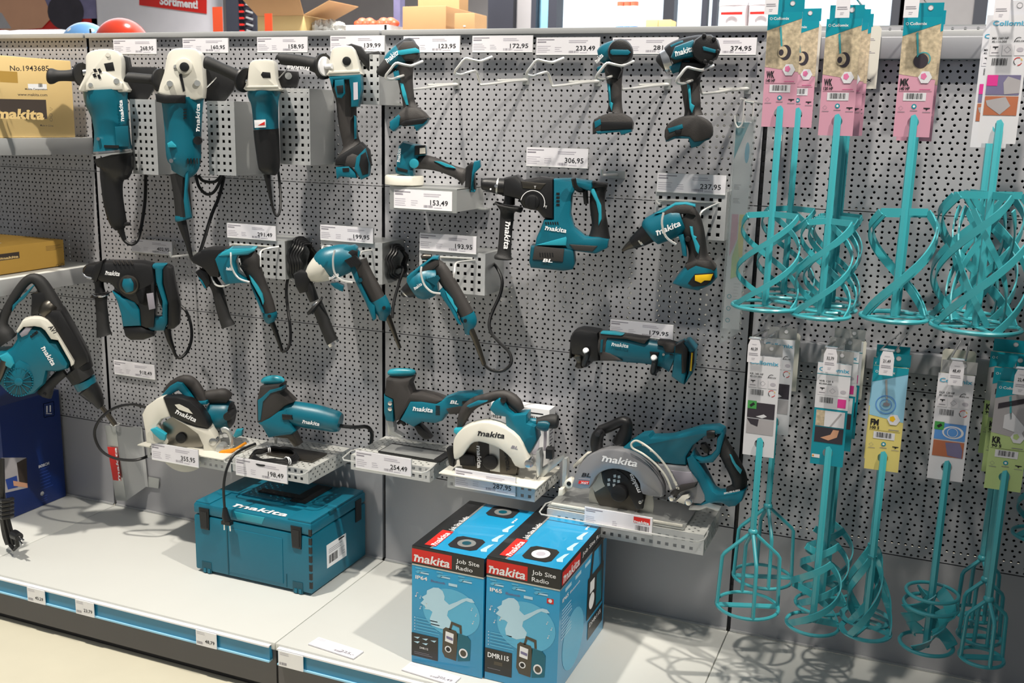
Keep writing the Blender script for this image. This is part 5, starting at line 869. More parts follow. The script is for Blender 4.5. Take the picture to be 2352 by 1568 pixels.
for k in range(4): m.tube([c0+Vector(((.068-.003*k)*math.cos(a*math.pi/20), (.062-.003*k)*math.sin(a*math.pi/20), -.006+.004*k+.002*math.sin(a))) for a in range(40)], .0036, 'black', 8, True)
w = t.part('cable_tie', label='white ties')
for a in (2.4, 5.9):
    q = c0+Vector((.063*math.cos(a),.057*math.sin(a),0)); 
    for e in (-.003,.003): w.tube([q+Vector((e,0,0))+Vector((.011*math.cos(a)*math.cos(s_),.011*math.sin(a)*math.cos(s_),.010*math.sin(s_)+.001)) for s_ in [i*math.pi/6 for i in range(12)]], .0016, 'white', 6, True)
m = t.part('lead'); m.tube(spl([atY(280+x/z,820+y/z,Y) for x, y, Y in ((800,520,-.19),(740,545,-.24),(670,590,-.285),(630,670,-.305),(612,760,-.312),(612,840,-.312),(618,920,-.312))], 5), .0036, 'black', 8)
p = t.part('plug', label='black two-pin plug'); P = [atY(280+x/z,820+y/z,-.312) for x, y in ((618,905),(622,950),(632,985))]; p.tube([P[0],P[1],P[2]], [.006,.010,.011], 'black', 12); p.box((P[2].x-.014,-.320,P[2].z-.008),(P[2].x+.014,-.304,P[2].z+.002),'black')
for dx in (-.009,.009): p.tube([P[2]+Vector((dx,0,-.008)), P[2]+Vector((dx*1.1,0,-.026))], .0022, 'chrome', 8)
t.done()
# --- cordless jigsaw (H)
T = Tool('jigsaw', 'cordless jigsaw with tall black column and teal knob top', 'jigsaw', (960,930), -.12, yaw=.2)
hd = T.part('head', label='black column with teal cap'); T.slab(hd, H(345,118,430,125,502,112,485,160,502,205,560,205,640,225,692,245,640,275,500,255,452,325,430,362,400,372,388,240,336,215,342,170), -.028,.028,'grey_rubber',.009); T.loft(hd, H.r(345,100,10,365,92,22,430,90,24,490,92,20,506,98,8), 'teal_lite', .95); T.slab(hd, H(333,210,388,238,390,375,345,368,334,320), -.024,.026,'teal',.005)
for y in (275,308): T.disc(hd, 760+357/z, 820+y/z, 5, .02,.029,'chrome',.001)
m = T.part('motor_housing', label='teal motor body'); T.slab(m, H(490,250,560,248,650,262,690,240,760,215,900,206,906,235,780,310,705,330,682,368,640,382,562,375,512,405,430,362,455,320), -.028,.03,'teal',.009); T.slab(m, H(700,300,780,285,830,290,780,330,720,335), .0,.033,'grey_rubber',.003); T.slab(m, H(790,262,835,258,832,280,792,280), .02,.0325,'black',.001)
for i in range(6): T.slab(m, H(630,290+i*10,655,292+i*10,655,297+i*10,630,295+i*10), .028,.031,'black',0)
T.text(m, 'BL', (760+715/z,820+278/z), (760+765/z,820+282/z), 8, 'white', .0315, .3); LOGO(T, m, (760+490/z,820+320/z), (760+610/z,820+332/z), 11, .0315)
ft = T.part('foot_plate', label='black foot plate with steel edge'); zj = t3[2]+.002; a = atY(868,998,-.15); b = atY(1012,1020,-.15); ft.prism([(a.x,-.15,zj),(b.x,-.15,zj),(b.x,-.07,zj),(a.x,-.07,zj)], (0,0,.006), 'black', .002); ft.prism([(a.x+.006,-.148,zj+.0062),(b.x-.02,-.148,zj+.0062),(b.x-.02,-.085,zj+.0062),(a.x+.006,-.085,zj+.0062)], (0,0,.0012), 'zinc')
T.slab(ft, H(345,372,385,375,390,440,440,470,420,480,350,455), -.015,.015,'zinc',.003); T.slab(ft, H(500,395,540,400,580,440,610,480,570,488,530,450), -.015,.015,'black',.003); T.loft(ft, H.r(400,400,8,425,385,14,445,410,10), 'black', .5); T.slab(ft, H(362,400,378,400,376,470,366,470), -.003,.003,'steel',0); T.done()
# --- cordless silver circular saw (H)
T = Tool('circular_saw', 'cordless circular saw with silver guard and black letters on it', 'circular saw', (1130,1030), -.15, yaw=.15)
bp = T.part('base_plate', label='silver base plate'); zb4 = t4[2]+.002; a = atY(1008,1070,-.205); b = atY(1232,1105,-.205); bp.prism([(a.x,-.205,zb4),(b.x,-.205,zb4),(b.x,-.03,zb4),(a.x,-.03,zb4)], (0,0,.004), 'cream', .001)
bl = T.part('blade', label='printed dark blade'); bx, by = 760+958/z, 820+630/z; T.disc(bl, bx, by, 63, -.004,.0,'darksteel',0,48)
for k, mt_ in ((-1,'black'),(0,'zinc')): T.slab(bl, H(885+k*60+60,505,950+k*60+60,505,955+k*60+60,690,895+k*60+60,680), .0,.001,mt_,0)
T.text(bl, 'makita', (760+875/z,820+530/z), (760+880/z,820+665/z), 10, 'white', .002, .2); T.text(bl, 'SPECIAL', (760+1040/z,820+570/z), (760+1055/z,820+685/z), 8, 'ink', .002); T.disc(T.part('blade_hub', bl), bx, by, 17, .0,.012,'black',.003); T.slab(bl, H(770,575,860,590,870,650,780,645), .0,.02,'black',.004)
lg = T.part('lower_guard', label='dark lower guard'); T.disc(lg, bx, by+6, 66, -.012,-.006,'darksteel',0,48)
gd = T.part('upper_guard', label='silver blade guard'); T.slab(gd, H(750,595,745,520,755,470,800,418,880,385,960,380,1060,415,1135,475,1180,560,1202,620,1172,655,1115,640,1090,595,1040,548,980,518,900,495,850,512,805,575,770,598), -.012,.028,'cream',.006,2); T.loft(gd, H.r(752,500,13,800,425,13,880,390,13,960,383,13,1060,418,13,1140,490,13,1190,590,13), 'zinc', 1.3, -.012)
LOGO(T, gd, (760+880/z,820+470/z), (760+1040/z,820+487/z), 13, .0285, 'ink'); T.text(gd, 'BL', (760+1080/z,820+545/z), (760+1122/z,820+553/z), 7, 'ink_grey', .0285, .3)
m = T.part('motor_housing', label='teal motor housing'); T.slab(m, H(965,300,985,260,1020,235,1048,240,1075,300,1110,330,1190,325,1190,380,1240,400,1252,480,1210,560,1190,570,1130,460,1065,412,1060,345,1000,335), -.045,.01,'teal',.012); T.loft(m, H.r(1195,385,20,1240,390,22,1262,390,20), 'teal', 1, -.02); T.disc(m, 760+1038/z, 820+255/z, 7, .0,.013,'black',.001)
hn = T.part('handle', label='black top handle'); T.loft(hn, H.r(775,420,16,790,370,30,820,310,36,870,270,34,940,245,30,1000,228,30,1060,235,34,1110,275,36,1140,318,24), 'grey_rubber', .9, -.015); T.slab(hn, H(820,290,880,262,940,262,900,280,840,300), .0,.02,'teal',.002); T.slab(hn, H(745,425,785,425,790,445,760,460,742,445), -.01,.012,'teal_lite',.003)
sh = T.part('front_knob', label='black oval front grip'); T.loft(sh, H.r(1240,395,30,1280,388,36,1320,385,42,1350,385,42,1362,385,36), 'rubber', 1, .01); T.loft(sh, H.r(1238,405,20,1255,410,27,1290,415,32,1310,420,22), 'teal_dark', .6, .035)
st2 = T.part('depth_stop', label='zinc bracket'); kn = T.part('knob', label='black knob'); bo = T.part('pivot_bolt'); fr_ = T.part('front_lever'); T.slab(st2, H(1240,555,1262,550,1270,600,1262,700,1245,710,1238,620), -.02,.02,'zinc',.003); T.slab(kn, H(1295,540,1338,545,1335,605,1295,600), -.02,.01,'black',.003); T.disc(bo, 760+1195/z, 820+630/z, 10, .0,.034,'steel',.002); T.slab(st2, H(1240,680,1330,620,1400,580,1410,600,1340,660,1270,720), -.03,-.01,'zinc',.003); T.slab(fr_, H(700,540,730,535,750,600,745,650,720,640), -.01,.02,'black',.003); T.done()
t = Thing('blade_box', 'flat white box with black print standing behind silver circular saw', 'box'); a = atY(1128,925,-.05); b = atY(1262,940,-.05); zb = t4[2]+.001; m = t.part('carton'); m.prism([(a.x,-.05,zb),(b.x,-.05,zb),(b.x,-.006,zb),(a.x,-.006,zb)], (0,0,(a.z+b.z)/2-zb), 'white', .001); W = (b.x-a.x)*1000
pr = t.part('print', m); f = Face(pr, (a.x,-.0502,(a.z+b.z)/2), (1,0,0), (0,0,-1)); f.rect(W*.45, 12, W*.45, 3, 'ink'); f.bars(W*.45, 22, W*.4, 42, 'ink', n=12); f.text('1952-8', 2, 40, 8, 'ink'); f.rect(W*.5,75,W*.35,50,'ink_lite'); f.lines(W*.1,90,W*.3,6,8,3,'ink_grey'); f.rect(W*.92,20,W*.05,90,'ink_grey'); f2 = Face(t.part('side_print', m), (b.x+.0002,-.05,(a.z+b.z)/2), (0,1,0), (0,0,-1), (1,0,0)); f2.lines(8,20,26,10,9,4,'ink_grey'); f2.rect(12,100,14,40,'ink'); t.done()
# --- rear handle saw (I)
T = Tool('rear_handle_saw', 'large cordless rear handle saw with grey guard on wide tray', 'circular saw', (1480,1090), -.13, yaw=0); zi = 4.3556
def ip(x, y): return (1220+x/zi, 900+y/zi)
bp = T.part('base_plate', label='grey base plate'); zb5 = t5[2]+.002; a = atY(*ip(165,1050), -.18); b = atY(*ip(1535,1235), -.18); bp.prism([(a.x,-.18,zb5),(b.x,-.18,zb5),(b.x,-.02,zb5),(a.x,-.02,zb5)], (0,0,.005), 'zinc', .0012); bp.prism([(a.x+.01,-.18,zb5+.0055),(b.x-.004,-.18,zb5+.0055),(b.x-.004,-.173,zb5+.0055),(a.x+.01,-.173,zb5+.0055)], (0,0,.006), 'cream', .001)
lg = T.part('lower_guard', label='pale lower guard'); T.disc(lg, *ip(900,1090), 75, -.02,-.014,'cream',.001,48)
bl = T.part('blade', label='black printed blade cover'); T.disc(bl, *ip(885,985), 60, -.008,-.004,'darksteel',0,48); T.slab(bl, I(600,930,640,860,700,800,720,900,740,940,640,1000), -.004,-.002,'cream',0); T.slab(bl, I(710,800,760,770,860,760,950,780,1040,840,1110,960,1132,1100,1120,1165,1050,1165,1020,1090,960,990,920,1090,850,1080,790,1000,740,900), -.004,.006,'black',.002)
for i in range(3):
    for j in range(3):
        if (i,j) != (0,0): x, y = 780+i*42-j*4+(-12 if i==0 else 0), 820+j*46+i*8; T.slab(bl, I(x,y,x+26,y-4,x+30,y+24,x+4,y+28), .006,.007,'zinc',0)
T.text(bl, 'makita', ip(1098,1000), ip(1010,810), 10, 'white', .0075, .2); T.disc(T.part('blade_hub', bl), *ip(885,1010), 19, .0,.022,'black',.004); T.slab(bl, I(855,780,900,800,960,850,985,880,955,885,920,850), .006,.009,'ink',.0)
gd = T.part('upper_guard', label='silver grey blade guard'); T.slab(gd, I(440,935,445,860,475,770,540,670,630,598,730,562,830,553,960,572,1080,625,1190,710,1280,825,1332,930,1336,1000,1318,1032,1130,1000,1105,900,1040,812,950,765,840,750,740,772,670,830,600,945), -.015,.022,'guard_grey',.005,2); T.loft(gd, [(*ip(448,850),4),(*ip(540,672),4),(*ip(640,600),4),(*ip(740,562),4),(*ip(850,553),4),(*ip(980,580),4),(*ip(1120,655),4),(*ip(1240,770),4),(*ip(1325,920),4)], 'steel', 1.6, -.012)
LOGO(T, gd, ip(705,690), ip(1057,748), 16, .0225); T.text(gd, 'BL', ip(503,845), ip(595,852), 9, 'ink', .0225, .3, .03); T.slab(gd, I(480,885,582,892,575,925,470,915), .021,.0228,'red',0); T.text(gd, 'XGT', ip(495,915), ip(570,922), 5, 'white', .0235, .1, .03); T.slab(gd, I(478,862,590,870,590,880,478,872), .021,.0228,'ink_grey',0)
fh = T.part('front_handle', label='black front handle'); T.loft(fh, [(*ip(668,610),12),(*ip(655,520),14),(*ip(665,440),14),(*ip(700,390),12)], 'black', 1, -.01); T.loft(fh, [(*ip(690,385),12),(*ip(780,350),12),(*ip(880,305),12),(*ip(945,300),13),(*ip(950,380),15),(*ip(925,450),18),(*ip(890,520),20)], 'black', 1, -.04); T.disc(fh, *ip(678,410), 6, -.005,.019,'ink',.001)
m = T.part('motor_housing', label='teal upper housing'); T.slab(m, I(920,552,1000,485,1115,412,1200,404,1220,436,1400,430,1560,386,1700,345,1870,332,1930,364,1940,396,1860,400,1755,420,1640,510,1572,620,1570,702,1480,700,1240,668,1050,575,960,562), -.05,.0,'teal',.009)
rr_ = T.part('rear_frame', m, 'teal rear frame'); T.slab(rr_, I(1575,640,1640,600,1700,690,1770,830,1835,960,1880,990,2040,985,2162,950,2125,1060,2062,1112,1990,1120,1930,1082,1850,1082,1750,1110,1640,1098,1760,1060,1700,900,1600,740), -.045,.004,'teal',.008); T.slab(rr_, I(1600,620,1640,560,1650,640,1720,655,1800,630,1860,560,1872,450,1930,370,1945,400,1930,480,1900,600,1830,690,1720,700,1640,690), -.03,.0,'teal',.006)
gm = T.part('gear_cover', label='silver grey gear cover'); T.slab(gm, I(1290,695,1580,722,1680,840,1760,1000,1762,1060,1720,1092,1560,1078,1500,1000,1380,900), -.045,.008,'guard_grey',.008); T.slab(gm, I(1400,775,1600,800,1640,900,1480,930), .0,.0095,'ink_grey',.002); T.slab(gm, I(1400,1000,1500,930,1660,905,1655,935,1500,985,1440,1060), .0,.028,'grey_rubber',.004)
hn = T.part('handle', label='black rear grip with teal strip'); T.loft(hn, [(*ip(1900,400),9),(*ip(1915,500),13),(*ip(1965,620),17),(*ip(2040,760),18),(*ip(2085,880),18),(*ip(2060,965),16),(*ip(1960,985),9)], 'rubber', .95, -.02); T.slab(hn, I(1985,622,2000,625,2050,720,2110,780,2095,820,2060,780,2010,700), .0,.0035,'teal_lite',.001); T.loft(hn, [(*ip(1760,425),9),(*ip(1800,422),10),(*ip(1840,422),9)], 'black', .6, .0); T.slab(T.part('trigger', hn), I(1700,510,1740,505,1790,560,1780,610,1740,600,1710,560), -.03,-.01,'black',.003)
ds = T.part('depth_scale', label='cream curved depth scale'); T.wire(ds, [(*ip(x,y),.03) for x, y in ((1400,975),(1350,850),(1250,725),(1120,620),(1020,565),(1002,520),(1035,490),(1080,495),(1180,560),(1290,665),(1380,790),(1455,935))], .0028, 'cream', 8)
for i in range(7): x, y = [(1125,530),(1205,590),(1285,660),(1350,745),(1400,825),(1440,905),(1465,960)][i]; T.slab(ds, I(x-18,y-14,x+14,y-4,x+18,y+14,x-14,y+4), .028,.031,'cream',.0); T.slab(ds, I(x-5,y-5,x+6,y-3,x+6,y+5,x-5,y+4), .031,.0316,'ink',.0)
T.disc(T.part('knob'), *ip(1420,1040), 7, .0,.04,'chrome',.002); T.disc(T.part('knob'), *ip(1585,1080), 8, .0,.035,'chrome',.002); T.disc(T.part('knob'), *ip(1100,1090), 4, .0,.02,'chrome',.001); kb = T.part('bevel_post', label='zinc bevel post'); T.slab(kb, I(325,670,345,650,368,655,372,700,350,1000,320,1020), -.01,.01,'zinc',.002); T.disc(kb, *ip(392,905), 10, -.01,.02,'cream',.002); T.disc(kb, *ip(390,905), 5, .0,.022,'black',.001); T.slab(kb, I(300,950,345,945,340,1010,290,1020), -.01,.03,'cream',.003); T.slab(T.part('rear_lever'), I(1460,1080,1520,1020,1580,1010,1600,1060,1540,1110), .0,.026,'cream',.004)
T.slab(T.part('blade_shroud'), I(430,760,600,630,620,600,560,600,430,720), -.06,-.04,'cream',.003); T.text(rr_, 'BRUSHLESS', ip(1930,1022), ip(2090,988), 4, 'white', .006, .1); T.slab(bp, I(1600,1130,1700,1135,1780,1110,1900,1150,1880,1158,1780,1122,1700,1148,1600,1145), -.02,.03,'zinc',.001); T.done()
# ================================================================ teal tool case
def case():
    t = Thing('tool_case', 'teal stackable plastic tool case with black latches on base shelf', 'tool case'); X0, X1, Y0, Y1, Z0 = -.436, -.056, -.291, -.012, ZD+.001
    zt = atY(444, 1152, Y0).z; Hc = zt-Z0; m = t.part('body'); 
    m.prism([(X0,Y0,Z0+.006),(X1,Y0,Z0+.006),(X1,Y1,Z0+.006),(X0,Y1,Z0+.006)], (0,0,Hc*.80), 'case_teal', .006)
    for x in (X0+.03, X1-.07):
        for y in (Y0+.02, Y1-.06): m.box((x,y,Z0),(x+.04,y+.04,Z0+.008),'case_teal')
    l = t.part('lid', label='teal lid'); zl = Z0+.006+Hc*.80+.0015; l.prism([(X0,Y0,zl),(X1,Y0,zl),(X1,Y1,zl),(X0,Y1,zl)], (0,0,zt-zl), 'case_teal', .007)
    l.box((X0+.03,Y0+.10,zt-.001),(X1-.03,Y1-.02,zt+.004),'case_teal'); l.prism([(X1-.075,Y0+.005,zt-.002),(X1-.003,Y0+.005,zt-.002),(X1-.003,Y1-.005,zt-.002),(X1-.075,Y1-.005,zt-.002)], (0,0,.007), 'case_teal', .002); l.prism([(X0+.003,Y0+.005,zt-.002),(X0+.05,Y0+.005,zt-.002),(X0+.05,Y1-.005,zt-.002),(X0+.003,Y1-.005,zt-.002)], (0,0,.005), 'case_teal', .002)
    h = t.part('carry_handle', l, 'dark folded handle'); h.box((X0+.12,Y0+.13,zt+.0045),(X1-.11,Y0+.155,zt+.009),'black'); h.box((X1-.14,Y0+.11,zt+.0045),(X1-.09,Y1-.03,zt+.008),'black')
    g = t.part('groove', m); g.box((X0+.108,Y0-.0012,Z0+.01),(X0+.111,Y0+.001,zt-.02),'teal_dark'); g.box((X0+.30,Y0-.0012,Z0+.012),(X0+.3015,Y0+.001,Z0+.05),'teal_dark'); g.prism([(X0+.115,Y0-.002,Z0+.02),(X1-.09,Y0-.002,Z0+.02),(X1-.09,Y0-.002,zt-.055),(X0+.115,Y0-.002,zt-.055)], (0,.003,0), 'case_teal', .001)
    for i in range(7): g.box((X1-.0075,Y0-.0005,Z0+.022+i*.025),(X1+.0012,Y0+.004,Z0+.040+i*.025),'black')
    r = t.part('grip_recess', l, 'front grip recess'); r.prism([(X0+.135,Y0-.0015,zt-.005),(X0+.235,Y0-.0015,zt-.005),(X0+.225,Y0-.0015,zt-.026),(X0+.145,Y0-.0015,zt-.026)], (0,.004,0), 'teal_lite', .002)
    for nm, x in (('latch',X0+.018),('latch',X1-.062)):
        q = t.part(nm, label='black latch'); q.prism([(x,Y0-.004,zt-.012),(x+.034,Y0-.004,zt-.012),(x+.032,Y0-.004,zt-.074),(x+.004,Y0-.004,zt-.074)], (0,.006,0), 'black', .002); q.box((x+.006,Y0-.006,zt-.068),(x+.028,Y0-.004,zt-.022),'rubber')
        q = t.part('foot_recess', m); q.box((x+.002,Y0-.001,Z0+.002),(x+.034,Y0+.002,Z0+.034),'teal_dark'); 
        for e in (.008,.022): q.box((x+e,Y0-.003,Z0+.002),(x+e+.008,Y0,Z0+.014),'case_teal')
    q = t.part('latch', label='black side latch'); q.box((X1,Y1-.055,zt-.075),(X1+.003,Y1-.025,zt-.012),'black'); q = t.part('side_hinge'); q.box((X1-.002,Y0+.09,zt-.004),(X1+.004,Y0+.12,zt+.006),'teal_dark')
    s = t.part('sticker', m, 'white barcode sticker'); sx = X1+.0006
    def sp(x, y): return atX(280+x/z, 820+y/z, sx)
    P = [sp(1228,1130),sp(1345,1055),sp(1348,1190),sp(1232,1268)]; s.prism([(X1+.0002,p.y,p.z) for p in P], (.0008,0,0), 'white'); f = Face(s, (X1+.0011,P[0].y,P[1].z), (0,1,0), (0,0,-1), (1,0,0)); w_ = (P[1].y-P[0].y)*1000; f.bars(w_*.1, 32, w_*.45, 24, 'ink', n=16); f.lines(w_*.1,14,w_*.7,3,5,1.5,'ink_grey'); f.lines(w_*.62,32,w_*.3,6,4,1.2,'ink_grey'); f.rect(w_*.6,2,w_*.3,5,'ink')
    lo = t.part('logo', l, 'raised white letters'); f = Face(lo, (X0,Y0,zt+.0012), (1,0,0), (0,-1,0), (0,0,1)); f.text('makita', 118, -16, 26, 'white', 172, .15, .022, logo=True)
    t.done()
case()
# ================================================================ radio boxes
def radio(X0, X1, Y0, Y1, ztop, model, lab, ip, fan):
    Z0 = ZD+.001; h = ztop-Z0; t = Thing('radio_box', lab, 'box', 'boxed job site radios'); m = t.part('carton'); m.prism([(X0,Y0,Z0),(X1,Y0,Z0),(X1,Y1,Z0),(X0,Y1,Z0)], (0,0,h), 'boxblue', .0015); W, HH, Dp = (X1-X0)*1000, h*1000, (Y1-Y0)*1000
    pr = t.part('front_print', m); f = Face(pr, (X0,Y0,ztop), (1,0,0), (0,0,-1)); f.rect(0,0,W,HH*.15,'boxblack'); f.rect(0,HH*.15,W,HH*.012,'zinc',2); f.rect(0,HH*.022,W*.56,HH*.112,'red',2); f.text('makita', W*.03, HH*.125, HH*.07, 'white', W*.5, .2, .022, 4, True); f.text('Job Site', W*.62, HH*.07, HH*.035, 'white', W*.32, l=4); f.text('Radio', W*.62, HH*.125, HH*.035, 'white', W*.23, l=4)
    for i in range(3): x = W*(.05+i*.3); f.poly([(x,HH*.215),(x+W*.04,HH*.195),(x+W*.22,HH*.19),(x+W*.1,HH*.205),(x+W*.03,HH*.225)], 'boxblue_lite', 2); f.rect(x,HH*.175,W*.09,HH*.012,'boxblue_lite',2); f.rect(x+W*.06,HH*.208,W*.13,HH*.012,'box_white',2)
    f.text(ip, W*.05, HH*.272, HH*.03, 'white', W*.17, bold=.03); f.text('Bluetooth', W*.27, HH*.272, HH*.02, 'purple', W*.2); f.rect(W*.52,HH*.252,W*.12,HH*.022,'box_white',2)
    # bright halo, dancing figure, notes
    f.disc(W*.56, HH*.5, W*.4, 'boxblue_lite', 2, 32, HH*.2)
    dx_, dy_ = (0,0) if model else (-578,-80)
    fig = [(900,912),(940,915),(970,940),(985,980),(982,1008),(1020,1045),(1080,1022),(1120,1002),(1160,993),(1195,1002),(1216,1030),(1190,1030),(1150,1016),(1110,1036),(1050,1072),(1012,1092),(1004,1130),(1040,1180),(1030,1222),(960,1232),(880,1200),(872,1150),(892,1100),(868,1082),(830,1078),(842,1060),(800,1032),(826,1005),(810,985),(846,965),(850,935)]
    pp = [atY(900+(x_+dx_)/3.35, 1100+(y_+dy_)/3.35, Y0) for x_, y_ in fig]; f.poly([((q_.x-X0)*1000, (ztop-q_.z)*1000) for q_ in pp][::-1], 'box_white', 3)
    0 and f.poly([(W*.24,HH*.34),(W*.3,HH*.30),(W*.40,HH*.295),(W*.47,HH*.32),(W*.5,HH*.37),(W*.55,HH*.40),(W*.68,HH*.37),(W*.8,HH*.345),(W*.86,HH*.36),(W*.84,HH*.375),(W*.7,HH*.40),(W*.6,HH*.44),(W*.58,HH*.50),(W*.6,HH*.58),(W*.42,HH*.6),(W*.34,HH*.56),(W*.4,HH*.5),(W*.38,HH*.45),(W*.28,HH*.43),(W*.22,HH*.40)][::-1], 'box_white', 3)
    for x, y, s in ((.06,.42,1),(.12,.43,.6),(.2,.49,.8),(.12,.52,.7),(.86,.55,.7),(.9,.48,.6),(.84,.44,.6)): f.disc(W*x, HH*y, 2.2*s, 'white', 4, 8); f.rect(W*x+1.4*s, HH*y-10*s, 1*s, 10*s, 'white', 4); f.rect(W*x+1.4*s, HH*y-10*s, 5*s, 1.5*s, 'white', 4)
    for i in range(5): f.rect(W*.04, HH*(.60+i*.026), 2, 2, 'white', 3); f.rect(W*.07, HH*(.60+i*.026), W*(.3+.03*(i % 3)), HH*.008, 'boxblue_lite', 3)
    f.rect(0, HH*.74, W*.38, HH*.2, 'boxblack', 3)
    if model: f.text('DMR115', W*.04, HH*.81, HH*.04, 'white', W*.3, bold=.03, l=5); f.rect(W*.13,HH*.835,W*.12,HH*.03,'darksteel',4); f.lines(W*.04,HH*.9,W*.3,1,1,1,'ink_grey',4)
    else:
        for i in range(5): f.poly([(W*(.03+.12*(i % 3)),HH*(.775+.04*(i//3))),(W*(.12+.12*(i % 3)),HH*(.765+.04*(i//3))),(W*(.09+.12*(i % 3)),HH*(.785+.04*(i//3)))][::-1], 'box_white', 4)
        f.text('DMR112', W*.12, HH*.865, HH*.018, 'white', W*.12, l=5); f.lines(W*.04,HH*.9,W*.3,2,4,1,'ink_grey',4)
    # pictured radio
    x, y = W*.45, HH*.63; rw, rh = W*.38, HH*.27
    f.poly([(x+rw*.22,y+rh*.05),(x+rw*.3,y-rh*.22),(x+rw*.68,y-rh*.16),(x+rw*.7,y+rh*.1),(x+rw*.62,y+rh*.1),(x+rw*.6,y-rh*.08),(x+rw*.36,y-rh*.13),(x+rw*.3,y+rh*.05)][::-1], 'darksteel', 4)
    f.poly([(x,y+rh*.08),(x+rw*.1,y),(x+rw*.48,y+rh*.05),(x+rw*.55,y+rh*.15),(x+rw*.5,y+rh),(x+rw*.08,y+rh*.96),(x-rw*.02,y+rh*.8)][::-1], 'darksteel', 4)
    f.poly([(x+rw*.52,y+rh*.1),(x+rw*.9,y+rh*.14),(x+rw*1.02,y+rh*.25),(x+rw,y+rh*.9),(x+rw*.55,y+rh)][::-1], 'teal', 4)
    f.poly([(x+rw*.1,y+rh*.12),(x+rw*.4,y+rh*.16),(x+rw*.38,y+rh*.48),(x+rw*.08,y+rh*.44)][::-1], 'white', 5); f.poly([(x+rw*.13,y+rh*.26),(x+rw*.37,y+rh*.3),(x+rw*.37,y+rh*.38),(x+rw*.13,y+rh*.34)][::-1], 'purple', 6)
    f.disc(x+rw*.2, y+rh*.68, rw*.12, 'white', 5); f.disc(x+rw*.2, y+rh*.68, rw*.08, 'black', 6); f.disc(x+rw*.76, y+rh*.7, rw*.16, 'white', 5, ry=rh*.15); f.disc(x+rw*.76, y+rh*.7, rw*.11, 'darksteel', 6, ry=rh*.1)
    if model: f.rect(W*.83,HH*.235,W*.09,HH*.04,'red',2); f.disc(W*.875,HH*.253,W*.025,'white',3)
    # top
    tp = t.part('top_print', m); g = Face(tp, (X0,Y1,ztop), (1,0,0), (0,-1,0), (0,0,1)); g.rect(0,0,W*.24,Dp,'boxblack'); g.rect(W*.24,0,W*.03,Dp,'zinc',2); g.rect(0,Dp-3,W,3,'boxblack',2)
    q = Face(tp, (X0+W*.00012,Y1-Dp*.00095,ztop+.0004), (0,1,0), (1,0,0), (0,0,1)); q.rect(0,2,Dp*.3,W*.16,'red',2); q.text('makita', 3, W*.16, W*.09, 'white', Dp*.25, .2, .022, 4, True); q.text('Job Site Radio', Dp*.32, W*.14, W*.07, 'white', Dp*.3, l=3)
    for yy in ((.8,.12) if not fan else (.82,)):
        g.poly([(W*(.6+.2*c_), Dp*(yy+.11*s_)) for c_, s_ in ((-.7,-1),(.7,-1),(1,-.7),(1,.7),(.7,1),(-.7,1),(-1,.7),(-1,-.7))][::-1], 'ink' if not fan else 'darksteel', 3); g.disc(W*.6, Dp*yy, W*.12, 'zinc' if not fan else 'white', 4, ry=Dp*.07); g.disc(W*.6, Dp*yy, W*.06, 'teal_dark' if not fan else 'ink_lite', 5, ry=Dp*.035)
    for i in range(3): x = W*.84; y = Dp*(.86-.2*i); g.poly([(x,y),(x+W*.04,y-Dp*.1),(x+W*.09,y-Dp*.13),(x+W*.07,y-Dp*.03),(x+W*.1,y+Dp*.02),(x+W*.03,y+Dp*.03)], 'box_white', 3)
    q = Face(tp, (X0+W*.00084,Y1-Dp*.00030,ztop+.0004), (0,1,0), (1,0,0), (0,0,1)); q.text(ip, 0, 8, 6, 'white', Dp*.1, bold=.03)
    # right side
    sd = t.part('side_print', m); g = Face(sd, (X1,Y0,ztop), (0,1,0), (0,0,-1), (1,0,0)); g.rect(0,0,Dp,HH*.15,'boxblack'); g.rect(0,HH*.15,Dp,HH*.012,'zinc',2); g.rect(Dp*.03,HH*.03,Dp*.36,HH*.105,'red',2); g.text('makita', Dp*.05, HH*.125, HH*.07, 'white', Dp*.32, .2, .022, 4, True); g.text('Job Site Radio', Dp*.43, HH*.09, HH*.035, 'white', Dp*.5, l=3)
    for i in range(3): g.rect(Dp*(.1+.2*i),HH*(.19+.0*i),Dp*.12,HH*.03,'box_white',2)
    g.text(ip, Dp*.05, HH*.28, HH*.03, 'white', Dp*.12, bold=.03); g.text('Bluetooth', Dp*.2, HH*.28, HH*.02, 'white', Dp*.2); g.disc(Dp*.3, HH*.7, Dp*.22, 'boxblue_lite', 2, ry=HH*.24); g.lines(Dp*.05, HH*.34, Dp*.2, 10, HH*.026, HH*.008, 'box_white', 3); g.rect(Dp*.62,HH*.74,Dp*.34,HH*.16,'boxblack',3); g.text('DMR115' if model else 'DMR112', Dp*.65, HH*.8, HH*.035, 'white', Dp*.26, l=5)
    g.poly([(Dp*.62,HH*.35),(Dp*.66,HH*.13),(Dp*.9,HH*.13),(Dp*.92,HH*.35),(Dp*.88,HH*.35),(Dp*.86,HH*.17),(Dp*.7,HH*.17),(Dp*.67,HH*.35)], 'darksteel', 4); g.rect(Dp*.58,HH*.35,Dp*.36,HH*.36,'darksteel',4); g.rect(Dp*.63,HH*.4,Dp*.1,HH*.1,'white',5); g.disc(Dp*.68,HH*.58,Dp*.06,'white',5); g.rect(Dp*.78,HH*.4,Dp*.13,HH*.28,'teal',5)
    return t.done()
rz = atY(947,1252,-.478).z; radio(.343,.525,-.478,-.16,rz,False,'blue radio box with IP64 on the front, left of the pair','IP64',False)
rz2 = atY(1120,1277,-.474).z; radio(.530,.706,-.474,-.13,rz2,True,'blue radio box with IP65 on the front, right of the pair','IP65',True)
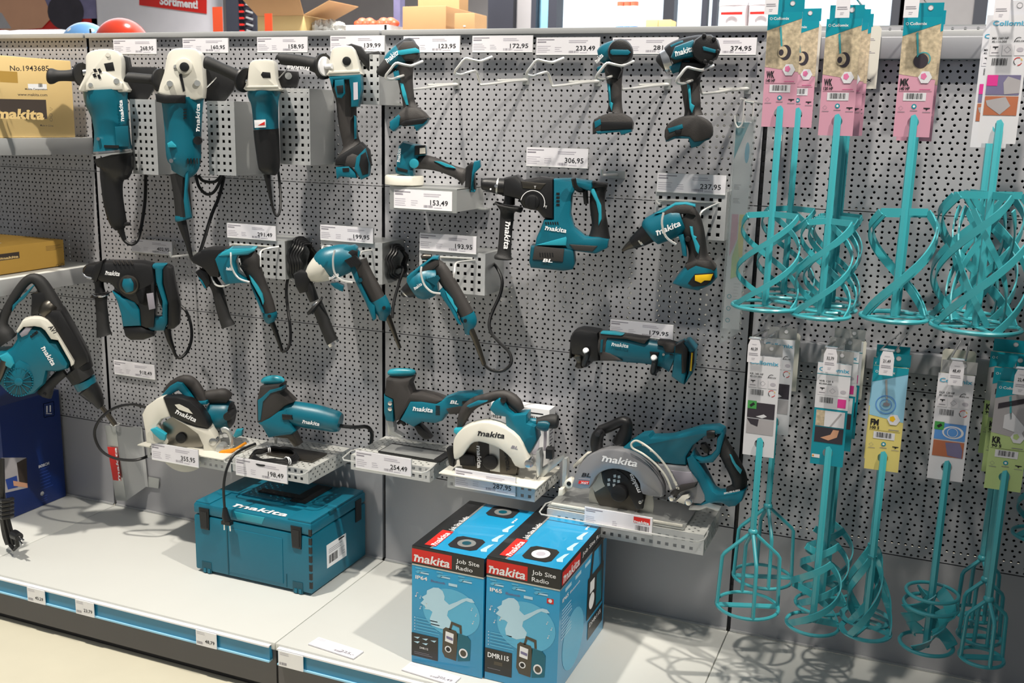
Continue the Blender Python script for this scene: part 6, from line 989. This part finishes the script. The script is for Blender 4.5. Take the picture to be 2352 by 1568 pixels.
# ================================================================ mixing paddles
MT = 'mixteal'
HZ = [0]
def hexrod(mb, x, y, z0, z1, r=.0075): zh = HZ[0]; mb.tube([(x,y,z0),(x,y,zh-.002),(x,y+.013,zh+.018),(x,y+.014,z1)], r, MT, 6)   # shank passes behind the card through its hole
def ringh(mb, c, R, r=.0042, n=36): mb.tube([c+Vector((R*math.cos(2*math.pi*i/n), R*math.sin(2*math.pi*i/n), 0)) for i in range(n)], r, MT, 8, True)
def helix(mb, c, R, z0, z1, a0, turn, w=.016, t=.003, prof=None, n=22, tilt=0):
    P = []; Wd = []
    for i in range(n+1):
        s = i/n; a = a0+turn*s; rr = R*(prof(s) if prof else 1); P.append(c+Vector((rr*math.cos(a), rr*math.sin(a), z0+(z1-z0)*s)))
        rad = Vector((math.cos(a), math.sin(a), 0)); Wd.append((Vector((0,0,1))+rad*tilt).normalized())
    mb.ribbon(P, Wd, w, t, MT); return P
def paddle(kind, x, y, zb, zt, R):
    c = Vector((x,y,zb)); rod = MB(); hd = MB()
    if kind == 'WK':        # three right-hand spirals on a ring
        h = .19; hexrod(rod, x, y, zb+.002, zt); ringh(hd, c, R)
        for k in range(3):
            a = -2.6+k*2.094; P = helix(hd, c, R*.98, 0, h, a, 4.4, .011, prof=lambda s: 1-.12*s); e = P[-1]; hd.ribbon([e, c+Vector((0,0,h+.002))], [Vector((0,0,1))]*2, .012, .003, MT)
            hd.ribbon([c+Vector((0,0,.0)), c+Vector((R*math.cos(a),R*math.sin(a),0))], [Vector((-math.sin(a),math.cos(a),0))]*2, .013, .003, MT)
    elif kind == 'MK':      # barrel of flat bands
        h = .21 if R < .075 else .255; n_ = 2 if R < .075 else 4; hexrod(rod, x, y, zb+.002, zt); ringh(hd, c, R, .0045)
        for k in range(n_):
            a = .4+k*2*math.pi/n_; P = helix(hd, c, R, 0, h, a, 3.3, .014, .003, lambda s: .97+.03*math.sin(math.pi*s)-.5*max(0,s-.86)/.14*.35, 26); e = P[-1]; hd.ribbon([e, c+Vector((0,0,h))], [Vector((0,0,1))]*2, .014, .003, MT)
            hd.ribbon([c, c+Vector((R*math.cos(a),R*math.sin(a),0))], [Vector((-math.sin(a),math.cos(a),0))]*2, .014, .003, MT)
            if n_ == 4: P = helix(hd, c, R*.6, .01, h*.9, a, -2.6, .011, .003)
    elif kind == 'KR':      # cage
        h = .17 if R > .055 else .125; s_ = .055 if R > .055 else .035; hexrod(rod, x, y, zb+h, zt); ringh(hd, c, R, .004)
        for k in range(4):
            a = .35+k*math.pi/2; d = Vector((math.cos(a), math.sin(a), 0)); hd.tube([c+d*R, c+d*R*.93+Vector((0,0,h-s_)), c+d*R*.85+Vector((0,0,h-s_+.008)), c+Vector((0,0,h+.004))], .0042, MT, 8)
        d = Vector((math.cos(.35), math.sin(.35), 0)); hd.ribbon([c-d*R, c+d*R], [d.cross(Vector((0,0,1)))]*2, .018, .003, MT); hd.ball(c+Vector((0,0,h+.004)), .011, MT, .8, 12, 8)
    elif kind == 'MR':      # spiral
        hexrod(rod, x, y, zb+.01, zt); ringh(hd, c, R, .004)
        for k in range(2): helix(hd, c, R, 0, .16, .4+k*3.14, 5.0, .014, .003, lambda s: .98-.1*s, 30); hd.ribbon([c+Vector((0,0,.01)), c+Vector((R*math.cos(.4+k*3.14),R*math.sin(.4+k*3.14),0))], [Vector((0,0,1))]*2, .014, .003, MT)
        hd.ball(c+Vector((0,0,.014)), .011, MT, 1, 10, 8)
    elif kind == 'FM':      # petals
        hexrod(rod, x, y, zb+.012, zt); 
        for k in range(3): helix(hd, c, R, 0, .17, -2.2+k*2.094, 2.2, .014, .003, lambda s: max(.14, math.cos(math.pi*.5*s)**.7), 26)
        P = [c+Vector((R*.97*math.cos(i*.2618), R*.97*math.sin(i*.2618), 0)) for i in range(25)]; hd.ribbon(P, [(p_-c).normalized() for p_ in P], .012, .003, MT)
        for k in range(3): d = Vector((math.cos(k*2.094), math.sin(k*2.094), 0)); hd.ribbon([c+Vector((0,0,.012)), c+d*R*.95], [d.cross(Vector((0,0,1)))]*2, .014, .003, MT)
    elif kind == 'DL':      # stacked propeller discs
        hexrod(rod, x, y, zb-.006, zt); ringh(hd, c, R, .0042); ringh(hd, c+Vector((0,0,.088)), R, .0042); ringh(hd, c+Vector((0,0,.115)), R*.97, .0038)
        for L in range(3):
            for k in range(3):
                a = k*2.094+L*.7
                helix(hd, c, R*.96, .004+L*.036, .044+L*.036, a, 1.5, .026, .0022, lambda s: 1-.62*s, 12, .9)
    return rod, hd
def hole_card(f, W, Hh, hx, hy, hr, mat, l=0, top=0):
    n = 20; hole = [(hx+hr*math.cos(2*math.pi*i/n), hy+hr*math.sin(2*math.pi*i/n)) for i in range(n)]; out = [(0,top),(W,top),(W,Hh),(0,Hh)]
    tris = tessellate_polygon([[Vector((*p,0)) for p in out], [Vector((*p,0)) for p in hole]]); pts = out+hole
    for side in (l, l-3): f.mb.add([f.P(*p, side) for p in pts], [tuple(t) for t in tris], mat)
    f.mb.add([f.P(*p, l) for p in out]+[f.P(*p, l-3) for p in out], [(0,1,5,4),(1,2,6,5),(2,3,7,6),(3,0,4,7)], mat)
def card_photo(mb, O, kind, title, sub, W=66, Hh=222, back=False):
    """folded hang card, O = top centre of the front panel"""
    tilt = Vector((0,.06,-1)).normalized(); f = Face(mb, O-Vector((W*.0005,0,0)), (1,0,0), tilt); hy = Hh*.875
    if kind in ('pink','yellow','green'):
        m = {'pink':'pink','yellow':'cardyellow','green':'cardgreen'}[kind]; hole_card(f, W, Hh, W*.52, hy, 10.5, m)
        pic = {'pink':'tan','yellow':'lightblue','green':'greypic'}[kind]
        f.poly([(0,2),(0,Hh*.47),(W,Hh*.515),(W,2)], pic, 1); f.poly([(0,0),(0,Hh*.155),(W,Hh*.055),(W,0)], 'cardteal', 2)
        f.text('Collomix', W*.17, Hh*.065, 5.5, 'white', W*.46, bold=.02, l=3); f.ring(W*.1, Hh*.054, 2.6, .8, 'white', 3)
        f.poly([(W*.36,Hh*.13),(W*.42,Hh*.12),(W*.5,Hh*.33),(W*.46,Hh*.34)][::1], MT if kind != 'yellow' else 'rail', 3)
        if kind == 'pink' and title == 'WK': f.disc(W*.58,Hh*.345,W*.17,'darkpic',3,ry=Hh*.065); f.disc(W*.5,Hh*.34,W*.14,'tan',4,ry=Hh*.05); f.disc(W*.46,Hh*.345,W*.07,'darkpic',5,ry=Hh*.027)
        elif kind == 'pink': f.disc(W*.56,Hh*.36,W*.2,'darkpic',3,ry=Hh*.06); f.ring(W*.62,Hh*.345,W*.2,2,MT,4,200,400)
        elif kind == 'yellow': f.ring(W*.45,Hh*.36,W*.3,2,'bluepic',3); f.ring(W*.45,Hh*.36,W*.18,1.5,'bluepic',3); f.disc(W*.47,Hh*.355,W*.1,'ink_grey',4,ry=4)
        else: f.poly([(W*.3,Hh*.3),(W*.5,Hh*.27),(W*.9,Hh*.4),(W*.8,Hh*.46),(W*.3,Hh*.42)][::-1],'cardwhite',3); f.poly([(W*.1,Hh*.2),(W*.9,Hh*.12),(W*.95,Hh*.16),(W*.1,Hh*.25)],'darkpic',3)
        f.poly([(W*(.72+.19*math.cos(-a)),Hh*.495+W*.19*math.sin(-a)) for a in [i*math.pi/3 for i in range(6)]], 'cardwhite', 4); f.poly([(W*(.68+.09*math.cos(-a)),Hh*.487+W*.1*math.sin(-a)) for a in [i*math.pi*.4 for i in range(5)]], {'pink':'rose','yellow':'yellow','green':'cardgreen'}[kind], 5)
        f.text(title, W*.06, Hh*.565, 13, 'ink', W*.24, bold=.045); f.text(sub, W*.06, Hh*.602, 6, 'ink', W*.27, bold=.035); f.rect(W*.04, Hh*.612, W*.9, .6, 'ink', 2); f.rect(W*.6,Hh*.592,W*.3,1.5,'rose' if kind == 'pink' else 'ink_grey',2)
        f.rect(W*.18,Hh*.625,W*.62,Hh*.068,'cardwhite',2); f.bars(W*.26,Hh*.63,W*.46,Hh*.048,'ink',3,18)
        f.disc(W*.5,Hh*.74,4.8,'cardteal',2,8); f.disc(W*.5,Hh*.74,2.4,'white',3,8); f.rect(W*.4,Hh*.773,W*.2,1.2,'ink_grey',2)
        f.ring(W*.14,Hh*.755,4.5,.5,'ink_grey',2,0,360,4); f.rect(W*.06,Hh*.785,W*.2,1,'ink_grey',2); f.poly([(W*.76,Hh*.75),(W*.94,Hh*.75),(W*.94,Hh*.757),(W*.88,Hh*.76),(W*.85,Hh*.775),(W*.82,Hh*.76),(W*.76,Hh*.757)][::-1],'ink',2); f.rect(W*.74,Hh*.785,W*.22,1,'ink_grey',2)
    else:
        m = 'cardwhite' if kind != 'teal' else 'cardteal'; hole_card(f, W, Hh, W*.52, hy, 10.5, m)
        if kind == 'teal': f.rect(0,0,W,Hh*.44,'cardwhite',1); f.rect(0,Hh*.105,W,1.4,'cardteal',2)
        f.text('Collomix', W*.05, Hh*.08, 8.5, 'collo_blue', W*.9, bold=.02); f.text(title, W*.08, Hh*.185, 4.2, 'ink', W*.42); f.text(sub, W*.08, Hh*.21, 3.6, 'ink', W*.38)
        if kind != 'teal': f.ring(W*.76,Hh*.2,7,1,'ink',2,170,300); f.text('HELIX', W*.64, Hh*.205, 3, 'ink', W*.26, .3)
        for i in range(3): f.rect(W*(.06+.31*i),Hh*.225,W*.27,Hh*.085,'paper',2)
        f.poly([(W*.12,Hh*.24),(W*.26,Hh*.24),(W*.26,Hh*.248),(W*.21,Hh*.25),(W*.19,Hh*.27),(W*.17,Hh*.25),(W*.12,Hh*.248)][::-1],'ink',3); f.rect(W*.1,Hh*.285,W*.18,1.2,'ink_grey',3); f.ring(W*.5,Hh*.265,6,.6,'ink_grey',3,0,360,4); f.disc(W*.82,Hh*.265,6,'ink_lite',3,10,4)
        f.bars(W*.14,Hh*.33,W*.4,Hh*.055,'ink',2,18)
        if kind == 'teal': f.rect(W*.68,Hh*.335,W*.25,Hh*.085,'magenta',2)
        else: f.ring(W*.8,Hh*.355,7.5,1.3,'red',2,200,300); f.ring(W*.8,Hh*.355,7.5,1.3,'ink',2,120,190); f.ring(W*.8,Hh*.355,7.5,1.3,'yellow',2,310,350); f.ring(W*.8,Hh*.355,7.5,1.3,'red',2,20,90)
        pa, pb = {'pink2':('purple','brickpic'),'green2':('darkpic','greypic'),'blue2':('bluepic','brickpic'),'teal':('cardwhite','darkpic')}[kind]
        f.rect(W*.07,Hh*.46,W*.86,Hh*.155,pa,2); f.rect(W*.07,Hh*.625,W*.86,Hh*.15,pb,2)
        if kind == 'pink2': f.rect(W*.07,Hh*.46,W*.28,Hh*.085,'magenta',3); f.poly([(W*.5,Hh*.52),(W*.6,Hh*.47),(W*.93,Hh*.5),(W*.93,Hh*.6),(W*.55,Hh*.61)][::-1],'greypic',3); f.poly([(W*.1,Hh*.66),(W*.6,Hh*.63),(W*.75,Hh*.7),(W*.5,Hh*.77),(W*.15,Hh*.7)][::-1],'greypic',3)
        if kind == 'green2': f.rect(W*.07,Hh*.445,W*.28,Hh*.08,'green',3); f.poly([(W*.13,Hh*.49),(W*.25,Hh*.46),(W*.3,Hh*.48),(W*.18,Hh*.51)][::-1],'ink',4); f.poly([(W*.35,Hh*.6),(W*.6,Hh*.57),(W*.7,Hh*.59),(W*.55,Hh*.612)][::-1],'cardwhite',3); f.poly([(W*.07,Hh*.625),(W*.45,Hh*.625),(W*.42,Hh*.7),(W*.2,Hh*.68)][::-1],'darkpic',3)
        if kind == 'blue2': f.rect(W*.05,Hh*.45,W*.27,Hh*.075,'green',3); f.poly([(W*.11,Hh*.49),(W*.22,Hh*.465),(W*.27,Hh*.485),(W*.17,Hh*.51)][::-1],'ink',4); f.disc(W*.58,Hh*.54,W*.3,'cardwhite',3,ry=Hh*.06); f.disc(W*.57,Hh*.54,W*.24,'bluepic',4,ry=Hh*.048); f.ring(W*.57,Hh*.54,W*.15,1,'white',5); f.poly([(W*.4,Hh*.64),(W*.8,Hh*.63),(W*.9,Hh*.7),(W*.9,Hh*.775),(W*.5,Hh*.76)][::-1],'purple',3)
        if kind == 'teal': f.rect(W*.08,Hh*.46,W*.25,Hh*.15,'orange' if 0 else 'tan',3); f.poly([(W*.5,Hh*.61),(W*.8,Hh*.47),(W*.84,Hh*.48),(W*.56,Hh*.61)],'greypic',3); f.poly([(W*.25,Hh*.73),(W*.55,Hh*.69),(W*.62,Hh*.64),(W*.8,Hh*.64),(W*.75,Hh*.71),(W*.5,Hh*.75)][::-1],'skin',3); f.rect(W*.04,Hh*.9,W*.24,Hh*.035,'white',2); f.disc(W*.08,Hh*.917,2,'orange',3,10)
def fold_flap(mb, O, mat, W=66, h=26):
    g = Face(mb, O+Vector((-W*.0005+.004,.006,h*.001)), (1,0,0), (0,.1,-1)); g.rect(0,0,W-2,h,mat,0); g.rect(0,0,W-2,h,mat,-2); g.disc(W*.62,h*.35,5,'paper',1); g.ring(W*.62,h*.35,5,.8,'zinc',2)
NUSED = {}
def mixer(kind, x, y, zb, zc, ck, title, sub, lab, group, R, Hh=222, flap=None, cx=0):
    t = Thing('mixing_paddle', lab, 'mixing paddle', group); zt = zc-.03; HZ[0] = zc-Hh*.875*.001+.008
    rod, hd = paddle(kind, x, y, zb, zt, R)
    t.p.append(('shaft', rod, None, None)); t.p.append(('stirring_head', hd, None, None))
    c = t.part('hang_card', label={'pink':'pink card with a photo of plaster','yellow':'yellow card with a blue bucket photo','green':'pale green card with a grey photo','pink2':'white card with two photos','green2':'white card with dark photo','blue2':'white card with blue bucket photo','teal':'white and teal card'}[ck])
    O = Vector((x-.002+cx, y-.012, zc)); card_photo(c, O, ck, title, sub, 66, Hh)
    fl = t.part('card_flap', c); fold_flap(fl, O, flap or ('cardteal' if ck in ('pink','yellow','green') else 'rail')); return t.done()
def nextm(r, d, lab): return dup(r, d, lab)
def Xat(px, py, Y): return atY(px, py, Y).x
def Zat(px, py, Y): return atY(px, py, Y).z
# ---- upper row
YF = -.28; zr = 1.035
GU = 'turquoise mixing paddles on the upper bar'; GL = 'turquoise mixing paddles on the lower bar'
zc = Zat(1785, 27, YF-.02)
a = mixer('WK', Xat(1757,700,YF), YF, zr, zc, 'pink', 'WK', '140 HF', 'front spiral paddle with wide basket on pink card, leftmost of upper bar', GU, .067, flap='cardteal')
nextm(a, (.012,.185,.0), 'spiral paddle with wide basket on pink card, hanging behind the leftmost front one')
zc = Zat(1950, 42, YF-.02); a = mixer('WK', Xat(1884,722,YF), YF, 1.027, zc, 'pink', 'WK', '120 HF', 'spiral paddle with narrower basket on pink card, front one of its three', GU, .058)
nextm(a, (.006,.08,.0), 'spiral paddle with narrower basket on pink card, middle one of its three'); nextm(a, (.006,.17,.0), 'spiral paddle with narrower basket on pink card, rearmost of its three')
zc = Zat(2110, 38, YF-.02); a = mixer('MK', Xat(2052,728,YF), YF, zr, zc, 'pink', 'MK', '140 HF', 'two-band paddle on pink card, front one in the upper row', GU, .063)
nextm(a, (.004,.06,-.008), 'second two-band paddle on pink card, just behind its front one')
zc = Zat(2300, 33, YF-.02); a = mixer('MK', Xat(2240,748,YF), YF, 1.03, zc, 'pink2', 'MK 160 HF', '40.116-000', 'widest barrel paddle with white card, at the right of the upper row', GU, .082, Hh=232, flap='cardwhite')
nextm(a, (-.008,.16,-.01), 'barrel paddle hanging behind the widest one in the upper row')
a = mixer('WK', 1.655, -.12, 1.03, Zat(2400,120,-.14), 'pink', 'WK', '120 HF', 'spiral paddle cut off by the right edge in the upper row', GU, .058)
# ---- lower row
YG = -.30
zc = Zat(1770, 822, YG-.02); a = mixer('KR', Xat(1716,1392,YG), YG, .366, zc, 'green2', 'KR 140 HF', '40.121-000', 'front large cage paddle with white card, leftmost of the lower bar', GL, .067)
nextm(a, (.010,.14,.012), 'large cage paddle with white card, behind the leftmost front one')
zc = Zat(1930, 838, YG-.02); a = mixer('MR', Xat(1866,1432,YG), YG, .353, zc, 'teal', 'WR 120 S', '42.004-000', 'front spiral paddle with white and teal card in the lower row', GL, .055, flap='rail')
nextm(a, (.008,.08,.012), 'spiral paddle with white and teal card, middle of its three'); nextm(a, (.010,.16,.018), 'spiral paddle with white and teal card, rearmost of its three')
zc = Zat(2055, 845, YG-.02); a = mixer('FM', Xat(1988,1440,YG), YG, .362, zc, 'yellow', 'FM', '100 S', 'petal paddle with yellow card in the lower row, front one', GL, .050)
nextm(a, (-.004,.05,.006), 'petal paddle with yellow card in the lower row, just behind the front one')
zc = Zat(2200, 862, YG-.02); a = mixer('DL', Xat(2128,1470,YG), YG, .358, zc, 'blue2', 'DLX 120 HF', '40.109-000', 'stacked propeller paddle with rings and white card, in the lower row', GL, .052)
zc = Zat(2325, 880, YG-.02); a = mixer('KR', Xat(2254,1508,YG), YG, .352, zc, 'green', 'KR', '90 S', 'front small cage paddle with green card, right end of lower row', GL, .042)
nextm(a, (-.004,.07,.012), 'small cage paddle with green card, middle one of its three'); nextm(a, (-.010,.14,.03), 'small cage paddle with green card, rearmost of its three')
a = mixer('WK', 1.655, -.10, .56, .98, 'green', 'KR', '90 S', 'dark spiral paddle cut off by the right edge in the lower row', GL, .05)
# ---- white backing cards close to the bar
def backcard(px0, py0, px1, py1, Y, lab, tx):
    m = MB(); a = atY(px0,py0,Y); b = atY(px1,py1,Y); m.prism([(a.x,Y,b.z),(b.x,Y,b.z),(b.x,Y,a.z-.006),(b.x-.005,Y,a.z),(a.x+.005,Y,a.z),(a.x,Y,a.z-.006)], (0,.0015,0), 'cream'); f = Face(m, (a.x,Y,a.z), (1,0,0), (0,0,-1)); W = (b.x-a.x)*1000; Hh = (a.z-b.z)*1000
    f.lines(W*.35,Hh*.2,W*.5,2,3,1,'ink_grey'); f.lines(W*.35,Hh*.4,W*.5,2,3,1,'ink_grey'); f.text(tx, W*.3, Hh*.88, 8, 'ink', W*.5); solid('backing_card', m, lab, 'card', 'white backing cards')
backcard(1830, 54, 1876, 200, -.042, 'white backing card behind the leftmost pink cards', 'mix'); backcard(1965, 60, 2012, 204, -.042, 'white backing card behind the second group of pink cards', 'mix'); backcard(2110, 62, 2150, 206, -.042, 'white backing card behind the third group of pink cards', 'mix')
backcard(1776, 760, 1828, 899, -.05, 'white backing card behind the large cage paddle cards in the lower row', 'nix'); backcard(1922, 775, 1978, 918, -.05, 'white backing card behind the white and teal cards', 'mix'); backcard(2166, 800, 2228, 940, -.05, 'white backing card behind the propeller paddle', 'mix'); backcard(2290, 812, 2352, 960, -.05, 'white backing card behind the green cards', 'mix')
# ---- hooks with hanging price labels
def phook(px, py, Y, price, lab, lines=True, zbar=None):
    t = Thing('label_hook', lab, 'hook', 'label hooks with price cards'); p = atY(px, py, Y); m = t.part('prong')
    for dx in (-.009,.009): m.tube([(p.x+dx,Y,p.z),(p.x+dx*1.5,Y+.01,p.z-.003),(p.x+dx+.02,-.034,p.z-.02)], .0022, 'chrome', 8)
    m.tube([(p.x-.012,Y,p.z),(p.x+.012,Y,p.z)], .003, 'chrome', 8); c = t.part('price_card', label='white price card'); W, Hh = 26, 48; o = Vector((p.x-.013,Y-.0045,p.z-.002))
    c.prism([o+Vector((x*.001,0,-y*.001)) for x, y in ((4,0),(22,0),(26,12),(26,48),(0,48),(0,12))], (0,.0006,0), 'paper'); f = Face(c, o-Vector((0,.0002,0)), (1,0,0), (0,0,-1))
    if price: f.text(price, 6, 22, 6.5, 'ink', 14)
    f.lines(3,28,20,2,3.5,1,'ink_grey'); f.lines(9,38,8,2,3,.8,'ink_lite'); f.rect(8,9,10,.8,'ink_lite'); t.done()
for g in ((1735,777,-.34,'46,29','chrome label hook reading 46,29'),(1910,798,-.34,'32,79','chrome label hook reading 32,79'),(2040,804,-.34,'21,49','chrome label hook reading 21,49'),(2200,826,-.34,'48,49','chrome label hook reading 48,49'),(2350,846,-.34,'22,49','chrome label hook reading 22, cut by the right edge')): phook(*g)
for g in ((1776,-28,-.33,'','chrome label hook above the leftmost pink card'),(1940,-22,-.33,'','chrome label hook above the second pink card group'),(2098,-24,-.33,'','chrome label hook above the third pink card from the left'),(2306,-20,-.33,'','chrome label hook above the white card at the right')): phook(*g)
# ---- clear leaflet pouch on a hook, small blue tag
def pouch():
    t = Thing('leaflet_pouch', 'long clear plastic pouch with turquoise topped leaflet hanging beside the upright', 'leaflet'); Y = -.17
    q = [atY(x,y,Y) for x, y in ((1689,275),(1733,280),(1694,748),(1648,788))]; q[3].x = q[0].x; q[2].x = q[1].x-.002; m = t.part('clear_sleeve', label='clear plastic sleeve')
    x0, x1 = q[0].x, q[1].x; zt_, zb_ = q[0].z, q[3].z; m.prism([(x0,Y,zb_),(x1,Y,zb_+.03),(x1,Y,zt_),(x0,Y,zt_)], (0,.0006,0), 'acrylic'); m.box((x0-.002,Y-.001,zb_),(x0,Y+.003,zt_),'acrylic'); m.box((x1,Y-.001,zb_+.03),(x1+.0015,Y+.003,zt_),'acrylic')
    l = t.part('leaflet', label='leaflet with turquoise corner'); W = (x1-x0)*1000; Hh = (zt_-zb_)*1000; f = Face(l, (x0,Y+.003,zt_), (1,0,0), (0,0,-1)); l.box((x0+.002,Y+.0032,zb_+.035),(x1-.002,Y+.0042,zt_-.004),'paper')
    f.poly([(2,5),(2,Hh*.17),(W*.75,5)], 'cardteal'); f.text('Collomix', 3, 17, 5, 'white', W*.42); f.disc(W*.72,Hh*.14,W*.12,'collo_blue',2,ry=Hh*.045); f.lines(W*.15,Hh*.28,W*.4,4,3,1,'ink_grey'); f.lines(W*.15,Hh*.34,W*.4,4,3,1,'ink_grey')
    f.poly([(W*.15,Hh*.41),(W*.15,Hh*.6),(W*.5,Hh*.52),(W*.5,Hh*.41)],'pink',2); f.poly([(W*.55,Hh*.41),(W*.55,Hh*.6),(W*.85,Hh*.6),(W*.85,Hh*.41)],'cardyellow',2); f.poly([(W*.3,Hh*.6),(W*.3,Hh*.7),(W*.8,Hh*.68),(W*.55,Hh*.52)],'cardgreen',3)
    for i in range(3): f.ring(W*.3,Hh*(.78+.055*i),5,1.4,'cardteal',2)
    f.lines(W*.5,Hh*.72,W*.35,8,7,1,'ink_lite'); c = t.part('clip', label='clear clip'); c.box((x0-.003,Y-.003,zt_-.004),(x0+.006,Y+.006,zt_+.008),'acrylic'); c.box((x1-.006,Y-.003,zt_-.004),(x1+.003,Y+.006,zt_+.008),'acrylic'); t.done()
    h = Thing('display_hook', 'pale wire hook with two long prongs holding the clear pouch', 'hook'); w = h.part('wire'); a = atY(1706,229,-.18); w.tube([(a.x-.003,-.19,a.z+.002),(a.x+.02,-.004,a.z-.006)], .0022, 'wire', 8)
    for i, (px, yy) in enumerate(((1709,-.178),(1731,-.16))):
        b = atY(px,232,yy); w.tube(spl([b,(b.x,yy,b.z-.04),(b.x-.003,yy,b.z-.052),(b.x-.010,yy,b.z-.055),(b.x-.016,yy,b.z-.045),(b.x-.018,yy,b.z-.03)], 3), .002, 'wire', 8)
    w.tube([atY(1709,232,-.178), atY(1731,236,-.16)], .002, 'wire', 8); h.done()
pouch()
t = Thing('security_tag', 'small pale blue tag with white lower end behind the left pink cards', 'tag'); a = atY(1790,282,-.05); m = t.part('tag_body'); m.box((a.x-.008,-.05,a.z-.026),(a.x+.009,-.045,a.z),'lightblue'); m.box((a.x-.009,-.053,a.z-.04),(a.x+.008,-.045,a.z-.027),'white'); m.cyl((a.x,-.052,a.z-.021),(a.x,-.004,a.z-.021),.003,'steel',10); t.done()
